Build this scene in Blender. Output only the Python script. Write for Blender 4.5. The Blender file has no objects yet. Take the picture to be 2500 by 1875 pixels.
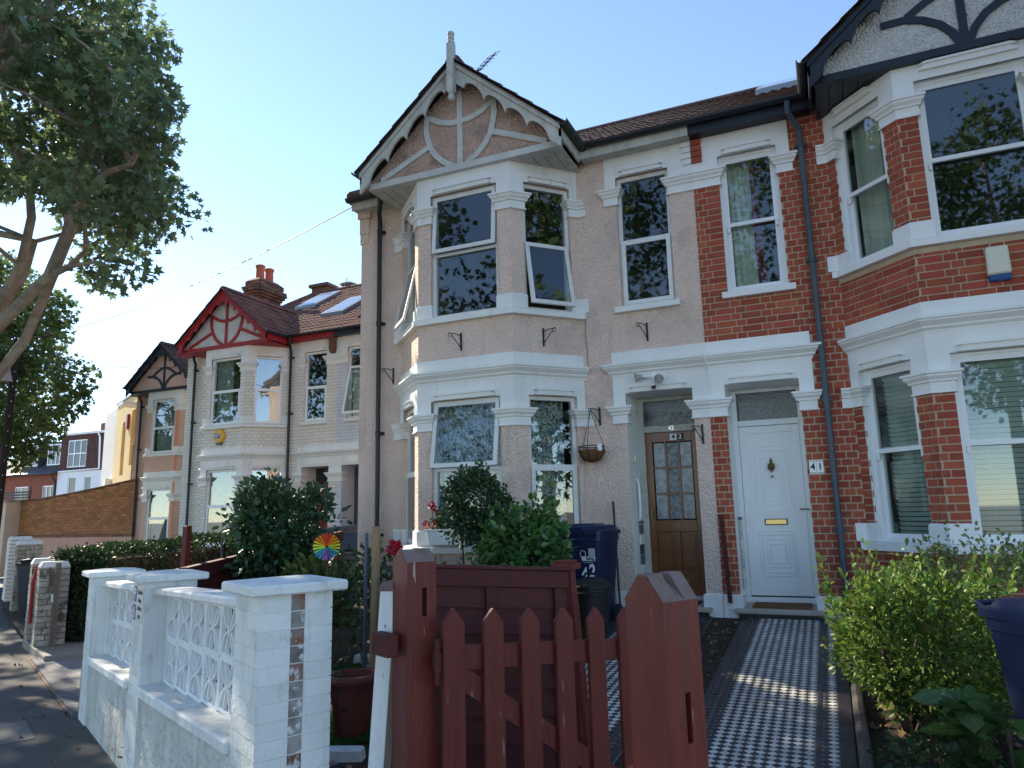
import bpy, bmesh, math, random
import numpy as np
from mathutils import Matrix, Vector
random.seed(7); rng = np.random.default_rng(7)
R = math.radians
SC = bpy.context.scene
COL = SC.collection

# ------------------------------------------------------------------ camera
CZ = 1.68
YAW, PITCH, ROLL, FPX = R(23.54), R(10.18), R(-1.348), 1744.0
def cam_axes():
    f = Vector((-math.sin(YAW)*math.cos(PITCH), math.cos(YAW)*math.cos(PITCH), math.sin(PITCH)))
    r = Vector((math.cos(YAW), math.sin(YAW), 0)); u = r.cross(f)
    r2 = math.cos(ROLL)*r + math.sin(ROLL)*u
    u2 = -math.sin(ROLL)*r + math.cos(ROLL)*u
    return r2, u2, f
CR, CU, CF = cam_axes()
cam_d = bpy.data.cameras.new("camera"); cam = bpy.data.objects.new("camera", cam_d); COL.objects.link(cam)
cam_d.sensor_width = 36.0; cam_d.lens = 36.0*FPX/2500.0; cam_d.clip_start = 0.05; cam_d.clip_end = 2000
cam.matrix_world = Matrix(((CR.x, CU.x, -CF.x, 0), (CR.y, CU.y, -CF.y, 0), (CR.z, CU.z, -CF.z, CZ), (0, 0, 0, 1)))
SC.camera = cam
def depth_in_view(p):
    """distance along the view axis of a world point, or None when outside the frame"""
    d = Vector(p) - Vector((0, 0, CZ)); z = d.dot(CF)
    if z < 0.3: return None
    x = 1250 + FPX*d.dot(CR)/z; y = 937.5 - FPX*d.dot(CU)/z
    return z if (-10 < x < 2510 and -10 < y < 1885) else None

# ------------------------------------------------------------------ sky, sun, exposure
SUN_DIR = Vector((-0.79, 0.30, 0.55)).normalized()      # towards the sun
sun_el = math.asin(SUN_DIR.z)
W = bpy.data.worlds.new("World"); SC.world = W; W.use_nodes = True
nt = W.node_tree
sky = nt.nodes.new("ShaderNodeTexSky"); sky.sky_type = 'NISHITA'; sky.sun_disc = False
sky.sun_elevation = sun_el; sky.sun_rotation = math.atan2(SUN_DIR.x, SUN_DIR.y)
sky.air_density = 0.72; sky.dust_density = 0.03; sky.ozone_density = 1.0; sky.altitude = 50
bg = nt.nodes["Background"]; bg.inputs["Strength"].default_value = 0.15
nt.links.new(sky.outputs[0], bg.inputs[0])
sl = bpy.data.lights.new("sun", 'SUN'); sl.energy = 4.6; sl.angle = R(0.55); sl.color = (1.0, 0.87, 0.68)
so = bpy.data.objects.new("sun", sl); COL.objects.link(so)
so.rotation_euler = (-SUN_DIR).to_track_quat('-Z', 'Y').to_euler()
so.location = (-30, 10, 40)
vs = SC.view_settings; vs.view_transform = 'Standard'; vs.look = 'None'; vs.gamma = 1.0; vs.use_curve_mapping = False
vs.exposure = 1.36
SC.render.engine = 'CYCLES'
cy = SC.cycles; cy.use_denoising = True
try: cy.denoiser = 'OPENIMAGEDENOISE'
except Exception: pass
cy.max_bounces = 9; cy.diffuse_bounces = 5; cy.glossy_bounces = 3; cy.transmission_bounces = 4; cy.transparent_max_bounces = 10
cy.caustics_reflective = False; cy.caustics_refractive = False; cy.sample_clamp_indirect = 6

# ------------------------------------------------------------------ materials
MATS = {}
def mat(name, c, c2=None, scale=4.0, rough=0.8, bump=0.0, bscale=60.0, bdist=0.01, metal=0.0, spec=0.35, var=0.0,
        vor=False, c3=None, s3=1.2, t3=(0.56, 0.66), detail=4.0, stretch=None, trans=0.0, coat=0.0, hue=0.0, streak=None):
    """Principled material in world space: noise between c and c2, wear c3, per-piece variation var, bump."""
    if name in MATS: return MATS[name]
    m = bpy.data.materials.new(name); m.use_nodes = True; n = m.node_tree.nodes; l = m.node_tree.links
    p = n["Principled BSDF"]
    p.inputs["Roughness"].default_value = rough; p.inputs["Metallic"].default_value = metal
    p.inputs["Specular IOR Level"].default_value = spec
    if coat: p.inputs["Coat Weight"].default_value = coat; p.inputs["Coat Roughness"].default_value = 0.15
    g = n.new("ShaderNodeNewGeometry"); pos = g.outputs["Position"]
    if stretch:
        mp = n.new("ShaderNodeMapping"); mp.inputs["Scale"].default_value = stretch; l.new(pos, mp.inputs[0]); pos = mp.outputs[0]
    col = None
    def rgb(v):
        r = n.new("ShaderNodeRGB"); r.outputs[0].default_value = (*v, 1); return r.outputs[0]
    col = rgb(c)
    def mix(a, b, f, mode='MIX'):
        x = n.new("ShaderNodeMix"); x.data_type = 'RGBA'; x.blend_type = mode
        l.new(a, x.inputs[6]); l.new(b, x.inputs[7])
        if isinstance(f, float): x.inputs[0].default_value = f
        else: l.new(f, x.inputs[0])
        return x.outputs[2]
    def noise(s, d=detail):
        t = n.new("ShaderNodeTexNoise"); t.inputs["Scale"].default_value = s; t.inputs["Detail"].default_value = d
        t.inputs["Roughness"].default_value = 0.62; l.new(pos, t.inputs["Vector"]); return t.outputs[0]
    def ramp(v, a, b):
        r = n.new("ShaderNodeMapRange"); r.inputs[1].default_value = a; r.inputs[2].default_value = b; l.new(v, r.inputs[0]); return r.outputs[0]
    if c2 is not None: col = mix(col, rgb(c2), ramp(noise(scale), 0.36, 0.64))
    if var or hue:
        oi = n.new("ShaderNodeObjectInfo"); ad = n.new("ShaderNodeMath"); ad.operation = 'ADD'
        l.new(oi.outputs["Random"], ad.inputs[0]); l.new(g.outputs["Random Per Island"], ad.inputs[1])
        fr = n.new("ShaderNodeMath"); fr.operation = 'FRACT'; l.new(ad.outputs[0], fr.inputs[0])
        hsv = n.new("ShaderNodeHueSaturation"); mr = n.new("ShaderNodeMapRange")
        mr.inputs[3].default_value = 1-var; mr.inputs[4].default_value = 1+var; l.new(fr.outputs[0], mr.inputs[0]); l.new(mr.outputs[0], hsv.inputs["Value"])
        if hue:
            m2 = n.new("ShaderNodeMath"); m2.operation = 'MULTIPLY'; m2.inputs[1].default_value = 7.31; l.new(fr.outputs[0], m2.inputs[0])
            f2 = n.new("ShaderNodeMath"); f2.operation = 'FRACT'; l.new(m2.outputs[0], f2.inputs[0])
            h2 = n.new("ShaderNodeMapRange"); h2.inputs[3].default_value = 0.5-hue; h2.inputs[4].default_value = 0.5+hue; l.new(f2.outputs[0], h2.inputs[0]); l.new(h2.outputs[0], hsv.inputs["Hue"])
        l.new(col, hsv.inputs["Color"]); col = hsv.outputs[0]
    if c3 is not None: col = mix(col, rgb(c3), ramp(noise(s3, 6.0), t3[0], t3[1]))
    if streak:                                              # rain streaks and grime: long vertical noise
        sc_, a_, b_, k_ = streak; mq = n.new("ShaderNodeMapping"); mq.inputs["Scale"].default_value = (k_, k_, k_*.10); l.new(g.outputs["Position"], mq.inputs[0])
        tq = n.new("ShaderNodeTexNoise"); tq.inputs["Scale"].default_value = 1.0; tq.inputs["Detail"].default_value = 5; tq.inputs["Roughness"].default_value = 0.65; l.new(mq.outputs[0], tq.inputs["Vector"])
        col = mix(col, rgb(sc_), ramp(tq.outputs[0], a_, b_))
    l.new(col, p.inputs["Base Color"])
    if bump:
        if vor:
            t = n.new("ShaderNodeTexVoronoi"); t.inputs["Scale"].default_value = bscale; t.feature = 'F1'; t.distance = 'EUCLIDEAN'
            wn = n.new("ShaderNodeTexNoise"); wn.inputs["Scale"].default_value = bscale*1.1; wn.inputs["Detail"].default_value = 3; l.new(pos, wn.inputs["Vector"])
            l.new(pos, t.inputs["Vector"])
            mm = n.new("ShaderNodeMath"); mm.operation = 'SUBTRACT'; l.new(wn.outputs[0], mm.inputs[0]); l.new(t.outputs[0], mm.inputs[1]); h = mm.outputs[0]
        else: h = noise(bscale, 5.0)
        b = n.new("ShaderNodeBump"); b.inputs["Strength"].default_value = bump; b.inputs["Distance"].default_value = bdist
        l.new(h, b.inputs["Height"]); l.new(b.outputs[0], p.inputs["Normal"])
    if trans:
        tr = n.new("ShaderNodeBsdfTranslucent"); l.new(col, tr.inputs["Color"])
        ms = n.new("ShaderNodeMixShader"); ms.inputs[0].default_value = trans
        out = n["Material Output"]; l.new(p.outputs[0], ms.inputs[1]); l.new(tr.outputs[0], ms.inputs[2]); l.new(ms.outputs[0], out.inputs[0])
    MATS[name] = m; return m
def glass_mat(name, tint=(0.82, 0.88, 0.87), boost=1.7, base=0.05, wob=0.0):
    m = bpy.data.materials.new(name); m.use_nodes = True; n = m.node_tree.nodes; l = m.node_tree.links
    n.remove(n["Principled BSDF"]); out = n["Material Output"]
    t = n.new("ShaderNodeBsdfTransparent"); t.inputs[0].default_value = (*tint, 1)
    g = n.new("ShaderNodeBsdfGlossy"); g.inputs["Roughness"].default_value = 0.012
    ge0 = n.new("ShaderNodeNewGeometry"); dt = n.new("ShaderNodeVectorMath"); dt.operation = 'DOT_PRODUCT'; l.new(ge0.outputs["Normal"], dt.inputs[0]); l.new(ge0.outputs["Incoming"], dt.inputs[1])
    ab = n.new("ShaderNodeMath"); ab.operation = 'ABSOLUTE'; l.new(dt.outputs["Value"], ab.inputs[0])
    om = n.new("ShaderNodeMath"); om.operation = 'SUBTRACT'; om.inputs[0].default_value = 1.0; l.new(ab.outputs[0], om.inputs[1])
    pw = n.new("ShaderNodeMath"); pw.operation = 'POWER'; pw.inputs[1].default_value = 5.0; l.new(om.outputs[0], pw.inputs[0])
    f = n.new("ShaderNodeMath"); f.operation = 'MULTIPLY_ADD'; f.inputs[1].default_value = 0.9; f.inputs[2].default_value = 0.045; l.new(pw.outputs[0], f.inputs[0])
    a = n.new("ShaderNodeMath"); a.operation = 'MULTIPLY_ADD'; a.inputs[1].default_value = boost; a.inputs[2].default_value = base; l.new(f.outputs[0], a.inputs[0])
    if wob:
        tn = n.new("ShaderNodeTexNoise"); tn.inputs["Scale"].default_value = 2.2; ge = n.new("ShaderNodeNewGeometry"); l.new(ge.outputs["Position"], tn.inputs["Vector"])
        b = n.new("ShaderNodeBump"); b.inputs["Strength"].default_value = wob; b.inputs["Distance"].default_value = 0.02; l.new(tn.outputs[0], b.inputs["Height"]); l.new(b.outputs[0], g.inputs["Normal"])
    ms = n.new("ShaderNodeMixShader"); l.new(a.outputs[0], ms.inputs[0]); l.new(t.outputs[0], ms.inputs[1]); l.new(g.outputs[0], ms.inputs[2]); l.new(ms.outputs[0], out.inputs[0])
    MATS[name] = m; return m
def lace_mat(name, c, holes=0.42):
    m = bpy.data.materials.new(name); m.use_nodes = True; n = m.node_tree.nodes; l = m.node_tree.links
    p = n["Principled BSDF"]; p.inputs["Base Color"].default_value = (*c, 1); p.inputs["Roughness"].default_value = 0.9
    g = n.new("ShaderNodeNewGeometry"); v = n.new("ShaderNodeTexVoronoi"); v.inputs["Scale"].default_value = 42; l.new(g.outputs["Position"], v.inputs["Vector"])
    v2 = n.new("ShaderNodeTexNoise"); v2.inputs["Scale"].default_value = 30; v2.inputs["Detail"].default_value = 3; l.new(g.outputs["Position"], v2.inputs["Vector"])
    mr = n.new("ShaderNodeMapRange"); mr.inputs[1].default_value = 0.44; mr.inputs[2].default_value = 0.56; mr.inputs[3].default_value = holes; mr.inputs[4].default_value = 1; l.new(v2.outputs[0], mr.inputs[0])
    t = n.new("ShaderNodeBsdfTransparent"); ms = n.new("ShaderNodeMixShader"); out = n["Material Output"]
    l.new(mr.outputs[0], ms.inputs[0]); l.new(t.outputs[0], ms.inputs[1]); l.new(p.outputs[0], ms.inputs[2]); l.new(ms.outputs[0], out.inputs[0])
    MATS[name] = m; return m

mat('pebble', (0.80, 0.625, 0.535), (0.72, 0.56, 0.475), scale=2.5, rough=0.95, bump=0.85, bscale=40, bdist=0.020, vor=True, c3=(0.52, 0.42, 0.365), s3=2.1, t3=(0.56, 0.80), streak=((0.46, 0.385, 0.345), 0.55, 0.80, 5.0))
mat('pink_pebble', (0.74, 0.50, 0.40), (0.68, 0.46, 0.37), rough=0.95, bump=0.7, bscale=45, bdist=0.02, vor=True)
mat('orange_paint', (0.70, 0.30, 0.18), rough=0.8)
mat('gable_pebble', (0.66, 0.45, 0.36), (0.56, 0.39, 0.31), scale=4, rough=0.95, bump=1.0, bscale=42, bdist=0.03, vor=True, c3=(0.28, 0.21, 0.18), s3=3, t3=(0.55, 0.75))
mat('white_pebble', (0.80, 0.81, 0.80), (0.73, 0.74, 0.73), rough=0.95, bump=1.0, bscale=42, bdist=0.03, vor=True)
mat('white_paint', (0.80, 0.81, 0.79), (0.74, 0.75, 0.73), scale=2, rough=0.6, bump=0.18, bscale=25, c3=(0.55, 0.55, 0.52), s3=2.2, t3=(0.64, 0.82), streak=((0.56, 0.56, 0.53), 0.58, 0.85, 8.0))
mat('clean_white', (0.84, 0.85, 0.84), (0.80, 0.81, 0.80), scale=2, rough=0.5, bump=0.10, bscale=22)
mat('dirty_white', (0.56, 0.56, 0.51), (0.44, 0.44, 0.40), scale=6, rough=0.8, bump=0.3, bscale=50, c3=(0.30, 0.29, 0.25), s3=9, t3=(0.56, 0.72), stretch=(1, 1, 0.6))
mat('grey_strip', (0.60, 0.61, 0.58), (0.50, 0.51, 0.48), scale=5, rough=0.85, c3=(0.38, 0.37, 0.34), s3=4, t3=(0.55, 0.75))
mat('upvc', (0.83, 0.85, 0.86), rough=0.32, spec=0.5)
mat('upvc_old', (0.74, 0.75, 0.74), (0.68, 0.69, 0.67), scale=5, rough=0.4, c3=(0.45, 0.45, 0.42), s3=6, t3=(0.66, 0.85))
mat('cream_mortar', (0.50, 0.475, 0.40), rough=0.9); mat('bluewhite_mortar', (0.46, 0.48, 0.52), rough=0.9)
mat('old_road', (0.23, 0.225, 0.215), (0.20, 0.195, 0.19), scale=2, rough=0.95)
mat('mortar', (0.55, 0.46, 0.34), (0.46, 0.385, 0.285), scale=8, rough=0.95, bump=0.4, bscale=120, bdist=0.004)
mat('brick', (0.39, 0.092, 0.050), (0.33, 0.075, 0.043), scale=14, rough=0.9, bump=0.5, bscale=90, bdist=0.005, var=0.20, hue=0.006, c3=(0.20, 0.07, 0.06), s3=3.0, t3=(0.62, 0.75))
mat('cream_brick', (0.77, 0.755, 0.69), (0.72, 0.70, 0.64), scale=3, rough=0.75, bump=0.3, bscale=60, bdist=0.006, var=0.05)
mat('bluewhite_brick', (0.66, 0.69, 0.74), (0.60, 0.63, 0.69), scale=3, rough=0.75, bump=0.3, bscale=60, bdist=0.006, var=0.05)
mat('old_brick', (0.23, 0.105, 0.06), (0.17, 0.085, 0.055), scale=7, rough=0.95, bump=0.5, bscale=60, var=0.4, c3=(0.10, 0.075, 0.06), s3=4, t3=(0.5, 0.65))
mat('orange_brick', (0.40, 0.175, 0.075), (0.34, 0.15, 0.065), scale=9, rough=0.9, bump=0.3, bscale=70, var=0.22, hue=0.012)
mat('dark_mortar', (0.20, 0.12, 0.07), rough=0.95)
mat('far_brick', (0.26, 0.085, 0.05), (0.20, 0.07, 0.045), scale=5, rough=0.9)
mat('tile_brown', (0.125, 0.072, 0.056), (0.095, 0.058, 0.047), scale=10, rough=0.85, bump=0.3, bscale=60, var=0.25, c3=(0.20, 0.17, 0.11), s3=5, t3=(0.64, 0.75))
mat('tile_red', (0.20, 0.085, 0.055), (0.16, 0.072, 0.05), scale=8, rough=0.85, bump=0.3, bscale=60, var=0.25, c3=(0.22, 0.19, 0.12), s3=5, t3=(0.66, 0.78))
mat('roof_under', (0.05, 0.04, 0.035), rough=0.95)
mat('barge_red', (0.36, 0.022, 0.030), (0.31, 0.02, 0.028), scale=5, rough=0.5)
mat('barge_black', (0.022, 0.030, 0.042), (0.016, 0.022, 0.032), scale=4, rough=0.38)
mat('pipe_black', (0.022, 0.023, 0.026), rough=0.42, bump=0.1, bscale=20)
mat('pipe_slate', (0.075, 0.095, 0.12), (0.06, 0.078, 0.10), scale=6, rough=0.42)
mat('gutter_green', (0.05, 0.075, 0.07), (0.03, 0.035, 0.03), scale=12, rough=0.7)
mat('lead2', (0.3, 0.3, 0.3)); mat('lead', (0.36, 0.38, 0.40), (0.30, 0.31, 0.33), rough=0.45, metal=0.6)
mat('iron', (0.02, 0.02, 0.022), rough=0.5)
mat('interior', (0.16, 0.145, 0.13), rough=0.95)
glass_mat('glass', boost=1.3, base=0.03); glass_mat('glass_old', boost=1.3, base=0.02, wob=0.06); glass_mat('glass_far', boost=1.6, base=0.10)
lace_mat('lace', (0.74, 0.75, 0.77), 0.30); lace_mat('net', (0.60, 0.62, 0.63), 0.65)
mat('curtain_cream', (0.82, 0.80, 0.68), (0.75, 0.73, 0.62), rough=0.9)
mat('curtain_grey', (0.62, 0.64, 0.65), rough=0.9)
mat('curtain_red', (0.24, 0.02, 0.05), rough=0.9)
mat('blind', (0.84, 0.86, 0.80), rough=0.6)
mat('oak', (0.22, 0.075, 0.018), (0.15, 0.048, 0.012), scale=3.5, rough=0.35, stretch=(14, 14, 1.0), coat=0.35)
mat('brass', (0.62, 0.46, 0.19), rough=0.28, metal=1.0)
mat('dark_brass', (0.20, 0.15, 0.07), rough=0.4, metal=0.9)
mat('red_timber', (0.135, 0.021, 0.014), (0.105, 0.017, 0.012), scale=4, rough=0.6, bump=0.5, bscale=10, bdist=0.010, stretch=(8, 8, 1), c3=(0.30, 0.22, 0.18), s3=3.5, t3=(0.655, 0.72))
mat('red_timber_old', (0.090, 0.018, 0.015), (0.066, 0.014, 0.012), scale=5, rough=0.7, bump=0.35, bscale=20, bdist=0.006, stretch=(2, 2, 8))
mat('post_red', (0.165, 0.025, 0.014), (0.115, 0.018, 0.011), scale=3, rough=0.55, bump=0.45, bscale=7, bdist=0.010, stretch=(9, 9, 1), c3=(0.36, 0.29, 0.25), s3=4.5, t3=(0.66, 0.71), streak=((0.10, 0.028, 0.02), 0.52, 0.70, 22.0))
mat('weathered', (0.20, 0.15, 0.135), (0.14, 0.075, 0.065), scale=9, rough=0.9, bump=0.5, bscale=40, bdist=0.006)
mat('bare_timber', (0.33, 0.23, 0.12), (0.26, 0.17, 0.085), scale=5, rough=0.8, bump=0.3, bscale=30, stretch=(6, 6, 1))
mat('grey_timber', (0.17, 0.145, 0.115), (0.12, 0.10, 0.08), scale=5, rough=0.9, bump=0.3, bscale=25, stretch=(5, 5, 1))
mat('chipped_white', (0.80, 0.81, 0.80), (0.72, 0.73, 0.72), scale=6, rough=0.6, bump=0.4, bscale=18, bdist=0.008, stretch=(4, 4, 1), c3=(0.20, 0.18, 0.16), s3=9, t3=(0.64, 0.67))
mat('wall_white', (0.80, 0.81, 0.78), (0.72, 0.73, 0.70), scale=3, rough=0.8, bump=0.55, bscale=34, bdist=0.014, c3=(0.40, 0.385, 0.33), s3=6.0, t3=(0.58, 0.80), var=0.06, streak=((0.42, 0.42, 0.36), 0.55, 0.80, 14.0))
mat('wall_render', (0.78, 0.78, 0.73), (0.66, 0.65, 0.59), scale=3.5, rough=0.9, bump=1.0, bscale=15, bdist=0.06, vor=False, c3=(0.36, 0.31, 0.23), s3=5.5, t3=(0.57, 0.80), streak=((0.40, 0.37, 0.29), 0.52, 0.78, 9.0))
mat('old_strip', (0.30, 0.285, 0.26), (0.15, 0.14, 0.125), scale=11, rough=0.95, bump=0.6, bscale=40, c3=(0.66, 0.67, 0.66), s3=16, t3=(0.55, 0.62), var=0.3)
mat('old_strip_red', (0.24, 0.21, 0.19), (0.25, 0.10, 0.055), scale=16, rough=0.95, bump=0.6, bscale=40, c3=(0.62, 0.63, 0.62), s3=14, t3=(0.56, 0.63), var=0.3)
mat('screen_white', (0.82, 0.83, 0.82), (0.76, 0.77, 0.76), scale=8, rough=0.75, bump=0.4, bscale=40, bdist=0.006, c3=(0.45, 0.45, 0.42), s3=10, t3=(0.68, 0.80))
mat('peeling', (0.50, 0.46, 0.38), (0.30, 0.27, 0.22), scale=8, rough=0.9, bump=0.6, bscale=30, bdist=0.012, var=0.15, c3=(0.14, 0.12, 0.10), s3=7, t3=(0.55, 0.62))
mat('asphalt', (0.105, 0.102, 0.098), (0.080, 0.078, 0.075), scale=1.6, rough=0.93, bump=0.6, bscale=140, bdist=0.006, c3=(0.11, 0.105, 0.095), s3=60, t3=(0.62, 0.72))
mat('cover_grey', (0.17, 0.165, 0.155), (0.13, 0.126, 0.12), scale=6, rough=0.95, bump=0.4, bscale=60)
mat('concrete', (0.30, 0.285, 0.26), (0.22, 0.21, 0.19), scale=4, rough=0.95, bump=0.4, bscale=60)
mat('drive_dark', (0.26, 0.26, 0.26), (0.21, 0.21, 0.21), scale=25, rough=0.95, bump=0.4, bscale=90)
mat('drive', (0.50, 0.50, 0.50), (0.42, 0.42, 0.42), scale=25, rough=0.95, bump=0.4, bscale=90)
mat('rope_grey', (0.105, 0.098, 0.088), (0.075, 0.07, 0.064), scale=20, rough=0.9, bump=0.4, bscale=60)
mat('setts', (0.14, 0.145, 0.155), rough=0.9, var=0.15, bump=0.3, bscale=60)
mat('soil', (0.030, 0.024, 0.019), (0.018, 0.015, 0.013), scale=14, rough=1.0, bump=1.0, bscale=35, bdist=0.05, c3=(0.10, 0.075, 0.05), s3=28, t3=(0.62, 0.70))
mat('litter_soil', (0.070, 0.050, 0.036), (0.042, 0.031, 0.024), scale=10, rough=1.0, bump=1.0, bscale=30, bdist=0.04, c3=(0.15, 0.10, 0.06), s3=26, t3=(0.60, 0.68))
mat('slab_paving', (0.36, 0.35, 0.33), rough=0.95)
mat('ground', (0.32, 0.31, 0.28), rough=1.0)
mat('tile_white', (0.70, 0.68, 0.62), (0.56, 0.545, 0.50), scale=2.2, rough=0.45, var=0.18, c3=(0.40, 0.37, 0.33), s3=2.6, t3=(0.56, 0.78))
mat('tile_black', (0.042, 0.040, 0.048), (0.030, 0.028, 0.034), scale=6, rough=0.42, var=0.3)
mat('grout', (0.16, 0.155, 0.145), rough=0.95)
mat('stone_step', (0.46, 0.43, 0.37), (0.36, 0.33, 0.28), scale=7, rough=0.85, bump=0.3, bscale=70)
mat('coir', (0.20, 0.10, 0.04), (0.14, 0.07, 0.03), scale=60, rough=1.0, bump=0.8, bscale=150)
mat('bin_navy', (0.010, 0.020, 0.075), (0.008, 0.016, 0.055), scale=5, rough=0.42, bump=0.15, bscale=140, bdist=0.002)
mat('bin_faded', (0.018, 0.030, 0.085), (0.014, 0.024, 0.068), scale=6, rough=0.48, bump=0.15, bscale=140, bdist=0.002)
mat('bin_black', (0.013, 0.016, 0.017), rough=0.5)
mat('bin_green', (0.014, 0.028, 0.024), rough=0.5)
mat('bin_grey', (0.05, 0.057, 0.07), rough=0.5)
mat('label_white', (0.78, 0.80, 0.83), rough=0.5)
mat('label_grey', (0.55, 0.57, 0.60), (0.45, 0.47, 0.5), scale=30, rough=0.6)
mat('ink', (0.02, 0.02, 0.025), rough=0.6)
mat('sign_grey', (0.62, 0.62, 0.57), rough=0.5)
mat('sign_blue', (0.025, 0.045, 0.30), rough=0.4)
mat('terracotta', (0.17, 0.045, 0.032), (0.14, 0.038, 0.028), scale=4, rough=0.5)
mat('pot_clay', (0.46, 0.13, 0.055), (0.38, 0.10, 0.05), scale=6, rough=0.9)
mat('cream_plastic', (0.72, 0.70, 0.58), rough=0.4)
mat('blue_plastic', (0.015, 0.085, 0.26), rough=0.4)
mat('yellow_plastic', (0.72, 0.42, 0.03), rough=0.4)
mat('cream_render', (0.78, 0.60, 0.30), (0.70, 0.53, 0.26), scale=0.8, rough=0.9, c3=(0.60, 0.48, 0.28), s3=1.0, t3=(0.55, 0.75))
mat('cream_pillar', (0.66, 0.53, 0.42), (0.60, 0.48, 0.38), scale=2, rough=0.9)
mat('pink_render', (0.56, 0.32, 0.24), (0.62, 0.40, 0.31), scale=1.2, rough=0.9)
mat('slate', (0.055, 0.06, 0.068), (0.045, 0.048, 0.055), scale=4, rough=0.7)
mat('tile_hung', (0.10, 0.045, 0.035), (0.075, 0.037, 0.03), scale=6, rough=0.85, var=0.2)
mat('far_white', (0.74, 0.77, 0.80), rough=0.8)
mat('bark', (0.29, 0.25, 0.20), (0.18, 0.15, 0.12), scale=5, rough=0.95, bump=0.6, bscale=22, bdist=0.02, c3=(0.30, 0.27, 0.21), s3=4, t3=(0.55, 0.60))
mat('dark_bark', (0.075, 0.055, 0.042), (0.05, 0.038, 0.03), scale=8, rough=0.95, bump=0.6, bscale=40, bdist=0.012)
mat('pole_wood', (0.032, 0.027, 0.023), (0.02, 0.017, 0.015), scale=4, rough=0.9, stretch=(6, 6, 0.6))
mat('plane_leaf', (0.135, 0.195, 0.085), rough=0.45, var=0.40, hue=0.025, trans=0.42, spec=0.5)
mat('far_leaf', (0.115, 0.17, 0.055), rough=0.6, var=0.45, hue=0.025, trans=0.40, spec=0.3)
mat('street_leaf', (0.075, 0.125, 0.042), rough=0.6, var=0.4, hue=0.02, trans=0.30, spec=0.3)
mat('camellia_leaf', (0.036, 0.085, 0.036), rough=0.40, var=0.4, hue=0.012, trans=0.12, spec=0.4)
mat('bright_leaf', (0.058, 0.145, 0.034), rough=0.33, var=0.4, hue=0.02, trans=0.2, spec=0.5)
mat('bay_leaf', (0.036, 0.082, 0.036), rough=0.45, var=0.4, hue=0.012, trans=0.12, spec=0.45)
mat('hedge_leaf', (0.030, 0.062, 0.016), rough=0.5, var=0.5, hue=0.02, trans=0.2)
mat('rose_leaf', (0.040, 0.072, 0.026), rough=0.5, var=0.4, hue=0.02, trans=0.25)
mat('spot_leaf', (0.10, 0.13, 0.030), (0.035, 0.07, 0.02), scale=40, rough=0.4, var=0.4, hue=0.02, trans=0.2)
mat('choisya_leaf', (0.125, 0.20, 0.036), rough=0.5, var=0.45, hue=0.03, trans=0.3)
mat('vari_leaf', (0.34, 0.36, 0.14), (0.10, 0.15, 0.05), scale=45, rough=0.5, var=0.3, trans=0.25)
mat('aucuba_leaf', (0.055, 0.115, 0.032), (0.055, 0.115, 0.032), rough=0.32, var=0.3, trans=0.15, c3=(0.36, 0.36, 0.10), s3=60, t3=(0.60, 0.66))
mat('palm_leaf', (0.060, 0.135, 0.030), rough=0.4, var=0.3, trans=0.2)
mat('grass_green', (0.050, 0.150, 0.035), (0.04, 0.12, 0.03), scale=30, rough=0.9, var=0.2)
mat('dead_leaf', (0.20, 0.12, 0.06), rough=0.9, var=0.5, hue=0.02)
mat('rose_red', (0.45, 0.008, 0.025), (0.34, 0.005, 0.02), scale=40, rough=0.6, var=0.25)
mat('petal_white', (0.75, 0.74, 0.68), rough=0.7)
mat('car_black', (0.010, 0.011, 0.014), rough=0.35, coat=0.35, spec=0.5)
mat('rubber', (0.02, 0.02, 0.02), rough=0.8)
mat('chrome', (0.6, 0.62, 0.64), rough=0.15, metal=1.0)
mat('car_glass', (0.015, 0.018, 0.02), rough=0.05, spec=0.8)
mat('skylight_glass', (0.20, 0.23, 0.26), rough=0.12, spec=0.6)
mat('steel_grey', (0.30, 0.31, 0.32), rough=0.4, metal=0.7)
mat('whitewash', (0.76, 0.77, 0.77), (0.62, 0.62, 0.60), scale=14, rough=0.9, bump=0.5, bscale=40)
mat('obscure', (0.30, 0.335, 0.34), (0.10, 0.115, 0.12), scale=22, rough=0.12, spec=0.9, bump=1.0, bscale=26, bdist=0.02)
mat('obscure_fine', (0.34, 0.37, 0.37), (0.16, 0.18, 0.18), scale=50, rough=0.15, spec=0.9, bump=1.0, bscale=70, bdist=0.012)
mat('lace_pane', (0.26, 0.30, 0.34), (0.10, 0.125, 0.15), scale=16, rough=0.2, spec=0.8, bump=0.5, bscale=40, bdist=0.006)
mat('fanlight_dark', (0.012, 0.017, 0.022), rough=0.12, spec=0.8, bump=0.5, bscale=40, bdist=0.006)
mat('lamp_silver', (0.62, 0.62, 0.58), rough=0.2, metal=0.8)
for k, c in enumerate([(0.70, 0.03, 0.03), (0.78, 0.20, 0.02), (0.80, 0.42, 0.03), (0.72, 0.68, 0.08), (0.18, 0.60, 0.22), (0.03, 0.30, 0.62), (0.32, 0.10, 0.52)]):
    mat('wheel%d' % k, (min(.9, c[0]*1.15+.03), min(.9, c[1]*1.25+.04), c[2]*1.1), rough=0.5, trans=0.3)
mat('enamel', (0.80, 0.80, 0.78), rough=0.2, spec=0.6)

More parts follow.
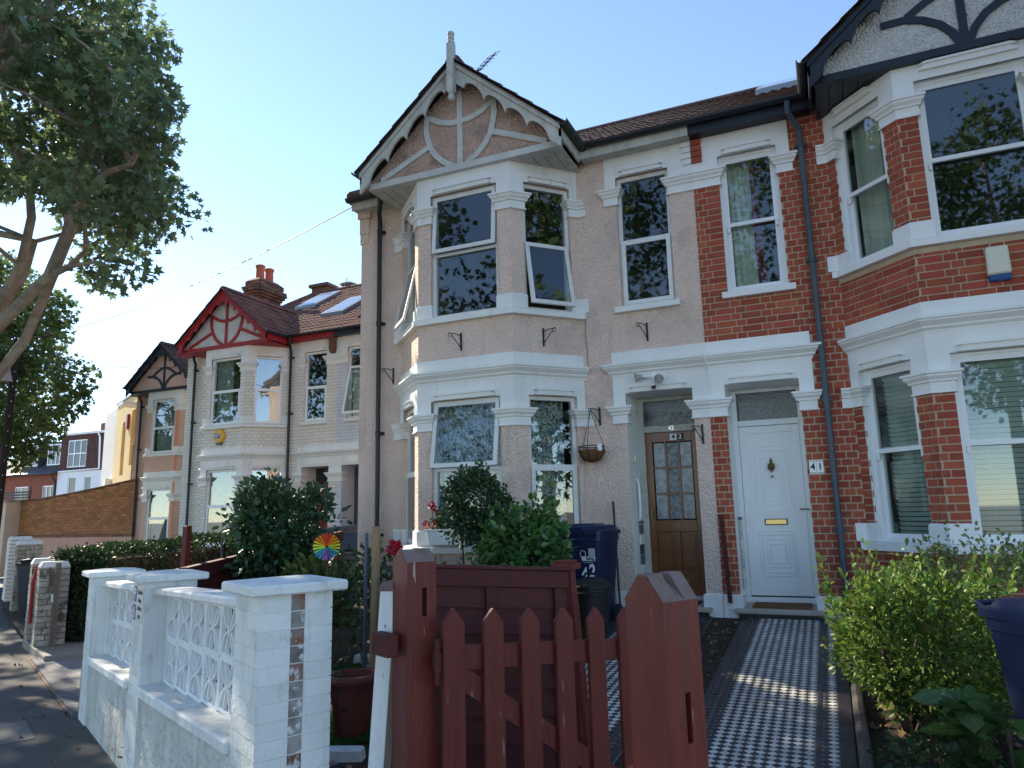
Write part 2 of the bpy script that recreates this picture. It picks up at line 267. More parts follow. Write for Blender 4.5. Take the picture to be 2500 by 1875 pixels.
# ------------------------------------------------------------------ mesh helpers
def M(n): return MATS[n]
def link(o, parent=None):
    COL.objects.link(o)
    if parent is not None: o.parent = parent
    return o
class MB:
    """collects shapes; build() links them as one mesh object"""
    def __init__(s, sx=1.0, T=None): s.v = []; s.f = []; s.m = []; s.sx = sx; s.T = T
    def add(s, vs, fs, m=0):
        b = len(s.v)
        for p in vs:
            p = s.T(*p) if s.T else p
            s.v.append((p[0]*s.sx, p[1], p[2]))
        s.f += [tuple(i+b for i in f) for f in fs]; s.m += [m]*len(fs); return s
    def box(s, x0, x1, y0, y1, z0, z1, m=0):
        return s.add([(x0,y0,z0),(x1,y0,z0),(x1,y1,z0),(x0,y1,z0),(x0,y0,z1),(x1,y0,z1),(x1,y1,z1),(x0,y1,z1)],
                     [(0,3,2,1),(4,5,6,7),(0,1,5,4),(1,2,6,5),(2,3,7,6),(3,0,4,7)], m)
    def hexa(s, p, m=0):
        return s.add(p, [(0,3,2,1),(4,5,6,7),(0,1,5,4),(1,2,6,5),(2,3,7,6),(3,0,4,7)], m)
    def prism(s, poly, a, b, ax='y', m=0):
        """poly of 2-D points extruded along an axis from a to b"""
        n = len(poly)
        def P(p, h):
            if ax == 'y': return (p[0], h, p[1])
            if ax == 'x': return (h, p[0], p[1])
            return (p[0], p[1], h)
        return s.add([P(p, a) for p in poly]+[P(p, b) for p in poly],
                     [tuple(range(n))[::-1], tuple(range(n, 2*n))]+[(i, (i+1) % n, n+(i+1) % n, n+i) for i in range(n)], m)
    def strip(s, pts, w, a, b, ax='y', m=0):
        """a flat band of width w following 2-D pts, thick from a to b"""
        L, Rr = [], []
        for i, p in enumerate(pts):
            q0 = Vector(pts[max(i-1, 0)]); q1 = Vector(pts[min(i+1, len(pts)-1)]); d = (q1-q0).normalized(); nn = Vector((-d.y, d.x))*w/2
            L.append((p[0]+nn.x, p[1]+nn.y)); Rr.append((p[0]-nn.x, p[1]-nn.y))
        for i in range(len(pts)-1): s.prism([L[i], Rr[i], Rr[i+1], L[i+1]], a, b, ax, m)
        return s
    def tube(s, pts, r, n=8, m=0, cap=True):
        pts = [Vector(p) for p in pts]; k = len(pts); rr = r if isinstance(r, (list, tuple)) else [r]*k
        rings = []
        for i, p in enumerate(pts):
            d = (pts[min(i+1, k-1)]-pts[max(i-1, 0)]).normalized()
            a = d.orthogonal().normalized() if i == 0 else (prev - d*prev.dot(d)).normalized()
            prev = a; b = d.cross(a)
            rings.append([tuple(p+(a*math.cos(2*math.pi*j/n)+b*math.sin(2*math.pi*j/n))*rr[i]) for j in range(n)])
        vs = [q for g in rings for q in g]; fs = []
        for i in range(k-1):
            for j in range(n): fs.append((i*n+j, i*n+(j+1) % n, (i+1)*n+(j+1) % n, (i+1)*n+j))
        if cap: fs += [tuple(range(n))[::-1], tuple(range((k-1)*n, k*n))]
        return s.add(vs, fs, m)
    def lathe(s, prof, c, n=16, m=0, axis=None):
        vs, fs = [], []; k = len(prof)
        for (r, z) in prof:
            for j in range(n):
                a = 2*math.pi*j/n; vs.append((c[0]+r*math.cos(a), c[1]+r*math.sin(a), c[2]+z))
        for i in range(k-1):
            for j in range(n): fs.append((i*n+j, i*n+(j+1) % n, (i+1)*n+(j+1) % n, (i+1)*n+j))
        fs += [tuple(range(n))[::-1], tuple(range((k-1)*n, k*n))]
        return s.add(vs, fs, m)
    def sweep(s, path, prof, m=0):
        """profile (outward, z) along a plan path; outward is to the right-hand side of travel"""
        P = [Vector(p) for p in path]; k = len(P); q = len(prof); vs = []
        N = []
        for i in range(k-1):
            d = (P[i+1]-P[i]).normalized(); N.append(Vector((d.y, -d.x)))
        for i in range(k):
            if i == 0: o = N[0]
            elif i == k-1: o = N[-1]
            else:
                a, b = N[i-1], N[i]; o = (a+b)/max(0.25, 1+a.dot(b))
            for (d, z) in prof: vs.append((P[i].x+o.x*d, P[i].y+o.y*d, z))
        fs = []
        for i in range(k-1):
            for j in range(q): fs.append((i*q+j, i*q+(j+1) % q, (i+1)*q+(j+1) % q, (i+1)*q+j))
        fs += [tuple(range(q))[::-1], tuple(range((k-1)*q, k*q))]
        return s.add(vs, fs, m)
    def build(s, name, mats, parent=None, smooth=False, bevel=0.0, fix=True, loc=None):
        me = bpy.data.meshes.new(name); me.from_pydata(s.v, [], s.f)
        if isinstance(mats, str): mats = [mats]
        for x in mats: me.materials.append(M(x))
        if len(mats) > 1: me.polygons.foreach_set('material_index', s.m)
        if fix or bevel:
            bm = bmesh.new(); bm.from_mesh(me)
            if fix: bmesh.ops.recalc_face_normals(bm, faces=bm.faces[:])
            if bevel:
                ed = [e for e in bm.edges if len(e.link_faces) == 2 and e.calc_face_angle(0) > 0.5]
                bmesh.ops.bevel(bm, geom=ed, offset=bevel, segments=1, affect='EDGES', clamp_overlap=True)
            bm.to_mesh(me); bm.free()
        if smooth:
            me.polygons.foreach_set('use_smooth', [True]*len(me.polygons))
            try: me.set_sharp_from_angle(angle=R(40))
            except Exception: pass
        me.update()
        o = bpy.data.objects.new(name, me); link(o, parent)
        if loc: o.location = loc
        return o
def tag(o, label=None, cat=None, group=None, kind=None):
    if label: o['label'] = label
    if cat: o['category'] = cat
    if group: o['group'] = group
    if kind: o['kind'] = kind
    return o
def thing(name, label, cat, loc=(0, 0, 0), rz=0.0, group=None):
    o = bpy.data.objects.new(name, None); link(o); o.location = loc; o.rotation_euler = (0, 0, rz); o.empty_display_size = 0.2
    return tag(o, label, cat, group)
def one(mb, name, mats, label, cat, group=None, **k): return tag(mb.build(name, mats, **k), label, cat, group)
def structure(mb, name, mats, **k): return tag(mb.build(name, mats, **k), kind='structure')
BOXV = [(-.5,-.5,-.5),(.5,-.5,-.5),(.5,.5,-.5),(-.5,.5,-.5),(-.5,-.5,.5),(.5,-.5,.5),(.5,.5,.5),(-.5,.5,.5)]
BOXF = [(0,3,2,1),(4,5,6,7),(0,1,5,4),(1,2,6,5),(2,3,7,6),(3,0,4,7)]
SHARED = {}
def shared_mesh(key, V, F, m):
    if key not in SHARED:
        me = bpy.data.meshes.new(key.split('|')[0]); me.from_pydata(V, [], F); me.materials.append(M(m)); me.update(); SHARED[key] = me
    return SHARED[key]
def pieces(name, rest, V, F, mats4, m, parent, origin, most=300, key=None):
    """pieces of one kind: the ones that show largest are parts of their own, the rest one 'stuff' part"""
    me = shared_mesh((key or name)+'|'+m, V, F, m)
    org = Vector(origin); sc = []
    for i, x in enumerate(mats4):
        d = depth_in_view(org + x.translation); sc.append((d if d else 1e6+i, i))
    sc.sort(); pick = [i for d, i in sc[:most] if d < 1e5]; ps = set(pick)
    for i in pick:
        o = bpy.data.objects.new(name, me); link(o, parent); o.matrix_local = mats4[i]
    left = [i for i in range(len(mats4)) if i not in ps]
    if left:
        A = np.array(V); vs = []; fs = []; nv = len(V)
        X = np.array([np.array(mats4[i]) for i in left])
        P = np.einsum('nij,kj->nki', X[:, :3, :3], A) + X[:, None, :3, 3]
        b = np.arange(len(left))*nv
        fs = [tuple(int(q+o_) for q in f) for o_ in b for f in F]
        mm = bpy.data.meshes.new(rest); mm.from_pydata(P.reshape(-1, 3).tolist(), [], fs); mm.materials.append(M(m)); mm.update()
        o = bpy.data.objects.new(rest, mm); link(o, parent); o['kind'] = 'stuff'
    return len(pick)
def boxmat(c, size, ang=0.0, jit=0.0):
    return Matrix.Translation(c) @ Matrix.Rotation(ang, 4, 'Z') @ Matrix.Diagonal((*size, 1))
def text(name, s, size, m, parent, mtx, depth=0.002, align='CENTER', sx=1.0, bold=0.0):
    cu = bpy.data.curves.new(name, 'FONT'); cu.body = s; cu.size = size; cu.extrude = depth; cu.align_x = align; cu.align_y = 'CENTER'; cu.offset = bold
    o = bpy.data.objects.new(name, cu); COL.objects.link(o)
    dg = bpy.context.evaluated_depsgraph_get(); me = bpy.data.meshes.new_from_object(o.evaluated_get(dg))
    bpy.data.objects.remove(o); me.materials.clear(); me.materials.append(M(m))
    q = bpy.data.objects.new(name, me); link(q, parent); q.matrix_local = mtx @ Matrix.Diagonal((sx, 1, 1, 1)); return q
def facing(c, nx, ny, roll=0.0):
    """matrix for flat things whose local +Z looks along the plan direction (nx, ny) and local +Y is up"""
    z = Vector((nx, ny, 0)).normalized(); y = Vector((0, 0, 1)); x = y.cross(z)
    return Matrix(((x.x, y.x, z.x, c[0]), (x.y, y.y, z.y, c[1]), (x.z, y.z, z.z, c[2]), (0, 0, 0, 1))) @ Matrix.Rotation(roll, 4, 'Z')
# ---- leaves
LEAF = ([(0,0,0),(.28,.30,.06),(.24,.68,.05),(0,1,-.05),(-.24,.68,.05),(-.28,.30,.06),(0,.45,-.02)], [(0,1,6),(1,2,6),(2,3,6),(3,4,6),(4,5,6),(5,0,6)])
OBO = ([(0,0,0),(.13,.30,.03),(.24,.68,.04),(.12,.95,.0),(0,1.02,-.03),(-.12,.95,.0),(-.24,.68,.04),(-.13,.30,.03)], [(0,1,7),(1,2,6,7),(2,3,4,5,6)])
PETAL = ([(0,0,0),(.35,.25,.05),(.5,.65,.12),(.3,1,.2),(-.3,1,.2),(-.5,.65,.12),(-.35,.25,.05)], [(0,1,2,3,4,5,6)])
LANCE = ([(0,0,0),(.16,.45,.04),(0,1,-.06),(-.16,.45,.04)], [(0,1,2),(0,2,3)])
PLANE = ([(0,0,0),(.14,.12,.02),(.50,.10,.06),(.30,.34,.0),(.46,.66,.08),(.16,.58,-.02),(0,1.0,.04),(-.16,.58,-.02),(-.46,.66,.08),(-.30,.34,0),(-.50,.10,.06),(-.14,.12,.02)],
         [(0,1,3,5),(1,2,3),(3,4,5),(0,5,6,7),(0,7,9,11),(7,8,9),(9,10,11)])
CLUMP = ([(0,0,0),(.5,.2,.1),(.2,.35,0),(.55,.75,.15),(.12,.6,0),(.05,1.1,.1),(-.15,.62,0),(-.5,.85,-.1),(-.25,.4,0),(-.55,.2,.1)], [(0,1,2,4),(2,3,4),(0,4,6,8),(4,5,6),(6,7,8),(8,9,0)])
def rots(N, up=None, spread=1.0):
    """random leaf frames (local y = leaf axis, z = leaf normal)"""
    y = rng.normal(size=(N, 3)) if up is None else up + rng.normal(size=(N, 3))*spread
    y /= np.linalg.norm(y, axis=1)[:, None]
    z = rng.normal(size=(N, 3)) + np.array([0, 0, 1.1]); z -= (z*y).sum(1)[:, None]*y; z /= np.linalg.norm(z, axis=1)[:, None]
    return np.stack([np.cross(y, z), y, z], axis=2)
def scatter(name, leaf, pos, rot, size, m, parent=None):
    V, F = leaf; V = np.array(V); N = len(pos)
    P = np.einsum('nij,kj->nki', rot, V)*np.asarray(size)[:, None, None] + np.asarray(pos)[:, None, :]
    k = len(V); fl = np.array([len(f) for f in F]); flat = np.concatenate([np.array(f) for f in F])
    me = bpy.data.meshes.new(name); me.vertices.add(N*k); me.vertices.foreach_set('co', P.reshape(-1))
    loops = (flat[None, :] + (np.arange(N)*k)[:, None]).reshape(-1).astype(np.int32)
    tot = np.tile(fl, N).astype(np.int32); st = np.concatenate([[0], np.cumsum(tot)[:-1]]).astype(np.int32)
    me.loops.add(len(loops)); me.loops.foreach_set('vertex_index', loops)
    me.polygons.add(len(tot)); me.polygons.foreach_set('loop_start', st)
    try: me.polygons.foreach_set('loop_total', tot)
    except Exception: pass
    me.materials.append(M(m)); me.update(calc_edges=True); me.validate()
    o = bpy.data.objects.new(name, me); return link(o, parent)
def in_ball(N, inner=0.55):
    d = rng.normal(size=(N, 3)); d /= np.linalg.norm(d, axis=1)[:, None]
    return d*((inner**3 + (1-inner**3)*rng.random(N))**(1/3))[:, None]

# ------------------------------------------------------------------ the terrace: one half-house design, mirrored and stepped back
SEAM = Vector((-1.193, 8.5, 0.48))
PLAN = [(0, 0), (1.52, 0), (2.175, -.7), (3.52, -.7), (4.217, 0), (4.93, 0), (4.93, 8.0)]
UC = 2.8475                      # middle of the bay
def seg(i):
    a, b = Vector(PLAN[i]), Vector(PLAN[i+1]); d = (b-a); L = d.length; d = d/L
    return a, d, Vector((d.y, -d.x)), L
OPEN = {0: [(.185, .99, 0.0, 2.602), (.305, .98, 3.70, 5.43)],
        1: [(.113, .776, .81, 2.60), (.113, .776, 3.685, 5.37)],
        2: [(.185, 1.15, .81, 2.60), (.185, 1.15, 3.685, 5.37)],
        3: [(.184, .822, .81, 2.60), (.184, .822, 3.685, 5.37)], 4: [], 5: []}
CAP = [(0,0),(.030,0),(.030,.014),(.018,.020),(.018,.105),(.040,.110),(.042,.130),(.068,.160),(.070,.182),(.086,.187),(.086,.212),(0,.226)]
CORN = [(0,0),(.020,0),(.022,.022),(.050,.045),(.052,.062),(.098,.105),(.100,.122),(.118,.126),(.118,.152),(0,.172)]
SILL = [(0,0),(.075,0),(.075,.070),(0,.090)]
PLINTH = [(0,0),(.022,0),(.022,.165),(.006,.185),(0,.185)]
def lift(prof, z, k=1.0): return [(d*k, q+z) for d, q in prof]
def bay_pt(i, t, inn=0.0):
    a, d, n, L = seg(i); p = a + d*t - n*inn; return (p.x, p.y)
def bay_piers(deep=.09):
    o1, o2, o3 = OPEN[1][0], OPEN[2][0], OPEN[3][0]
    return [[(1.405, 0), (1.52, 0), bay_pt(1, o1[0]), bay_pt(1, o1[0], deep)],
            [bay_pt(1, o1[1], deep), bay_pt(1, o1[1]), PLAN[2], bay_pt(2, o2[0]), bay_pt(2, o2[0], deep)],
            [bay_pt(2, o2[1], deep), bay_pt(2, o2[1]), PLAN[3], bay_pt(3, o3[0]), bay_pt(3, o3[0], deep)],
            [bay_pt(3, o3[1], deep), bay_pt(3, o3[1]), PLAN[4], (4.33, 0)]]
def cells(i, zs0, zs1, t0=0.0, t1=None):
    """rectangles of wall segment i between zs0 and zs1 that no opening cuts"""
    a, d, n, L = seg(i); t1 = L if t1 is None else t1
    ts = sorted({t0, t1} | {x for o in OPEN[i] for x in o[:2] if t0 < x < t1}); zz = sorted({zs0, zs1} | {x for o in OPEN[i] for x in o[2:] if zs0 < x < zs1})
    for p, q in zip(ts, ts[1:]):
        for r, s_ in zip(zz, zz[1:]):
            mt, mz = (p+q)/2, (r+s_)/2
            if not any(o[0] < mt < o[1] and o[2] < mz < o[3] for o in OPEN[i]): yield p, q, r, s_
def seg_T(i, base=0.0):
    a, d, n, L = seg(i)
    return lambda t, dd, z: (a.x+d.x*t+n.x*(dd+base), a.y+d.y*t+n.y*(dd+base), z)
def hinge_T(T, zt, ang):
    c, s_ = math.cos(ang), math.sin(ang)
    return lambda t, dd, z: T(t, dd*c+(zt-z)*s_, zt-(zt-z)*c+dd*s_)
def ring(mb, t0, t1, z0, z1, w, d0, d1):
    mb.box(t0, t0+w, d0, d1, z0, z1); mb.box(t1-w, t1, d0, d1, z0, z1)
    mb.box(t0+w, t1-w, d0, d1, z1-w, z1); mb.box(t0+w, t1-w, d0, d1, z0, z0+w)
def upvc_window(H, i, o, mid, sgn, fm, gm, top=0.0, bot=0.0, bot_sash=True, top_sash=None):
    """two lights one above the other; an opening light is a sash of its own, hinged at its head"""
    T = seg_T(i, -.085); t0, t1, z0, z1 = o
    mb = MB(sgn, T); ring(mb, t0, t1, z0, z1, .048, -.035, .03); mb.box(t0+.048, t1-.048, -.03, .028, mid-.022, mid+.022)
    w = mb.build('window', fm, H)
    for (a, b, ang, sash) in ((mid+.022, z1-.048, top, (top > 0) if top_sash is None else top_sash), (z0+.048, mid-.022, bot, bot_sash)):
        TT = hinge_T(T, b, ang) if ang else T; x0, x1 = t0+.048, t1-.048
        if sash:
            q = MB(sgn, TT); ring(q, x0-.02, x1+.02, a-.02, b+.02, .052, .030, .058); s_ = q.build('sash', fm, w)
            q = MB(sgn, TT); q.box(x0+.03, x1-.03, .040, .046, a+.03, b-.03); q.build('pane', gm, w)
        else:
            q = MB(sgn, TT); q.box(x0, x1, -.006, .0, a, b); q.build('pane', gm, w)
    return w
def sash_window(H, i, o, mid, sgn, fm, gm, vent=True):
    T = seg_T(i, -.085); t0, t1, z0, z1 = o
    mb = MB(sgn, T); ring(mb, t0, t1, z0, z1, .042, -.07, .025)
    if vent: mb.box(t0+.2*(t1-t0), t1-.2*(t1-t0), .025, .04, z1-.030, z1-.012)
    w = mb.build('window', fm, H)
    q = MB(sgn, T); x0, x1 = t0+.042, t1-.042
    ring(q, x0, x1, mid-.03, z1-.042, .045, -.015, .02)
    for x in (x0, x1-.045): q.prism([(x, mid-.10), (x+.045, mid-.10), (x+.045, mid-.03), (x, mid-.03)], -.015, .018, 'y') if False else q.box(x+.006, x+.039, -.012, .016, mid-.095, mid-.03)
    q.build('sash', fm, w)
    q = MB(sgn, T); ring(q, x0, x1, z0+.042, mid+.03, .045, -.06, -.018); q.build('sash', fm, w)
    for a, b, d in ((mid-.03, z1-.06, .0), (z0+.06, mid+.02, -.04)):
        q = MB(sgn, T); q.box(x0+.03, x1-.03, d-.004, d+.002, a, b); q.build('pane', gm, w)
    return w
def curtain(H, i, o, sgn, m, name, label, cat, t0=0, t1=1, z0=0, z1=1, back=.22, folds=9, amp=.02, slant=0.0):
    a, d, n, L = seg(i); T = seg_T(i, -back); ot0, ot1, oz0, oz1 = o
    mb = MB(sgn); N = folds*6; x0 = ot0+(ot1-ot0)*t0; x1 = ot0+(ot1-ot0)*t1; za = oz0+(oz1-oz0)*z0-.03; zb = oz0+(oz1-oz0)*z1+.03
    vs = []
    for r, z in enumerate((zb, za)):
        for k in range(N+1):
            f = k/N; x = x0+(x1-x0)*f
            if r: x = x0 + (x1-x0)*f*(1-slant)
            vs.append(T(x, amp*math.sin(f*folds*2*math.pi)+amp*.5*math.sin(f*folds*4.7+1), z))
    mb.add(vs, [(k, k+1, N+2+k, N+1+k) for k in range(N)])
    ob = mb.build(name, m, None, smooth=True, fix=False); ob.location = H.location
    return tag(ob, label, cat)
def bricks_on(i, z0, z1, t0=0.0, t1=None, skip=(), C=.0785, zoff=0.0):
    """Flemish-bond bricks on wall segment i as boxes (t centre, z centre, length, height)"""
    a, d, n, L = seg(i); t1 = L if t1 is None else t1; out = []
    k = 0; z = z0 + zoff
    while z < z1-.02:
        h = min(C-.013, z1-z); row = int(round(z/C))
        free = [(t0, t1)]
        for (p, q, r, s_) in list(OPEN[i])+list(skip):
            if r < z+h-.012 and s_ > z+.012:
                nf = []
                for (x, y) in free:
                    if q <= x or p >= y: nf.append((x, y)); continue
                    if p > x: nf.append((x, p))
                    if q < y: nf.append((q, y))
                free = nf
        x = -1.2 + (.0 if row % 2 == 0 else .169)+(.13*i); j = row
        while x < t1+.3:
            ln = .212 if j % 2 == 0 else .101
            for (p, q) in free:
                e0, e1 = max(x, p), min(x+ln, q)
                if e1-e0 > .028: out.append(((e0+e1)/2, z+h/2, e1-e0, h))
            x += ln+.013; j += 1
        z += C
    return out
def brick_matrices(lst, i, sgn, proud=.007, depth=.03):
    a, d, n, L = seg(i); ang = math.atan2(d.y, d.x*sgn) if sgn > 0 else math.atan2(d.y, -d.x); out = []
    for (t, z, ln, h) in lst:
        off = proud-depth/2 + random.uniform(-.0015, .0015)
        p = a + d*t + n*off
        out.append(boxmat((p.x*sgn, p.y, z), (ln, depth, h), ang + random.uniform(-.004, .004)))
    return out
# ---- roof tile: interlocking tile with two rolls, laid in the local frame x across, y up the slope, z out
def tile_shape(w=.30, l=.36, hgt=.030):
    xs = [0, .03, .065, .10, .15, .18, .215, .25, .30]; zs = [.004, .022, .030, .022, .004, .022, .030, .022, .004]
    V = [(x-w/2, 0, z+.018) for x, z in zip(xs, zs)]+[(x-w/2, l, z) for x, z in zip(xs, zs)]+[(-w/2, 0, 0), (w/2, 0, 0)]
    n = len(xs); F = [(k, k+1, n+k+1, n+k) for k in range(n-1)]+[tuple([2*n]+[2*n+1]+list(range(n-1, -1, -1)))]
    return V, F
TILE_V, TILE_F = tile_shape()
RIDGE = (4.0, 8.5)               # main ridge (y, z)
EAVE = (-.2, 5.87)
MP = (RIDGE[1]-EAVE[1])/(RIDGE[0]-EAVE[0])
def main_z(y): return EAVE[1]+MP*(y-EAVE[0])
G_RIDGE = 7.10; G_EAVE = 5.83; G_HALF = 1.46
GS = (G_RIDGE-G_EAVE)/G_HALF
def gable_z(u): return G_RIDGE - GS*abs(u-UC)
def frame4(x, y, z, c):
    return Matrix(((x[0], y[0], z[0], c[0]), (x[1], y[1], z[1], c[1]), (x[2], y[2], z[2], c[2]), (0, 0, 0, 1)))
def roof(H, sgn, tile, most, hip=True, umin=0.0, gable_tile=None):
    mb = MB(sgn)
    k = .293 if hip else 0.0
    def um(y): return 4.98-(y-EAVE[0])*k
    y0, z0 = EAVE; y1, z1 = RIDGE
    mb.add([(0, y0, z0-.02), (um(y0), y0, z0-.02), (um(y1), y1, z1-.02), (0, y1, z1-.02), (0, 8.2, z0-.02), (4.98, 8.2, z0-.02)],
           [(0, 1, 2, 3), (3, 2, 5, 4), (1, 5, 2)])
    yb = (G_RIDGE-z0)/MP+y0+.15
    mb.add([(UC-G_HALF, -.96, G_EAVE-.02), (UC, -.96, G_RIDGE-.02), (UC+G_HALF, -.96, G_EAVE-.02), (UC-G_HALF, yb-1.6, G_EAVE-.02), (UC, yb, G_RIDGE-.02), (UC+G_HALF, yb-1.6, G_EAVE-.02)],
           [(0, 1, 4, 3), (1, 2, 5, 4)])
    rf = mb.build('roof', 'roof_under', H, fix=False)
    mats = []; ca = 1/math.sqrt(1+MP*MP); sa = MP*ca
    sl = (y1-y0)/ca; rows = int(sl/.285)
    for r in range(rows+1):
        s_ = -.03 + r*.285; y = y0+s_*ca; z = z0+s_*sa
        if y > y1-.1: continue
        x = .15 + (.0)
        while x < um(y)-.05:
            if not (abs(x-UC) < G_HALF and gable_z(x) > z+.10 and y > -.3):
                jz = random.uniform(-.004, .006); jr = random.uniform(-.006, .006)
                X = Vector((1, jr, 0)); Y = Vector((0, ca, sa)); Z = Vector((0, -sa, ca))
                mats.append(frame4(X, Y, Z, (x*sgn, y, z+jz)))
            x += .30
    gt = []
    cg = 1/math.sqrt(1+GS*GS); sg = GS*cg; gl = G_HALF/cg
    for side in (-1, 1):
        for r in range(int(gl/.27)+1):
            s_ = -.05+r*.27; u = UC+side*(G_HALF-s_*cg); z = G_EAVE+s_*sg
            if gl-s_ < .30: s_ = gl-.345; u = UC+side*(G_HALF-s_*cg); z = G_EAVE+s_*sg
            y = -.86
            while y < 2.2:
                if main_z(y) < z+.10 or y < -.15:
                    Y = Vector((-side*cg*sgn, 0, sg)); X = Vector((0, 1, 0)); Z = X.cross(Y)
                    if Z.z < 0: X = -X; Z = X.cross(Y)
                    gt.append(frame4(X, Y, Z, (u*sgn, y, z+random.uniform(-.004, .006))))
                y += .30
    pieces('roof_tile', 'roof_tiles_far', TILE_V, TILE_F, mats+gt, tile, rf, H.location, most)
    mb = MB(sgn)
    y = -.95
    while y < yb-.2:
        mb.prism([(UC+.12*math.cos(a), G_RIDGE-.03+.11*math.sin(a)) for a in [math.pi*q/6 for q in range(7)]], y, y+.40, 'y'); y += .41
    mb.build('ridge_tiles', tile, rf)
    mb = MB(sgn); u = 0.0
    while u < um(RIDGE[0])-.1:
        mb.prism([(RIDGE[0]+.13*math.cos(a), RIDGE[1]-.03+.11*math.sin(a)) for a in [math.pi*q/6 for q in range(7)]], u, u+.42, 'x'); u += .43
    mb.build('ridge_tiles', tile, rf)
    if hip:
        n = 11; mb = MB(sgn)
        for q in range(n):
            a = (um(y0)+(um(y1)-um(y0))*q/n, y0+(y1-y0)*q/n, z0+(z1-z0)*q/n+.02); q1 = (q+.97)/n
            b = (um(y0)+(um(y1)-um(y0))*q1, y0+(y1-y0)*q1, z0+(z1-z0)*q1+.03)
            mb.tube([a, b], [.11, .095], 8)
        mb.build('hip_tiles', tile, rf)
    return rf
def bargeboards(H, sgn, m, y=-.93, deep=.26, scallops=4):
    for side in (-1, 1):
        cg = 1/math.sqrt(1+GS*GS); top = []; low = []
        N = 80
        for q in range(N+1):
            f = q/N; u = UC+side*G_HALF*f; z = G_RIDGE-.01-GS*G_HALF*f
            top.append((u, z))
            ph = (f-.10)/.80*scallops; sc_ = ph-math.floor(ph)
            if .10 <= f < .90:                              # concave bites between small cusps
                dz = deep*1.12 - .135*math.sqrt(max(0, 1-(2*sc_-1)**2))**1.2
            else: dz = deep*1.12
            low.append((u, z-dz))
        mb = MB(sgn)
        for q in range(N): mb.prism([top[q], low[q], low[q+1], top[q+1]], y, y+.035, 'y')
        b = mb.build('bargeboard', m, H)
        mb = MB(sgn)
        for q in range(N): mb.prism([(top[q][0], top[q][1]+.005), (top[q][0], top[q][1]-.07), (top[q+1][0], top[q+1][1]-.07), (top[q+1][0], top[q+1][1]+.005)], y-.022, y-.001, 'y')
        mb.build('moulding', m, b)
def gable(H, sgn, panel, strips, pattern, soffit, beam):
    zt = 5.70; yf = -.745
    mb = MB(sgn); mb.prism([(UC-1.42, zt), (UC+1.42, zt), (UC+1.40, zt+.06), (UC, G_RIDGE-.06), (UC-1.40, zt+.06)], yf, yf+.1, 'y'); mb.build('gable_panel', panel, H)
    mb = MB(sgn); w = .075; y0, y1 = yf-.022, yf+.02
    top = zt+1.22*GS
    S = lambda pts, ww=w: mb.strip([(UC+p[0], zt+p[1]) for p in pts], ww, y0-random.uniform(0, .003), y1, 'y')
    S([(0, .0), (0, top-zt)])
    if pattern == 'shield':
        for s_ in (-1, 1):
            S([(s_*.50, .82), (s_*.51, .62), (s_*.49, .50), (s_*.45, .36), (s_*.37, .22), (s_*.25, .10), (s_*.10, .0)])
            S([(0, .62), (s_*.15, .63), (s_*.30, .68), (s_*.50, .80)])
            S([(s_*.47, .36), (s_*.80, .22), (s_*1.22, .04)])
    else:
        for s_ in (-1, 1):
            S([(s_*.04, .02), (s_*.10, .16), (s_*.20, .28), (s_*.34, .37), (s_*.50, .42), (s_*.72, .42)])
            S([(0, .66), (s_*.16, .63), (s_*.30, .56), (s_*.48, .44)])
    mb.build('timber_strips', strips, H)
    mb = MB(sgn); mb.box(UC-1.40, UC+1.40, yf-.04, yf+.06, zt-.075, zt+.012); mb.build('tie_beam', beam, H)
    k = 0; u = UC-1.40
    while u < UC+1.39:
        q = MB(sgn); q.box(u+.003, min(u+.135, UC+1.40), -.73, .0, 5.628, 5.648); q.build('soffit_board', soffit, H); u += .14
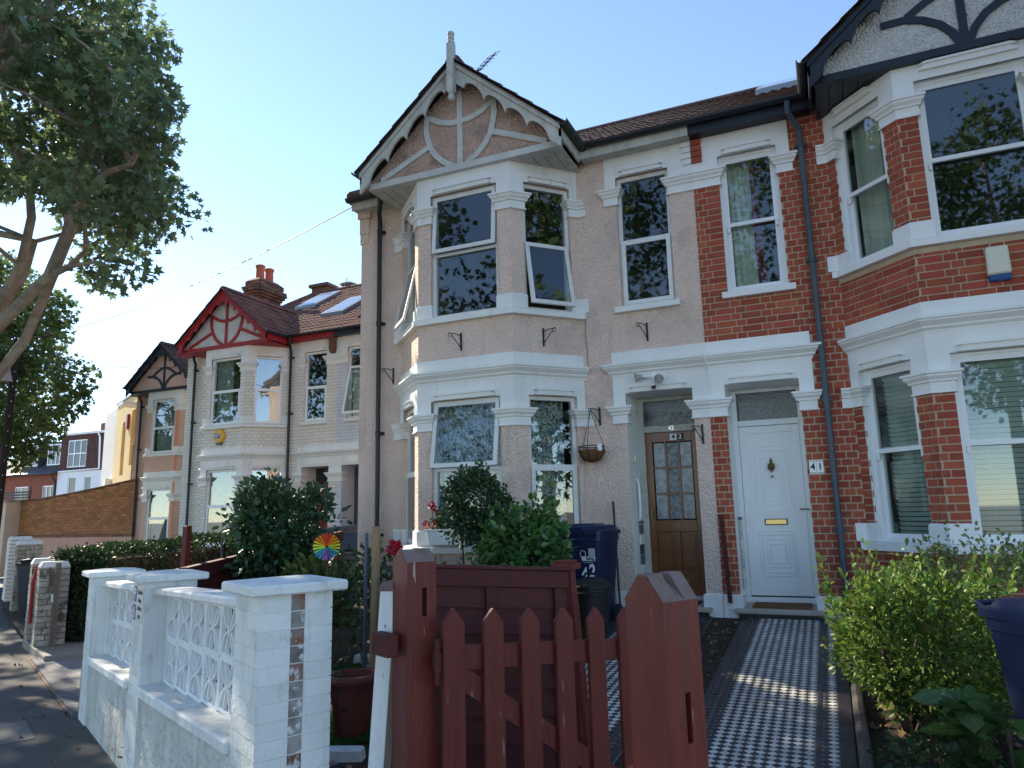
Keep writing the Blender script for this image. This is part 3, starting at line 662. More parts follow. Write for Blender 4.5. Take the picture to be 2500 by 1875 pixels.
def moulded(H, sgn, trim, up=0.0, cornice_y=True):
    """friezes, cornices, sills, capitals and plinth blocks"""
    z_up = up
    def skin(name, zs0, zs1, segs, off=.014):
        mb = MB(sgn)
        for i, t0, t1 in segs:
            a, d, n, L = seg(i); T = seg_T(i)
            for p, q, r, s_ in cells(i, zs0, zs1, t0, L if t1 is None else t1):
                e0 = .005 if (p == 0 and i in (2, 3)) else 0; e1 = .005 if (q == L and i in (1, 2)) else 0
                vs = [T(x, y, z) for z in (r, s_) for x, y in ((p-e0, -.02), (q+e1, -.02), (q+e1, off), (p-e0, off))]
                mb.hexa(vs)
        return mb.build(name, trim, H)
    bay = [(1, 0, None), (2, 0, None), (3, 0, None)]
    skin('frieze', 2.44, 3.128, bay); skin('frieze', 5.20+up, 5.63, bay); skin('frieze', 2.44, 3.128, [(0, 0, 1.145)]); skin('frieze', 5.28, 5.72, [(0, 0, 1.125)])
    bp = [PLAN[1], PLAN[2], PLAN[3], PLAN[4]]
    mb = MB(sgn); mb.sweep([(1.50, .02)]+bp+[(4.24, .02)], lift(CORN, 2.815)); mb.build('cornice', trim, H)
    mb = MB(sgn); mb.sweep([(0, 0), (1.14, 0), (1.14, .06)], lift(CORN, 2.815)); mb.build('cornice', trim, H)
    for z in (.73, 3.60+up):
        mb = MB(sgn); mb.sweep([(1.44, .0)]+bp+[(4.30, .0)], lift(SILL, z)); mb.build('sill', trim, H)
    mb = MB(sgn); mb.box(.245, 1.06, -.075, .09, 3.62, 3.695); mb.build('sill', trim, H, bevel=.004)
    for path in bay_piers():
        for z in (2.225, 4.985+up):
            mb = MB(sgn); mb.sweep(path, lift(CAP, z)); mb.build('capital', trim, H)
        for z in (.82, 3.69+up):
            mb = MB(sgn); mb.sweep(path, lift(PLINTH, z)); mb.build('plinth_block', trim, H)
    for path, z in (([(0, 0), (.185, 0), (.185, .14)], 2.235), ([(.99, .14), (.99, 0), (1.145, 0), (1.145, .02)], 2.235),
                    ([(0, 0), (.305, 0), (.305, .10)], 5.06), ([(.98, .10), (.98, 0), (1.13, 0), (1.13, .02)], 5.06)):
        mb = MB(sgn); mb.sweep(path, lift(CAP, z)); mb.build('capital', trim, H)
    for i in (0, 1, 2, 3):
        for j, o in enumerate(OPEN[i]):
            w = o[1]-o[0]; c = min(.055, w*.1); z = o[3] + (up if (j and i) else 0)
            T = seg_T(i); mb = MB(sgn)
            for e, (h0, h1, dd) in enumerate(((.0, .075, .050), (.055, .085, .070))):
                poly = [(o[0]+c, z+h0+.004), (o[1]-c, z+h0+.004), (o[1]-c*2.2, z+h1), (o[0]+c*2.2, z+h1)]
                vs = [T(p[0], y, p[1]) for y in (.0, dd) for p in poly]
                mb.add(vs, [(0, 1, 2, 3), (4, 5, 6, 7), (0, 1, 5, 4), (1, 2, 6, 5), (2, 3, 7, 6), (3, 0, 4, 7)])
            mb.build('lintel', trim, H)
def shell(H, sgn, wall, reveal, porch_reveal, up=0.0, side=True):
    mb = MB(sgn)
    for i in range(6):
        a, d, n, L = seg(i); T = seg_T(i); ztop = 5.64 if i in (1, 2, 3) else 5.86
        if i == 5 and not side: continue
        for p, q, r, s_ in cells(i, -.25, ztop):
            mb.add([T(p, 0, r), T(q, 0, r), T(q, 0, s_), T(p, 0, s_)], [(0, 1, 2, 3)])
        for j, (p, q, r, s_) in enumerate(OPEN[i]):
            dp = .56 if (i == 0 and j == 0) else .16; b = MB(sgn)
            b.add([T(p, 0, r), T(p, -dp, r), T(p, -dp, s_), T(p, 0, s_)], [(0, 1, 2, 3)]); b.add([T(q, 0, r), T(q, -dp, r), T(q, -dp, s_), T(q, 0, s_)], [(0, 1, 2, 3)])
            b.add([T(p, 0, s_), T(q, 0, s_), T(q, -dp, s_), T(p, -dp, s_)], [(0, 1, 2, 3)])
            if dp < .5: b.add([T(p, 0, r), T(q, 0, r), T(q, -dp, r), T(p, -dp, r)], [(0, 1, 2, 3)])
            b.build('porch_reveal' if dp > .5 else 'window_reveal', porch_reveal if dp > .5 else reveal, H, fix=False)
    w = mb.build('wall', wall, H, fix=False)
    mb = MB(sgn); poly = [(.02, .08), (1.55, .08), (2.21, -.6), (3.48, -.6), (4.17, .08), (4.90, .08), (4.90, 7.9), (.02, 7.9)]
    mb.prism(poly, 3.02, 3.10, 'z'); mb.prism(poly, 5.60, 5.625, 'z'); mb.prism([(.02, .64)]+[(1.1, .64), (1.1, .1)]+poly[1:], -.1, .03, 'z')
    mb.box(.0, .03, .62, 7.9, 0, 5.6); mb.box(0.03, 4.9, 3.7, 3.8, 0, 5.6); mb.box(4.86, 4.9, .1, 7.9, 0, 5.6)
    mb.box(1.13, 1.17, .15, 3.7, 0.03, 3.0)
    mb.build('interior', 'interior', H)
    mb = MB(sgn); mb.box(0, 4.93, 7.95, 8.0, -.2, 5.8); mb.build('back_wall', wall, H)
    return w
def gutters(H, sgn, gm, fm, gable_gutter='gutter_green', left=True):
    mb = MB(sgn)
    def half(p, q, r=.058):
        p, q = Vector(p), Vector(q); d = (q-p).normalized(); s_ = Vector((d.y, -d.x, 0))
        rings = []
        for e in (p, q): rings.append([tuple(e + s_*r*math.cos(a) + Vector((0, 0, -r*math.sin(a)))) for a in [math.pi*k/6 for k in range(7)]] + [tuple(e + s_*(r-.008)*math.cos(a) + Vector((0, 0, .004-(r-.008)*math.sin(a)))) for a in [math.pi*k/6 for k in range(6, -1, -1)]])
        n = 14; mb.add(rings[0]+rings[1], [tuple(range(n))[::-1], tuple(range(n, 2*n))]+[(k, (k+1) % n, n+(k+1) % n, n+k) for k in range(n)])
    half((0, -.26, 5.86), (UC-G_HALF-.02, -.26, 5.86)); mb.build('gutter', gm, H)
    if left: mb = MB(sgn); half((UC+G_HALF+.02, -.26, 5.86), (5.02, -.26, 5.86)); mb.build('gutter', gm, H)
    for u in (UC-G_HALF-.05, UC+G_HALF+.05):
        mb = MB(sgn); half((u, -.99, 5.84), (u, -.2, 5.85)); mb.build('gutter', gable_gutter, H)
    bx = [(0, UC-G_HALF, -.20, -.175, 5.70, 5.85), (UC-G_HALF, UC-G_HALF+.025, -.93, -.2, 5.66, 5.82), (UC+G_HALF-.025, UC+G_HALF, -.93, -.2, 5.66, 5.82)]
    ev = [(0, UC-G_HALF, -.175, .02, 5.715, 5.735)]
    if left: bx.append((UC+G_HALF, 4.98, -.20, -.175, 5.70, 5.85)); ev.append((UC+G_HALF, 4.98, -.175, .02, 5.715, 5.735))
    for q in bx: MB(sgn).box(*q).build('fascia', fm, H)
    for q in ev: MB(sgn).box(*q).build('eaves_soffit', fm, H)
def downpipe(H, sgn, m, u, y=-.08, z0=.0, top=5.80, name='downpipe'):
    mb = MB(sgn)
    mb.tube([(u-.12 if u > 2 else u-.10, -.26, 5.80), (u-.12 if u > 2 else u-.10, -.26, 5.66), (u-.04, -.16, 5.58), (u, y, 5.50), (u, y, 5.40)], .036, 10)
    mb.tube([(u, y, 5.42), (u, y, z0)], .034, 12)
    p = mb.build(name, m, H, smooth=True)
    for z in (5.3, 3.9, 2.3, .9):
        q = MB(sgn); q.tube([(u, y, z), (u, y, z+.07)], .042, 12); q.box(u-.06, u+.06, y+.03, .0, z+.015, z+.055); q.build('pipe_clip', m, p)
    return p

OFF_B = Vector((-9.417, 5.314, -.222)); OFF_C = Vector((-14.65, 7.98, -.456))
def lay_bricks(H, sgn, w, m, most, spec):
    ms = []
    for i, z0, z1, t0, t1, skip in spec: ms += brick_matrices(bricks_on(i, z0, z1, t0, t1, skip), i, sgn)
    return pieces('brick', 'bricks_far', BOXV, BOXF, ms, m, w, H.location, most)
BRICK_SPEC = [(0, .20, 2.46, 0, None, ()), (0, 2.46, 3.13, 1.145, None, ()), (0, 3.13, 5.30, 0, None, ()), (0, 5.30, 5.72, 1.125, None, ()),
              (1, .0, .75, 0, None, ()), (1, .80, 2.45, 0, None, ()), (1, 3.12, 3.62, 0, None, ()), (1, 3.68, 5.22, 0, None, ()),
              (2, .0, .75, 0, None, ()), (2, .80, 2.45, 0, None, ()), (2, 3.12, 3.62, 0, None, ()), (2, 3.68, 5.22, 0, None, ()),
              (3, .0, .75, 0, None, ()), (3, .80, 2.45, 0, None, ()), (3, 3.12, 3.62, 0, None, ()), (3, 3.68, 5.22, 0, None, ()),
              (4, .0, 5.75, 0, None, ()), (5, .0, 5.75, 0, .9, ())]

# ---- number 42: pebbledashed house
H42 = thing('pebbledash_house', 'pink pebbledashed bay house with grey scalloped bargeboards and brown glazed door', 'house', SEAM)
s = -1
shell(H42, s, 'pebble', 'pebble', 'white_paint'); moulded(H42, s, 'white_paint')
roof(H42, s, 'tile_brown', 300); gutters(H42, s, 'pipe_black', 'dirty_white'); bargeboards(H42, s, 'dirty_white', scallops=4)
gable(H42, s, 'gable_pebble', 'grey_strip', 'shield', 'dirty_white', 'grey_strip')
downpipe(H42, s, 'pipe_black', 4.553)
mb = MB(s); mb.box(4.78, 4.955, -.03, .10, 5.38, 5.62); mb.box(4.74, 4.975, -.06, .10, 5.62, 5.72); mb.box(4.80, 4.95, -.02, .1, 5.22, 5.38); mb.build('eaves_corbel', 'pebble', H42, bevel=.006)
mb = MB(s)                                                # finial: turned post
mb.box(UC-.045, UC+.045, -1.03, -.94, 6.62, 7.32)
mb.lathe([(.02, 0), (.045, .02), (.05, .06), (.03, .09), (.05, .11), (.05, .13)], (UC, -.985, 6.49), 12)
mb.lathe([(.05, 0), (.052, .02), (.03, .04), (.03, .05), (.045, .07), (.045, .09), (.03, .10), (.048, .13), (.048, .155), (.02, .17)], (UC, -.985, 7.32), 12)
mb.build('finial', 'dirty_white', H42)
OW = OPEN
upvc_window(H42, 2, OW[2][0], 1.74, s, 'upvc_old', 'glass_old', top=R(9), bot_sash=False)
upvc_window(H42, 1, OW[1][0], 1.74, s, 'upvc_old', 'glass_old', bot_sash=True)
upvc_window(H42, 3, OW[3][0], 1.74, s, 'upvc_old', 'glass_old', bot_sash=True)
upvc_window(H42, 2, OW[2][1], 4.55, s, 'upvc_old', 'glass_old', top=R(4.5), bot_sash=False)
upvc_window(H42, 1, OW[1][1], 4.57, s, 'upvc_old', 'glass_old', bot=R(11))
upvc_window(H42, 3, OW[3][1], 4.57, s, 'upvc_old', 'glass_old', bot=R(13))
upvc_window(H42, 0, OW[0][1], 4.565, s, 'upvc_old', 'glass_old')
def lace(H, i, o, s_, where, m='lace', **k): return curtain(H, i, o, s_, m, 'lace_curtain', where, 'curtain', **k)
lace(H42, 2, OW[2][0], s, 'white lace curtain in the front ground floor bay window of the pebbledashed house', folds=11)
lace(H42, 1, OW[1][0], s, 'white lace curtain in the narrow ground floor bay window nearest the hanging basket', t1=.86, t0=.14, folds=7)
lace(H42, 3, OW[3][0], s, 'lace curtain in the far side ground floor bay window of the pebbledashed house', folds=7)
for (i, t_, z_, w_, h_, m_) in ((2, .66, 2.16, .075, .05, 'blue_plastic'), (2, .66, 2.105, .075, .055, 'label_white'), (1, .42, 2.13, .05, .05, 'blue_plastic'), (1, .42, 1.50, .05, .05, 'yellow_plastic')):
    mb = MB(-1, seg_T(i, -.105)); mb.box(t_-w_/2, t_+w_/2, -.012, -.0105, z_, z_+h_); mb.build('window_sticker', m_, H42)
# porch and doors
def porch(H, s_, step_m='stone_step'):
    mb = MB(s_); mb.box(.12, 1.06, -.10, .56, .055, .105); mb.build('doorstep', step_m, H, bevel=.008)
    mb = MB(s_); mb.box(.16, 1.02, -.06, .56, -.15, .053); mb.build('step_riser', 'tile_black', H)
def plinths(H, s_):
    for a, b in (((0.004, 0), .185), ((.99, 0), 1.15)):
        mb = MB(s_)
        if a[0] < .5: mb.sweep([(.004, 0), (.185, 0), (.185, .3)], [(0, -.1), (.028, -.1), (.028, .235), (.0, .255)])
        else: mb.sweep([(.99, .3), (.99, 0), (1.22, 0)], [(0, -.1), (.028, -.1), (.028, .235), (.0, .255)])
        mb.build('plinth_block', 'white_paint', H)
def letters(H, s_, txt, size, m, u, y, z, bold=.0, sx=1.0): return text('number', txt, size, m, H, facing((u*s_, y, z), 0, -1), sx=sx, bold=bold)
porch(H42, s); plinths(H42, s)
Y0 = .50
mb = MB(s); mb.box(.185, .235, Y0, Y0+.07, .10, 2.60); mb.box(.905, .99, Y0, Y0+.07, .10, 2.60); mb.box(.235, .905, Y0, Y0+.07, 2.155, 2.235); mb.box(.235, .905, Y0, Y0+.07, 2.555, 2.60); mb.box(.235, .905, Y0, Y0+.09, .105, .165)
df = mb.build('door_frame', 'dirty_white', H42, bevel=.004)
mb = MB(s); mb.box(.235, .905, Y0+.03, Y0+.04, 2.235, 2.555); mb.build('pane', 'fanlight_dark', df)
mb = MB(s); mb.prism([(.25, 2.245), (.70, 2.245), (.74, 2.33), (.68, 2.38), (.42, 2.40), (.25, 2.40)], Y0+.022, Y0+.028, 'y'); mb.build('pane', 'obscure', df)
mb = MB(s); D0, D1 = Y0+.02, Y0+.06
u0, u1, z0, z1 = .238, .902, .17, 2.15
mb.box(u0, u0+.085, D0, D1, z0, z1); mb.box(u1-.085, u1, D0, D1, z0, z1); mb.box(u0+.085, u1-.085, D0, D1, z1-.12, z1); mb.box(u0+.085, u1-.085, D0, D1, .92, 1.06); mb.box(u0+.085, u1-.085, D0, D1, z0, .46); mb.box((u0+u1)/2-.04, (u0+u1)/2+.04, D0, D1, .46, .92)
for k in (1, 2):
    x = u0+.085+(u1-u0-.17)*k/3; mb.box(x-.013, x+.013, D0+.002, D1-.002, 1.06, z1-.12)
    z = 1.06+(z1-.12-1.06)*k/3; mb.box(u0+.085, u1-.085, D0+.004, D1-.004, z-.013, z+.013)
for a, b in ((u0+.085, (u0+u1)/2-.04), ((u0+u1)/2+.04, u1-.085)): mb.box(a, b, D0+.022, D1-.01, .46, .92); mb.box(a+.03, b-.03, D0+.012, D1-.012, .49, .89)
door = mb.build('door', 'oak', H42, bevel=.0035); door['label'] = 'varnished brown wooden door with nine small obscured panes'
for k in range(3):
    for j in range(3):
        a = u0+.085+(u1-u0-.17)*k/3; z = 1.06+(z1-.12-1.06)*j/3; mb = MB(s); mb.box(a+.014, a+(u1-u0-.17)/3-.014, D0+.018, D0+.024, z+.014, z+(z1-.12-1.06)/3-.014)
        mb.build('pane', 'obscure' if k == 1 else 'lace_pane', door)
mb = MB(s); mb.box((u0+u1)/2-.11, (u0+u1)/2+.11, D0-.006, D0, .30, .36); mb.box((u0+u1)/2-.085, (u0+u1)/2+.085, D0-.010, D0-.005, .312, .348); mb.build('letterbox', 'dark_brass', door)
mb = MB(s); mb.tube([(.86, D0-.05, 1.10), (.86, D0-.05, 1.16), (.86, D0, 1.16)], .01, 8); mb.box(.845, .875, D0-.006, D0, .98, 1.2); mb.build('handle', 'dark_brass', door)
mb = MB(s); mb.box(.50, .585, D0-.008, D0-.001, 2.045, 2.125); mb.build('number_plate', 'label_white', door)
mb = MB(s); mb.box(.415, .50, D0-.008, D0-.001, 2.045, 2.125); mb.build('number_plate', 'ink', door)
letters(door, s, '4', .085, 'ink', .543, D0-.010, 2.085, bold=.002); letters(door, s, '2', .085, 'label_white', .458, D0-.010, 2.085, bold=.002)
letters(door, s, '42', .085, 'dark_brass', .56, D0-.004, .99, bold=.001); letters(df, s, '42', .075, 'lamp_silver', .56, Y0-.004, 2.195, bold=.001)
mb = MB(s); mb.tube([(.985, .30, 1.05), (.955, .27, 1.10), (.945, .26, 1.30), (.955, .27, 1.52), (.985, .30, 1.57)], .014, 8); mb.build('grab_rail', 'upvc', H42)
for k in range(6): mb = MB(s); mb.box(.972, .985, .30, .47, .30+k*.12, .30+k*.12+.112); mb.build('wall_tile', ['tile_black', 'curtain_cream', 'setts'][k % 3], H42)
mb = MB(s); mb.box(.965, .985, .28, .47, 1.025, 1.06); mb.build('tile_capping', 'setts', H42)
mb = MB(s); mb.box(.955, .985, .20, .26, 1.78, 1.86); mb.build('bell_push', 'cream_plastic', H42)

# ---- number 41: red brick house
for i in (1, 2, 3): OPEN[i][1] = (OPEN[i][1][0], OPEN[i][1][1], 3.765, 5.45)
H41 = thing('brick_house', 'red brick bay house with black painted gable timbers and white panelled door', 'house', SEAM)
s = 1
w41 = shell(H41, s, 'mortar', 'clean_white', 'clean_white'); moulded(H41, s, 'clean_white', up=.08)
BS41 = [tuple(list(x[:2])+[x[2]+(.08 if x[2] > 5.2 and x[0] in (1, 2, 3) else 0)]+list(x[3:])) for x in BRICK_SPEC]
lay_bricks(H41, s, w41, 'brick', 300, BS41)
roof(H41, s, 'tile_brown', 300); gutters(H41, s, 'barge_black', 'barge_black', 'barge_black'); bargeboards(H41, s, 'barge_black')
gable(H41, s, 'white_pebble', 'barge_black', 'fan', 'barge_black', 'barge_black')
downpipe(H41, s, 'pipe_slate', 1.253)
for i in (1, 2, 3):
    for j, mid in ((0, 1.745), (1, 4.60)): sash_window(H41, i, OPEN[i][j], mid, s, 'upvc', 'glass')
sash_window(H41, 0, OPEN[0][1], 4.56, s, 'upvc', 'glass')
porch(H41, s); plinths(H41, s)
mb = MB(s); mb.box(.185, .245, Y0, Y0+.07, .17, 2.60); mb.box(.93, .99, Y0, Y0+.07, .17, 2.60); mb.box(.245, .93, Y0, Y0+.07, 2.155, 2.225); mb.box(.245, .93, Y0, Y0+.07, 2.56, 2.60); mb.box(.185, .99, Y0-.015, Y0+.07, .105, .168)
df = mb.build('door_frame', 'upvc', H41, bevel=.004)
mb = MB(s); mb.box(.245, .93, Y0+.03, Y0+.04, 2.225, 2.56); mb.build('pane', 'fanlight_dark', df)
mb = MB(s); mb.prism([(.27, 2.23), (.925, 2.23), (.925, 2.44), (.27, 2.45)], Y0+.022, Y0+.028, 'y'); mb.build('pane', 'obscure_fine', df)
mb = MB(s); u0, u1, z0, z1 = .248, .928, .185, 2.15; D0, D1 = Y0+.015, Y0+.06
mb.box(u0, u1, D0+.012, D1, z0, z1); ring(mb, u0, u1, z0, z1, .085, D0, D0+.012) if False else None
def ringy(q, a, b, c, d, wd, y0, y1): q.box(a, a+wd, y0, y1, c, d); q.box(b-wd, b, y0, y1, c, d); q.box(a+wd, b-wd, y0, y1, d-wd, d); q.box(a+wd, b-wd, y0, y1, c, c+wd)
ringy(mb, u0, u1, z0, z1, .085, D0, D0+.0119)
door = mb.build('door', 'upvc', H41, bevel=.003); door['label'] = 'white panelled plastic door with brass letterbox and urn knocker'
um = (u0+u1)/2
for hw, a, b, dep, wd in ((.205, .40, .92, .010, .014), (.172, .44, .88, .016, .010), (.125, .50, .82, .010, .008), (.088, .55, .77, .016, .008)):
    mb = MB(s); ringy(mb, um-hw, um+hw, a, b, wd, D0+.0121-dep, D0+.013); mb.build('panel_moulding', 'upvc', door, bevel=.003)
for hw, a, b, wd in ((.205, 1.12, 1.86, .014), (.172, 1.155, 1.82, .010), (.125, 1.22, 1.75, .008), (.088, 1.27, 1.70, .008)):
    pts = [(um-hw, a), (um-hw, b)] + [(um-hw*math.cos(t), b+.05*hw/.2*math.sin(t)) for t in [math.pi*q/10 for q in range(1, 10)]] + [(um+hw, b), (um+hw, a), (um-hw, a)]
    mb = MB(s); mb.strip(pts, wd, D0, D0+.013, 'y'); mb.build('panel_moulding', 'upvc', door)
mb = MB(s); mb.box(um-.125, um+.125, D0-.004, D0+.012, .985, 1.055); lb = mb.build('letterbox', 'ink', door, bevel=.004)
mb = MB(s); mb.box(um-.112, um+.112, D0-.008, D0-.0045, .995, 1.045); mb.build('flap', 'brass', lb)
mb = MB(s); mb.lathe([(.008, 0), (.018, .012), (.034, .04), (.037, .06), (.03, .075), (.012, .085), (.012, .095), (.02, .10), (.014, .12), (.006, .135), (.002, .15)], (um, D0-.012, 1.62), 12)
mb.tube([(um-.036, D0-.02, 1.68), (um-.032, D0-.03, 1.63), (um, D0-.035, 1.595), (um+.032, D0-.03, 1.63), (um+.036, D0-.02, 1.68)], .007, 8)
mb.lathe([(.004, 0), (.016, .008), (.016, .02), (.004, .028)], (um, D0-.012, 1.53), 10); mb.build('knocker', 'dark_brass', door)
mb = MB(s); mb.tube([(.865, D0, 1.16), (.865, D0-.05, 1.16), (.97, D0-.055, 1.155)], .009, 8); mb.build('handle', 'dark_brass', door)
for k in range(7): mb = MB(s); mb.box(.193, .206, .32, .47, .28+k*.11, .28+k*.11+.104); mb.build('wall_tile', ['sign_grey', 'curtain_cream', 'label_grey'][k % 3], H41)
mb = MB(s); mb.box(.193, .212, .30, .47, 1.05, 1.085); mb.build('tile_capping', 'setts', H41)
# curtains and blinds
curtain(H41, 0, OPEN[0][1], s, 'curtain_cream', 'curtain', 'pale curtain in the upper window above the white panelled door', 'curtain', 0, .5, folds=5, amp=.025, slant=-.15)
curtain(H41, 0, OPEN[0][1], s, 'curtain_red', 'curtain', 'dark red curtain edge in the upper window above the white panelled door', 'curtain', .5, .58, folds=1, back=.25, slant=-1.2)
curtain(H41, 1, OPEN[1][1], s, 'curtain_cream', 'curtain', 'pale curtain in the narrow upper bay window of the brick house', 'curtain', .12, .75, folds=5, amp=.025)
curtain(H41, 1, OPEN[1][1], s, 'curtain_red', 'curtain', 'dark red curtain edge in the narrow upper bay window of the brick house', 'curtain', .76, .95, folds=1, back=.25)
def blind(H, i, o, s_, label, pitch=.048, side=.03):
    bl = thing('venetian_blind', label, 'blind', H.location)
    T = seg_T(i, -.23); t0, t1, z0, z1 = o; z = z1-.12; k = 0; V = BOXV; ms = []
    while z > z0+.05:
        mb = MB(s_, hinge_T(T, z, R(52))); mb.box(t0+side, t1-side, -.024, .024, z-.0012, z+.0012); mb.build('slat', 'blind', bl, fix=False); z -= pitch
    mb = MB(s_, T); mb.box(t0+side, t1-side, -.025, .025, z1-.11, z1-.06); mb.build('head_rail', 'blind', bl)
    for f in (.25, .75): mb = MB(s_, T); mb.box(t0+(t1-t0)*f-.002, t0+(t1-t0)*f+.002, -.028, -.026, z0+.06, z1-.1); mb.build('cord', 'blind', bl)
blind(H41, 1, OPEN[1][0], s, 'white venetian blind in the narrow ground floor bay window of the brick house', side=.09)
blind(H41, 2, OPEN[2][0], s, 'white venetian blind in the wide ground floor bay window of the brick house')
mb = MB(1); mb.hexa([(.72, 2.0, main_z(2.0)+.03), (1.42, 2.0, main_z(2.0)+.03), (1.42, 3.4, main_z(3.4)+.03), (.72, 3.4, main_z(3.4)+.03), (.72, 2.0, main_z(2.0)+.12), (1.42, 2.0, main_z(2.0)+.12), (1.42, 3.4, main_z(3.4)+.12), (.72, 3.4, main_z(3.4)+.12)])
rl = mb.build('roof_light', 'steel_grey', H41)
mb = MB(1); mb.hexa([(.80, 2.08, main_z(2.08)+.11), (1.34, 2.08, main_z(2.08)+.11), (1.34, 3.32, main_z(3.32)+.11), (.80, 3.32, main_z(3.32)+.11), (.80, 2.08, main_z(2.08)+.125), (1.34, 2.08, main_z(2.08)+.125), (1.34, 3.32, main_z(3.32)+.125), (.80, 3.32, main_z(3.32)+.125)]); mb.build('pane', 'skylight_glass', rl)
for i in (1, 2, 3): OPEN[i][1] = (OPEN[i][1][0], OPEN[i][1][1], 3.685, 5.37)
for k in range(4):
    mb = MB(1); mb.box(.004, .125, -.045, .0, 5.40+k*.0785, 5.40+k*.0785+.066); mb.build('corbel_brick', 'brick', H41)
    mb = MB(-1); mb.box(.004, .10+(.03 if k % 2 else 0), -.045, .0, 5.40+k*.0785, 5.40+k*.0785+.066); mb.build('corbel_brick', 'white_paint', H42)

# ---- number 44: cream painted brick, red bargeboards
H44 = thing('cream_brick_house', 'cream painted brick house with dark red bargeboards and two roof lights', 'house', SEAM+OFF_B)
s = -1
w = shell(H44, s, 'cream_mortar', 'white_paint', 'white_paint'); moulded(H44, s, 'white_paint')
lay_bricks(H44, s, w, 'cream_brick', 300, BRICK_SPEC)
rf44 = roof(H44, s, 'tile_red', 300); gutters(H44, s, 'pipe_black', 'barge_red', 'barge_black'); bargeboards(H44, s, 'barge_red', scallops=5)
gable(H44, s, 'white_pebble', 'barge_red', 'shield', 'barge_red', 'barge_red')
downpipe(H44, s, 'pipe_black', 4.58); downpipe(H44, s, 'pipe_black', 1.36)
for i in (1, 2, 3):
    upvc_window(H44, i, OPEN[i][0], 1.74, s, 'upvc', 'glass_far'); upvc_window(H44, i, OPEN[i][1], 4.55, s, 'upvc', 'glass_far')
upvc_window(H44, 0, OPEN[0][1], 4.56, s, 'upvc', 'glass_far')
lab44 = {(2, 0): 'pale net curtain in the ground floor bay window of the cream brick house', (2, 1): 'grey curtain in the upper front bay window under the red gable', (1, 1): 'grey net in the narrow upper bay window under the red gable'}
for (i, j), lb_ in lab44.items(): curtain(H44, i, OPEN[i][j], s, 'curtain_grey' if j else 'net', 'curtain', lb_, 'curtain', folds=7, t0=(.45 if (i, j) == (2, 1) else 0))
mb = MB(s); mb.box(.30, .90, .52, .58, .1, 2.2); d44 = mb.build('door', 'barge_red', H44)
mb = MB(s); mb.box(.185, .99, .53, .56, 2.2, 2.6); mb.build('pane', 'fanlight_dark', H44); mb = MB(s); mb.box(.185, .30, .54, .60, 0, 2.2); mb.box(.90, .99, .54, .60, 0, 2.2); mb.build('door_frame', 'dirty_white', H44)
mb = MB(s); mb.prism([(.02, 5.68), (.16, 5.68), (.16, 5.42), (.13, 5.32), (.05, 5.32), (.02, 5.42)], -.14, .0, 'y'); mb.box(.0, .18, -.18, 0, 5.66, 5.72); mb.build('eaves_corbel', 'old_brick', H44)
def skylight(H, s_, u0, u1, y0, y1):
    z = main_z; mb = MB(s_); q = lambda a, b, h: (a, b, z(b)+h)
    mb.hexa([q(u0, y0, .03), q(u1, y0, .03), q(u1, y1, .03), q(u0, y1, .03), q(u0, y0, .13), q(u1, y0, .13), q(u1, y1, .13), q(u0, y1, .13)]); r = mb.build('roof_light', 'steel_grey', H)
    mb = MB(s_); e = .07; mb.hexa([q(u0+e, y0+e, .12), q(u1-e, y0+e, .12), q(u1-e, y1-e, .12), q(u0+e, y1-e, .12), q(u0+e, y0+e, .136), q(u1-e, y0+e, .136), q(u1-e, y1-e, .136), q(u0+e, y1-e, .136)]); mb.build('pane', 'skylight_glass', r)
skylight(H44, s, 2.50, 3.26, 2.18, 3.37); skylight(H44, s, .60, 1.32, .95, 2.25)
mb = MB(s)
for k in range(8):
    f0, f1 = k/8, (k+1)/8; A = lambda f, o: (1.40+.90*f+o, -.18+1.38*f, gable_z(1.40+.90*f)+.06)
    mb.add([A(f0, -.10), A(f0, .08), A(f1, .08), A(f1, -.10)], [(0, 1, 2, 3)])
mb.build('valley_flashing', 'lead', rf44, fix=False)
# chimney with pots, on the party wall
cl = SEAM+OFF_B
ch = thing('chimney_stack', 'weathered brick chimney with two orange clay pots and a bent aerial', 'chimney', cl)
mb = MB(-1); mb.box(4.95, 5.37, 2.5, 3.46, 5.5, 8.62); core = mb.build('stack', 'old_brick', ch)
ms = []
for k in range(18):
    z = 7.27+k*.0785; grow = .0 if k < 12 else (.03*(k-11) if k < 15 else .09)
    if k >= 16: grow = .04
    for side in range(2):
        a0, a1 = (4.95-grow, 5.37+grow) if side == 0 else (2.5-grow, 3.46+grow); x = a0 + (0 if k % 2 else -.11)
        while x < a1:
            e0, e1 = max(x, a0), min(x+.214, a1)
            if e1-e0 > .04:
                c = ((e0+e1)/2*-1, 2.5-grow, z) if side == 0 else (-(4.95-grow), (e0+e1)/2, z)
                ms.append(boxmat(c, ((e1-e0), .05+grow*2, .068), 0 if side == 0 else math.pi/2))
            x += .225
pieces('brick', 'bricks_far', BOXV, BOXF, ms, 'old_brick', core, cl, 300)
mb = MB(-1); mb.hexa([(4.86, 2.41, 8.68), (5.46, 2.41, 8.68), (5.46, 3.55, 8.68), (4.86, 3.55, 8.68), (5.0, 2.6, 8.82), (5.32, 2.6, 8.82), (5.32, 3.36, 8.82), (5.0, 3.36, 8.82)]); mb.box(4.9, 5.42, 2.45, 3.51, 8.60, 8.68); mb.build('flaunching', 'old_brick', ch)
for y in (2.75, 3.15):
    mb = MB(-1); mb.lathe([(.15, 0), (.135, .05), (.125, .42), (.135, .43), (.15, .46), (.15, .51), (.12, .53), (.10, .46)], (5.16, y, 8.74), 16); mb.build('chimney_pot', 'pot_clay', ch, smooth=True)
mb = MB(-1); mb.tube([(4.93, 2.7, 7.4), (4.92, 2.65, 8.1)], .012, 6)
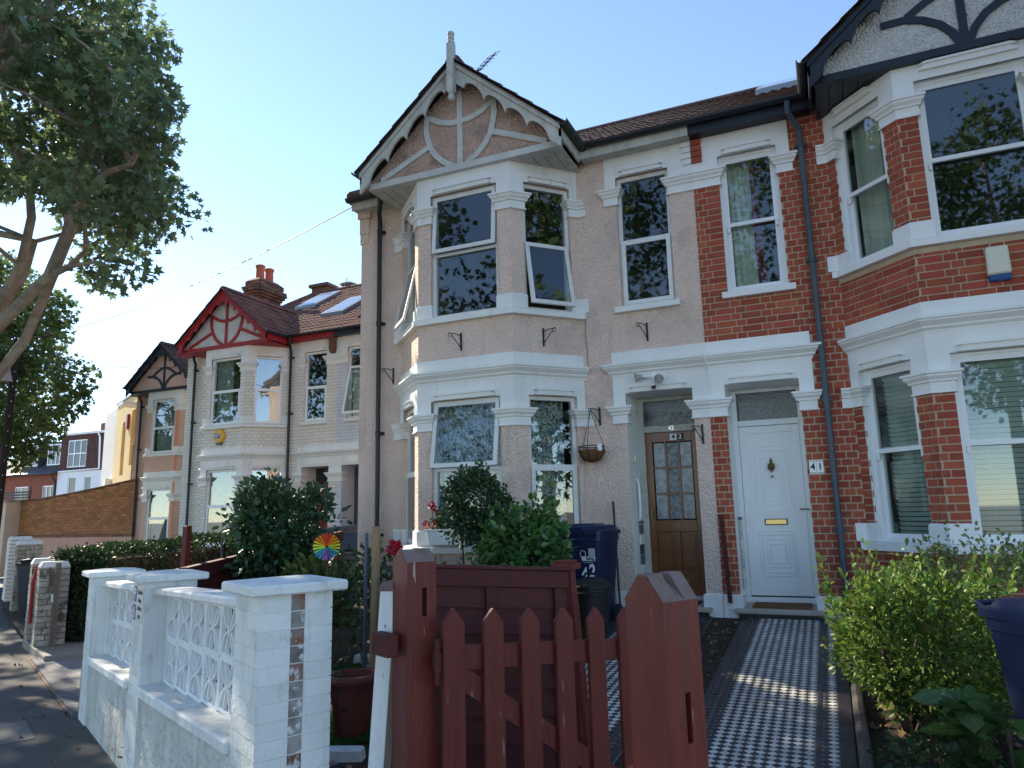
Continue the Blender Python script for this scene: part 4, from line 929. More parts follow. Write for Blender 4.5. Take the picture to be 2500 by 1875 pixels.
for k in range(7): z = 7.5+k*.075; mb.tube([(5.3-k*.03, 2.3, z), (4.75+k*.02, 2.95, z+.05*(-1)**k)], .006, 5)
mb.build('aerial', 'grey_timber', ch)
mb = MB(-1); mb.box(3.55, 4.15, 4.0, 4.5, 8.2, 8.72); mb.box(3.47, 4.22, 3.92, 4.58, 8.72, 8.82); one(mb, 'chimney_stub', 'old_brick', 'low dark chimney stub on the ridge beside the two roof lights', 'chimney', loc=cl)
dish = MB(-1); dish.lathe([(.02, .10), (.16, .04), (.28, -.02), (.30, -.02), (.17, .0), (.02, .04)], (2.9, 4.3, 8.75), 20); dish.tube([(3.0, 4.3, 8.4), (3.0, 4.3, 9.0)], .018, 6)
one(dish, 'satellite_dish', 'steel_grey', 'pale satellite dish behind the ridge of the red gabled house', 'dish', loc=cl)

# ---- number 43: bluish white painted brick neighbour
H43 = thing('white_brick_house', 'bluish white painted brick house half hidden behind the pebbledashed house', 'house', SEAM+OFF_B)
s = 1
w = shell(H43, s, 'bluewhite_mortar', 'bluewhite_brick', 'bluewhite_brick'); moulded(H43, s, 'white_paint')
lay_bricks(H43, s, w, 'bluewhite_brick', 150, [x for x in BRICK_SPEC if x[0] == 0])
roof(H43, s, 'tile_red', 120, hip=False); gutters(H43, s, 'barge_black', 'barge_black', 'barge_black'); 
upvc_window(H43, 0, OPEN[0][1], 4.95, s, 'upvc', 'glass_far', bot=R(14))
mb = MB(s); mb.box(.19, .985, .50, .58, 0.0, 2.6); mb.build('door', 'pipe_slate', H43)
curtain(H43, 0, OPEN[0][1], s, 'blind', 'roller_blind', 'slatted blind behind the tilted upper window of the bluish white house', 'blind', folds=8, amp=.006, z0=0, z1=.7)

# ---- number 45: pink house
H45 = thing('pink_house', 'pink rendered bay house with black bargeboards beside the orange brick wall', 'house', SEAM+OFF_C)
s = -1
shell(H45, s, 'pink_pebble', 'white_paint', 'white_paint'); moulded(H45, s, 'white_paint')
roof(H45, s, 'tile_brown', 150); gutters(H45, s, 'pipe_black', 'barge_black', 'barge_black'); bargeboards(H45, s, 'barge_black', scallops=5)
gable(H45, s, 'pink_pebble', 'barge_black', 'fan', 'barge_black', 'barge_black'); downpipe(H45, s, 'pipe_black', 4.62)
for i in (1, 2, 3):
    upvc_window(H45, i, OPEN[i][0], 1.74, s, 'upvc', 'glass_far'); upvc_window(H45, i, OPEN[i][1], 4.50, s, 'upvc', 'glass_far')
for j, lb_ in ((0, 'grey curtain in the ground floor bay window of the pink house'), (1, 'grey curtain in the upper bay window of the pink house')):
    curtain(H45, 2, OPEN[2][j], s, 'curtain_grey', 'curtain', lb_, 'curtain', folds=9)
for zz0, zz1 in ((1.01, 2.22), (2.44, 2.82), (3.13, 3.60), (3.88, 4.98)):
    T = seg_T(2, .004); mb = MB(s); mb.hexa([T(a, d, z) for z in (zz0, zz1) for a, d in ((0.0, 0), (.10, 0), (.10, .014), (0.0, .014))]); mb.build('orange_band', 'orange_paint', H45)

# ------------------------------------------------------------------ ground, street, gardens
P0 = Vector((-2.365, 2.536, 0)); SD = Vector((-.88524, .46513, 0)); NI = Vector((.46513, .88524, 0))
def SW(t, w, z): p = P0 + SD*t + NI*w; return (p.x, p.y, z)
def line_y(x): return 2.536 + (x+2.365)*(-.46513/.88524)
def gz(x, y):
    if x > -6.2: return max(.015, .48-.067*(8.5-y))
    if x > -16.5: return max(.012, .258-.028*(13.8-y))
    return .02
mb = MB(); mb.add([(-400, -300, -.18), (300, -300, -.18), (300, 500, -.18), (-400, 500, -.18)], [(0, 1, 2, 3)]); structure(mb, 'ground', 'ground', fix=False)
def sheet(name, m, t0, t1, w0, w1, z, n=1):
    mb = MB(); mb.hexa([SW(t, w, q) for q in (z-.06, z) for t, w in ((t0, w0), (t1, w0), (t1, w1), (t0, w1))]); return structure(mb, name, m)
sheet('pavement', 'asphalt', -30, 42, -3.2, .25, 0.0); sheet('kerb', 'concrete', -30, 42, -3.33, -3.203, .005); sheet('road', 'old_road', -60, 60, -11.6, -3.333, -.115)
sheet('pavement', 'slab_paving', -60, 60, -15.2, -11.603, 0.0)
def garden(name, m, x0, x1, ytop, nx=24, ny=24, dz=0.0):
    mb = MB(); vs = []
    for i in range(nx+1):
        x = x0+(x1-x0)*i/nx
        for j in range(ny+1):
            yl = line_y(x)+.03; y = yl+(ytop-yl)*j/ny; vs.append((x, y, gz((x0+x1)/2 if False else x if x0 >= -6.2 else min(x, -6.21), y)+dz+random.uniform(-.004, .004)))
    mb.add(vs, [(i*(ny+1)+j, (i+1)*(ny+1)+j, (i+1)*(ny+1)+j+1, i*(ny+1)+j+1) for i in range(nx) for j in range(ny)])
    return structure(mb, name, m, fix=False)
garden('front_garden', 'litter_soil', -6.19, 5.0, 8.7, 48, 36)
garden('driveway', 'drive_dark', -9.25, -6.21, 14.0, 8, 12)
garden('front_garden', 'soil', -20.5, -9.26, 17.5, 16, 16)
# dark setts along the driveway mouth
ms = []
for k in range(30):
    ms.append(Matrix.Translation(SW(4.42+k*.118, .06, .012)) @ Matrix.Rotation(math.atan2(SD.y, SD.x), 4, 'Z') @ Matrix.Diagonal((.110, .20, .04, 1)))
sb = tag(MB().add([SW(4.38, -.06, .012), SW(8.0, -.06, .012), SW(8.0, .19, .012), SW(4.38, .19, .012)], [(0, 1, 2, 3)]).build('kerb_strip', 'dark_mortar', fix=False), kind='structure')
pieces('sett', 'setts_far', BOXV, BOXF, ms, 'setts', sb, (0, 0, 0), 60)
mb = MB(); mb.hexa([SW(t, w, z) for z in (-.02, .10) for t, w in ((7.35, .05), (9.2, -.02), (9.2, 1.1), (7.35, 1.0))]); structure(mb, 'concrete_slab', 'concrete', bevel=.01)
mb = MB(); mb.hexa([SW(t, w, z) for z in (-.02, .006) for t, w in ((3.85, -.92), (4.55, -.92), (4.55, -.36), (3.85, -.36))]); structure(mb, 'inspection_cover', 'cover_grey')
# ---- tiled paths
TH = math.atan(.067)
DIA_V = [(.5, 0, 0), (0, .5, 0), (-.5, 0, 0), (0, -.5, 0), (.5, 0, 1), (0, .5, 1), (-.5, 0, 1), (0, -.5, 1)]
DIA_F = [(4, 5, 6, 7), (0, 1, 5, 4), (1, 2, 6, 5), (2, 3, 7, 6), (3, 0, 4, 7)]
def tiled_path(x0, x1, inner, outer, most, yend):
    """x0 < x1; border bands at the given x; diagonal black and white tiles between"""
    y1 = 8.42; mb = MB(); ys = [yend, y1]
    mb.hexa([(x, y, gz(0, y)+q) for q in (-.03, .018) for x, y in ((x0, yend), (x1, yend), (x1, y1), (x0, y1))]); p = structure(mb, 'path', 'grout')
    bands = []
    for a, b in inner+outer:
        y = yend
        while y < y1-.05:
            ln = random.uniform(.14, .16); e = min(y+ln, y1-.01)
            mb = MB(); h = .0215+random.uniform(0, .0015); mb.hexa([(x, q, gz(0, q)+z) for z in (.0, h) for x, q in ((a+.001, y), (b-.001, y), (b-.001, e-.002), (a+.001, e-.002))]); mb.build('border_tile', 'tile_black', p); y = e
    DG = .066; W_, B_ = [], []
    r = 0; y = yend
    spans = []
    xs = sorted([v for ab in inner+outer for v in ab])
    spans = [(xs[1], xs[2]), (xs[3], xs[4]), (xs[5], xs[6])]
    while y < y1-.03:
        for a, b in spans:
            x = a + (0 if r % 2 == 0 else DG/2)
            k0 = int(math.floor((x-spans[0][0])/DG+.5))
            while x < b+.001:
                if a+.012 < x < b-.012:
                    w = (r % 2 == 0)
                    m4 = Matrix.Translation((x, y, gz(0, y)+.0165)) @ Matrix.Rotation(TH, 4, 'X') @ Matrix.Rotation(random.uniform(-.025, .025), 4, 'X') @ Matrix.Rotation(random.uniform(-.025, .025), 4, 'Y') @ Matrix.Rotation(random.uniform(-.03, .03), 4, 'Z') @ Matrix.Diagonal((DG-.003, DG-.003, .0055, 1))
                    (W_ if w else B_).append(m4)
                x += DG
        r += 1; y += DG/2
    pieces('floor_tile', 'floor_tiles_far', DIA_V, DIA_F, W_, 'tile_white', p, (0, 0, 0), most, key='wt'); pieces('floor_tile', 'floor_tiles_far', DIA_V, DIA_F, B_, 'tile_black', p, (0, 0, 0), most, key='bt')
    return p
tiled_path(-.99, .0, [(-.875, -.845), (-.215, -.185)], [(-.99, -.945), (-.085, .0)], 150, 1.9)
tiled_path(-2.35, -1.31, [(-2.24, -2.21), (-1.43, -1.40)], [(-2.35, -2.31), (-1.35, -1.31)], 150, 3.2)
# rope-topped edging tiles beside the right-hand path
re = thing('rope_edging', 'grey rope-topped edging tiles along the right side of the path', 'edging', (.05, 2.0, .05))
y = 2.0; k = 0
while y < 7.9:
    mb = MB(); z = gz(0, y)
    mb.hexa([(a-.05, q-2.0, gz(0, q)+h-.05) for h in (-.06, .055) for a, q in ((.028, y), (.062, y), (.062, y+.222), (.028, y+.222))])
    for j in range(6):
        q = y+.018+j*.037; c = Vector((-.005, q-2.0, gz(0, q)+.062-.05)); a = Vector((.55, 1, 0)).normalized()*.022
        mb.tube([c-a, c-a*.5, c+a*.5, c+a], [.026, .037, .037, .026], 8)
    mb.build('edging_tile', 'rope_grey', re, smooth=False); y += .226

# ------------------------------------------------------------------ white screen-block wall
TW = lambda t, w, z: tuple(Vector(SW(t, w, z))-Vector((P0.x, P0.y, 0)))
WL = thing('screen_block_wall', 'white painted garden wall of pierced screen blocks with three capped pillars', 'wall', (P0.x, P0.y, 0))
def slab(name, m, t0, t1, w0, w1, za, zb, sl=.035, bev=.006, par=None, base_flat=False):
    mb = MB(T=TW); mb.hexa([(t, w, (za if i == 0 else zb)-(0 if (i == 0 and base_flat) else sl*t)) for i in (0, 1) for t, w in ((t0, w0), (t1, w0), (t1, w1), (t0, w1))])
    return mb.build(name, m, par or WL, bevel=bev)
slab('base', 'wall_render', -.02, 4.30, .012, .30, -.05, .635, base_flat=True); 
for a, b in ((.262, 1.18), (1.184, 2.098), (2.424, 3.2), (3.204, 3.998)): slab('ledge', 'wall_white', a, b, -.022, .20, .632, .700, bev=.012)
for a, b in ((.27, 1.2), (1.204, 2.10), (2.42, 3.998)): slab('coping', 'wall_white', a, b, .055, .235, 1.262, 1.312, bev=.012)
slab('panel_edge', 'wall_white', .262, .335, .10, .19, .70, 1.262); slab('panel_edge', 'wall_white', 3.93, 3.998, .10, .19, .70, 1.262)
def screen_block():
    mb = MB(); h = .1425; d = .045
    for a, b, c, e in ((-h, -h+.020, -h, h), (h-.020, h, -h, h), (-h+.020, h-.020, h-.022, h), (-h+.020, h-.020, -h, -h+.022)): mb.box(a, b, -.011, .011, c, e)
    for sz in (-1, 1):
        for sx in (-1, 1):
            mb.strip([(sx*.004, sz*.0), (sx*.045, sz*.018), (sx*.082, sz*.050), (sx*.104, sz*.088), (sx*.116, sz*.124)], .016, -.011+.001*sx, .013, 'y')
            mb.strip([(sx*.006, sz*.004), (sx*.022, sz*.040), (sx*.040, sz*.082), (sx*.050, sz*.124)], .012, -.009+.001*sx, .012, 'y')
    mb.box(-.018, .018, -.016, .016, -.016, .016)
    me = bpy.data.meshes.new('screen_block'); me.from_pydata(mb.v, [], mb.f); me.materials.append(M('screen_white')); me.update(); return me
SBM = screen_block(); ang = math.atan2(-SD.y, -SD.x)
cols = [.335+.1435+.287*k for k in range(6)] + [2.495+.1435+.287*k for k in range(5)]
for c in cols:
    for r in range(2):
        o = bpy.data.objects.new('screen_block', SBM); link(o, WL)
        o.matrix_local = Matrix.Translation(TW(c, .145, .70+.141+.2815*r-.035*c)) @ Matrix.Rotation(ang, 4, 'Z') @ Matrix.Rotation(.035, 4, 'Y') @ Matrix.Diagonal((1, 1, .985, 1))
slab('panel_edge', 'wall_white', 2.424, 2.494, .10, .19, .70, 1.262)
def cap(t0, t1, w0, w1, z):
    mb = MB(T=TW); o = .055
    c = [(t0-o, w0-o), (t1+o, w0-o), (t1+o, w1+o), (t0-o, w1+o)]; tm, wm = (t0+t1)/2, (w0+w1)/2
    vs = [(a, b, z) for a, b in c]+[(a, b, z+.046) for a, b in c]+[(tm, wm-.06, z+.066), (tm, wm+.06, z+.066)]
    mb.add(vs, [(0, 3, 2, 1), (0, 1, 5, 4), (1, 2, 6, 5), (2, 3, 7, 6), (3, 0, 4, 7), (4, 5, 8), (5, 6, 9, 8), (6, 7, 9), (7, 4, 8, 9)])
    mb.build('cap', 'wall_white', WL, bevel=.008)
def pillar(t0, t1, z, deep, strip=False, course=.0747):
    w1 = deep
    mb = MB(T=TW); mb.box(t0+.002, t1-.008, .003, w1-.008, -.05, z); core = mb.build('pillar', 'wall_white', WL)
    if strip: mb = MB(T=TW); mb.box(t0+.005, t0+.05, .139, .2045, -.05, z-.002); mb.build('joint_strip', 'dark_mortar', core)
    k = 0; za = .0
    while za < z-.01:
        h = min(course-.004, z-za); zc = za+h/2
        lo = .0
        if strip:                                           # brick end face with the unpainted strip in the middle
            for a, b, m in ((.0, .139, 'wall_white'), (.1395, .2035, 'old_strip'), (.204, w1, 'wall_white')):
                if m == 'old_strip' and random.random() < .4: m = 'old_strip_red'
                o = bpy.data.objects.new('brick', shared_mesh('pillar_brick|'+m, BOXV, BOXF, m)); link(o, core)
                pr = .0 if m == 'wall_white' else .004
                o.matrix_local = Matrix.Translation(TW(t0+.012+pr, (a+b)/2, zc)) @ Matrix.Rotation(ang, 4, 'Z') @ Matrix.Rotation(random.uniform(-.01, .01), 4, 'X') @ Matrix.Diagonal((.03, b-a, h, 1))
        ends = [t0, (t0+t1)/2 + (-.05 if k % 2 else .05), t1]
        for a, b in zip(ends, ends[1:]):
            o = bpy.data.objects.new('brick', shared_mesh('pillar_brick|wall_white', BOXV, BOXF, 'wall_white')); link(o, core)
            o.matrix_local = Matrix.Translation(TW((a+b)/2+(.003 if a == t0 else 0), .012, zc)) @ Matrix.Rotation(ang, 4, 'Z') @ Matrix.Rotation(random.uniform(-.01, .01), 4, 'X') @ Matrix.Diagonal((b-a-.006, .026, h, 1))
        za += course; k += 1
    cap(t0, t1, 0, w1, z)
pillar(-.06, .26, 1.345, .335, strip=True); pillar(2.10, 2.42, 1.275, .335); pillar(4.0, 4.30, 1.205, .335)
mb = MB(T=TW); mb.box(4.305, 4.345, .0, .10, 0, .62); mb.build('timber_post', 'bare_timber', WL)
# parking sign on the middle pillar
SG = thing('parking_sign', 'small grey disabled parking sign fixed to the middle wall pillar', 'sign', (P0.x, P0.y, 0))
def FW(t, z, w=-.006): return facing(TW(t, w, z), -NI.x, -NI.y)
mb = MB(T=TW); mb.box(2.125, 2.405, -.006, -.001, 1.005, 1.245); mb.build('plate', 'sign_grey', SG)
mb = MB(T=TW); mb.box(2.315, 2.398, -.008, -.0065, 1.135, 1.238); mb.build('blue_panel', 'sign_blue', SG); mb = MB(T=TW); mb.box(2.315, 2.398, -.008, -.0065, 1.018, 1.118); mb.build('blue_panel', 'sign_blue', SG)
text('lettering', 'P', .10, 'label_white', SG, FW(2.357, 1.187, -.0085), .0006, bold=.002)
mb = MB(T=TW); mb.tube([(2.357, -.009, 1.10), (2.357, -.009, 1.072), (2.338, -.009, 1.066), (2.332, -.009, 1.040)], .004, 6); mb.tube([(2.357+.024*math.cos(a), -.009, 1.052+.024*math.sin(a)) for a in [2.2+q*.5 for q in range(9)]], .0035, 6); mb.build('wheelchair_symbol', 'label_white', SG)
for k, wd in enumerate(('Disabled', 'badge', 'holders', 'only')): text('lettering', wd, .046, 'ink', SG, FW(2.215, 1.205-k*.052, -.0065), .0005, bold=.0006, sx=.95)

# ------------------------------------------------------------------ gate, posts, panel
def gate_post(name, label, corner, size, rot, z_sh, z_rg, slot, notch, z0):
    t = thing(name, label, 'gate post', (corner[0], corner[1], z0))
    a = math.atan2(SD.y, SD.x)+rot; e = Vector((math.cos(a), math.sin(a), 0)); n = Vector((e.y, -e.x, 0))
    if n.dot(NI) < 0: n = -n
    T = lambda x, y, z: tuple(e*x+n*y+Vector((0, 0, z-z0)))
    mb = MB(T=T); S = size; L = .028; sa, sb, sc, sd = slot
    mb.box(L, S, 0, S, z0, z_sh); mb.box(0, L, 0, S, z0, sc); mb.box(0, L, 0, S, sd, z_sh); mb.box(0, L, 0, sa, sc, sd); mb.box(0, L, sb, S, sc, sd)
    mb.build('shaft', 'post_red', t)
    mb = MB(T=T); mb.box(L-.002, L+.001, sa, sb, sc, sd); mb.build('mortise_shade', 'rubber', t)  # dark sheet at the back of the slot, standing in for its shade
    mb = MB(T=T)
    if notch:
        for y0, y1, zr in ((0, notch[0], z_rg), (notch[0], notch[1], z_rg-.028), (notch[1], S, z_rg)):
            mb.prism([(0, z_sh), (S, z_sh), (S*.62, zr), (S*.38, zr)], y0, y1, 'y')
    else: mb.prism([(0, z_sh), (S, z_sh), (S*.55, z_rg), (S*.45, z_rg)], 0, S, 'y')
    mb.build('weathered_top', 'weathered', t)
    mb = MB(T=T); mb.prism([(-.001, z_sh-.001), (S+.001, z_sh-.001), (S*.60, z_rg-.004), (S*.40, z_rg-.004)], -.003, -.0005, 'y'); mb.build('painted_end', 'post_red', t)
    return t, T
gate_post('gate_post', 'red gate post beside the white chipped timber post', (-1.68, 2.689), .140, R(-4), 1.478, 1.530, (.072, .095, 1.25, 1.37), None, .08)
pr, T2 = gate_post('gate_post', 'large red gate post nearest the camera, weathered at its notched top', (-.412, 1.870), .134, R(-2), 1.445, 1.512, (.062, .082, 1.10, 1.22), (.055, .085), .03)
mb = MB(T=T2); mb.box(.14, .165, .01, .09, .03, 1.02); mb.build('stop_batten', 'post_red', pr)
GH = Vector((-1.553, 2.784, 0)); GE = (Vector((-1.001, 3.788, 0))-GH).normalized(); GN = Vector((GE.y, -GE.x, 0))      # GN looks to the camera's side
gt = thing('picket_gate', 'dark red picket gate standing open between the two red posts', 'gate', (GH.x, GH.y, .10))
TG = lambda x, y, z: tuple(GE*x + GN*y + Vector((0, 0, z-.10-.088*x)))
for k in range(6):
    x = .035+.2085*k; mb = MB(T=TG); wd = .108
    poly = [(x-wd/2, .17), (x+wd/2, .17), (x+wd/2, 1.225), (x, 1.285), (x-wd/2, 1.225)]
    mb.prism(poly, .0, .024, 'y'); mb.build('picket', 'red_timber', gt, bevel=.003)
for z in (1.075, .42): mb = MB(T=TG); mb.box(-.03, 1.14, -.042, -.001, z-.05, z+.05); mb.build('rail', 'red_timber', gt, bevel=.003)
mb = MB(T=TG); mb.strip([(.03, 1.03), (1.05, .44)], .09, -.040, -.003, 'y'); mb.build('brace', 'red_timber', gt)
mb = MB(T=TG); mb.box(-.06, .0, .001, .012, 1.05, 1.10); mb.tube([(-.045, .012, .98), (-.045, .012, 1.16)], .011, 8); mb.build('hinge', 'red_timber_old', gt)
lt = MB(); e = SD; q = Vector((-1.70, 2.675, 1.14))
lt.add([tuple(q+e*a+NI*b+Vector((0, 0, c))) for c in (-.045, .045) for a, b in ((.02, -.055), (.16, -.055), (.16, .0), (.02, .0))], BOXF); one(lt, 'latch_block', 'red_timber_old', 'small red timber latch block on the left gate post', 'latch', bevel=.004)
# chipped white post next to it
wp = thing('white_post', 'chipped white timber post leaning beside the left red gate post', 'post', (-1.84, 2.80, .08))
mb = MB(); mb.hexa([(a+dx, b, z) for z, dx in ((0, -.075), (1.27, .02)) for a, b in ((-.035, -.05), (.03, -.03), (.0, .05), (-.06, .03))]); mb.build('shaft', 'chipped_white', wp)
mb = MB(); mb.hexa([(a+dx, b, z) for z, dx in ((0, -.07), (1.27, .025)) for a, b in ((.031, -.04), (.062, -.03), (.05, .05), (.015, .05))]); mb.build('bare_edge', 'grey_timber', wp)
mb = MB(); mb.hexa([(a*k+.018, b*k, z) for z, k in ((1.272, 1.08), (1.31, .8)) for a, b in ((-.04, -.05), (.06, -.035), (.05, .05), (-.05, .045))]); mb.build('top', 'weathered', wp)
# lapped fence panel behind the gate
FA = Vector((-2.30, 3.62, 0)); FB = Vector((-1.50, 4.18, 0)); fe = (FB-FA).normalized(); fn = Vector((fe.y, -fe.x, 0)); fl = (FB-FA).length
fp = thing('lapped_fence', 'dark red lapped fence panel standing behind the picket gate', 'fence panel', (FA.x, FA.y, .2))
TF = lambda x, y, z: tuple(fe*x+fn*y+Vector((0, 0, z-.2-.06*x)))
for k in range(7):
    z = .28+k*.148; mb = MB(T=TF); mb.hexa([(x, y, q) for q, y0, y1 in ((z, .004, .022), (z+.165, -.010, .002)) for x, y in ((0, y0), (fl, y0), (fl, y1), (0, y1))]); mb.build('board', 'red_timber_old', fp)
mb = MB(T=TF); mb.box(-.01, fl+.01, -.012, .034, 1.285, 1.385); mb.box(-.02, fl+.02, -.03, .05, 1.386, 1.405); mb.build('top_rail', 'red_timber_old', fp, bevel=.004)
mb = MB(T=TF); mb.box(fl*.50, fl*.50+.055, .023, .045, .25, 1.284); mb.build('batten', 'red_timber_old', fp)
mb = MB(T=TF); mb.box(fl-.08, fl-.035, .023, .045, .25, 1.284); mb.build('batten', 'red_timber_old', fp)
pp = thing('fence_post', 'dark red square fence post with flat cap at the panel end', 'post', (FB.x+.03, FB.y+.05, .18))
mb = MB(); mb.hexa([(a+dx, b, z) for z, dx in ((0, .04), (1.15, -.045)) for a, b in ((-.045, -.045), (.045, -.045), (.045, .045), (-.045, .045))]); mb.build('shaft', 'red_timber', pp, bevel=.003)
mb = MB(); mb.box(-.12, .03, -.07, .07, 1.151, 1.19); mb.box(-.105, .015, -.055, .055, 1.19, 1.205); mb.build('cap', 'red_timber', pp, bevel=.004)
# boundary fence on the far side of the pebbledashed house's garden
bf = thing('boundary_fence', 'dark red timber fence between the white wall and the dark glossy camellia', 'fence', (-6.2, 4.75, .2))
nb = 8
for k in range(9):
    mb = MB()
    zt = lambda y: 1.10+.11*(y-5.0)
    z0_ = k*.14; mb.hexa([(x, y-4.75, max(.0, (zt(y)-.2-.1)*((k+q)/9))-.0+.0) for q, x0_, x1_ in ((0, .02, .04), (1.12, -.01, .012)) for x, y in ((x0_, 4.75), (x0_, 8.2), (x1_, 8.2), (x1_, 4.75))]); mb.build('board', 'red_timber_old', bf)
mb = MB(); mb.hexa([(x, y-4.75, zt(y)-.2+q) for q in (-.10, .03) for x, y in ((-.03, 4.75), (.06, 4.75), (.06, 8.2), (-.03, 8.2))]); mb.build('top_rail', 'red_timber_old', bf)
mb = MB(); mb.box(.041, .065, .75, .83, 0, 1.0); mb.build('batten', 'red_timber_old', bf)
rp = MB(); rp.hexa([(a+dx, b, z) for z, dx in ((.2, -.02), (1.615, .02)) for a, b in ((-.035, -.035), (.035, -.035), (.035, .035), (-.035, .035))]); one(rp, 'timber_stake', 'red_timber', 'dark red square stake standing at the boundary fence before the hedge', 'stake', loc=(-6.66, 6.02, 0), bevel=.004)
gp = MB(); gp.tube([(.0, .0, .2), (-.02, -.05, 1.20)], .020, 8); one(gp, 'metal_pole', 'steel_grey', 'thin grey metal pole with dark grip beside the glossy camellia', 'pole', loc=(-6.22, 6.22, 0))
gp2 = MB(); gp2.tube([(-.02, -.05, 1.21), (-.025, -.06, 1.54)], .026, 8); o = gp2.build('grip', 'bin_black', bpy.data.objects['metal_pole'])

# ------------------------------------------------------------------ left of the terrace
# orange brick side wall with sloping top on a pink rendered base
bw = thing('brick_garden_wall', 'orange brick garden wall with a sloping top above a pink rendered base', 'wall', (-26.1, 16.4, 0))
XL, XR = 0.0, 5.66
def wtop(x): return 2.44+.55*(max(0, x)/5.66)**1.35
mb = MB(); n = 14
for k in range(n):
    a, b = XL+(XR-XL)*k/n, XL+(XR-XL)*(k+1)/n
    mb.hexa([(a, .0, 1.27), (b, 0, 1.27), (b, .2, 1.27), (a, .2, 1.27), (a, 0, wtop(a)), (b, 0, wtop(b)), (b, .2, wtop(b)), (a, .2, wtop(a))])
core = mb.build('wall', 'dark_mortar', bw)
ms = []; z = 1.30; r = 0
while z < 3.0:
    x = -.14 if r % 2 else 0
    while x < XR:
        a, b = max(x, 0), min(x+.268, XR)
        if b-a > .04 and min(wtop(a), wtop(b)) > z+.06: ms.append(boxmat(((a+b)/2, .0, z+.039), (b-a, .03, .076)))
        x += .282
    z += .090; r += 1
pieces('brick', 'bricks_far', BOXV, BOXF, ms, 'orange_brick', core, bw.location, 300)
for k in range(n):
    a, b = XL+(XR-XL)*k/n, XL+(XR-XL)*(k+1)/n-.01
    mb = MB(); mb.hexa([(a, -.05, wtop(a)+.002), (b, -.05, wtop(b)+.002), (b, .25, wtop(b)+.002), (a, .25, wtop(a)+.002), (a, -.05, wtop(a)+.05), (b, -.05, wtop(b)+.05), (b, .25, wtop(b)+.05), (a, .25, wtop(a)+.05)]); mb.build('coping_tile', 'old_brick', bw)
mb = MB(); mb.box(0, XR, -.04, .22, -.1, 1.20); mb.build('render_base', 'pink_render', bw); mb = MB(); mb.box(-.02, XR, -.07, .24, 1.20, 1.268); mb.build('ledge', 'old_brick', bw)
cp = thing('rendered_pillar', 'tall cream rendered pillar at the end of the orange brick wall', 'pillar', (-26.55, 16.25, 0))
mb = MB(); mb.box(-.42, .42, -.35, .30, -.1, 2.42); mb.build('shaft', 'cream_pillar', cp); mb = MB(); mb.box(-.47, .47, -.40, .35, 2.42, 2.50); mb.build('cap', 'peeling', cp)
mb = MB(); mb.box(-3.0, -.43, .1, .25, -.1, 1.75); mb.build('side_wall', 'cream_render', cp)
rl = thing('dark_railing', 'dark slatted railing above the wall before the far brick house', 'railing', (-30, 19.5, 0))
for k in range(4): mb = MB(); mb.box(-3.2, -.6, 0, .05, 2.62+k*.11, 2.69+k*.11); mb.build('rail', 'iron', rl)
for x in (-3.1, -.7): mb = MB(); mb.box(x, x+.07, .051, .1, 0, 3.2); mb.build('post', 'iron', rl)
# cream rendered building, parallel with the street
cb = thing('cream_building', 'tall cream rendered building with two blocked-up windows catching the sun', 'building', (-23.8, 19.1, 0))
TC = lambda t, w, z: (SD.x*t+NI.x*w, SD.y*t+NI.y*w, z)
def recess_wall(T, t0, t1, z0, z1, holes, deep, th=.5):
    mb = MB(T=T); ts = sorted({t0, t1}|{h for q in holes for h in q[:2]}); zs = sorted({z0, z1}|{h for q in holes for h in q[2:]})
    for a, b in zip(ts, ts[1:]):
        for c, d in zip(zs, zs[1:]):
            inn = any(q[0] <= a and b <= q[1] and q[2] <= c and d <= q[3] for q in holes)
            mb.box(a, b, deep if inn else 0, th, c, d)
    return mb
mb = recess_wall(TC, -3.0, 4.95, 0, 6.67, [(2.75, 3.45, 3.55, 5.75), (.9, 1.7, 3.85, 6.05)], .14); mb.build('wall', 'cream_render', cb, fix=True)
mb = MB(T=TC); mb.box(-3.0, 4.98, -.05, .5, 6.672, 6.75); mb.build('parapet', 'concrete', cb)
mb = MB(T=TC); mb.box(2.05, 2.35, -.10, -.001, 5.35, 5.95); mb.build('alarm_box', 'barge_red', cb)
mb = MB(T=TC); mb.tube([(.75, -.05, 2.2), (.75, -.05, 4.6), (1.05, -.05, 4.6)], .03, 6); mb.build('conduit', 'concrete', cb)
mb = MB(T=TC); mb.box(.3, 1.3, -.6, -.02, 6.10, 6.2); mb.build('floodlight', 'label_white', cb)
mb = MB(T=TC); mb.box(4.98, 7.9, .05, .6, 0, 6.60); pw = mb.build('pier', 'bluewhite_brick', cb)
ms = []; z = 3.0; r = 0; ang_c = math.atan2(SD.y, SD.x)
while z < 6.5:
    x = 4.98-(.11 if r % 2 else 0)
    while x < 7.9:
        a, b = max(x, 4.98), min(x+.214, 7.9)
        if b-a > .04: ms.append(boxmat(TC((a+b)/2, .05, z), (b-a, .02, .064), ang_c))
        x += .225
    z += .075; r += 1
pieces('brick', 'bricks_far', BOXV, BOXF, ms, 'cream_brick', pw, cb.location, 250)
mb = MB(T=TC); mb.box(5.0, 5.5, -.25, .04, 2.6, 3.5); mb.build('meter_box', 'label_white', cb)
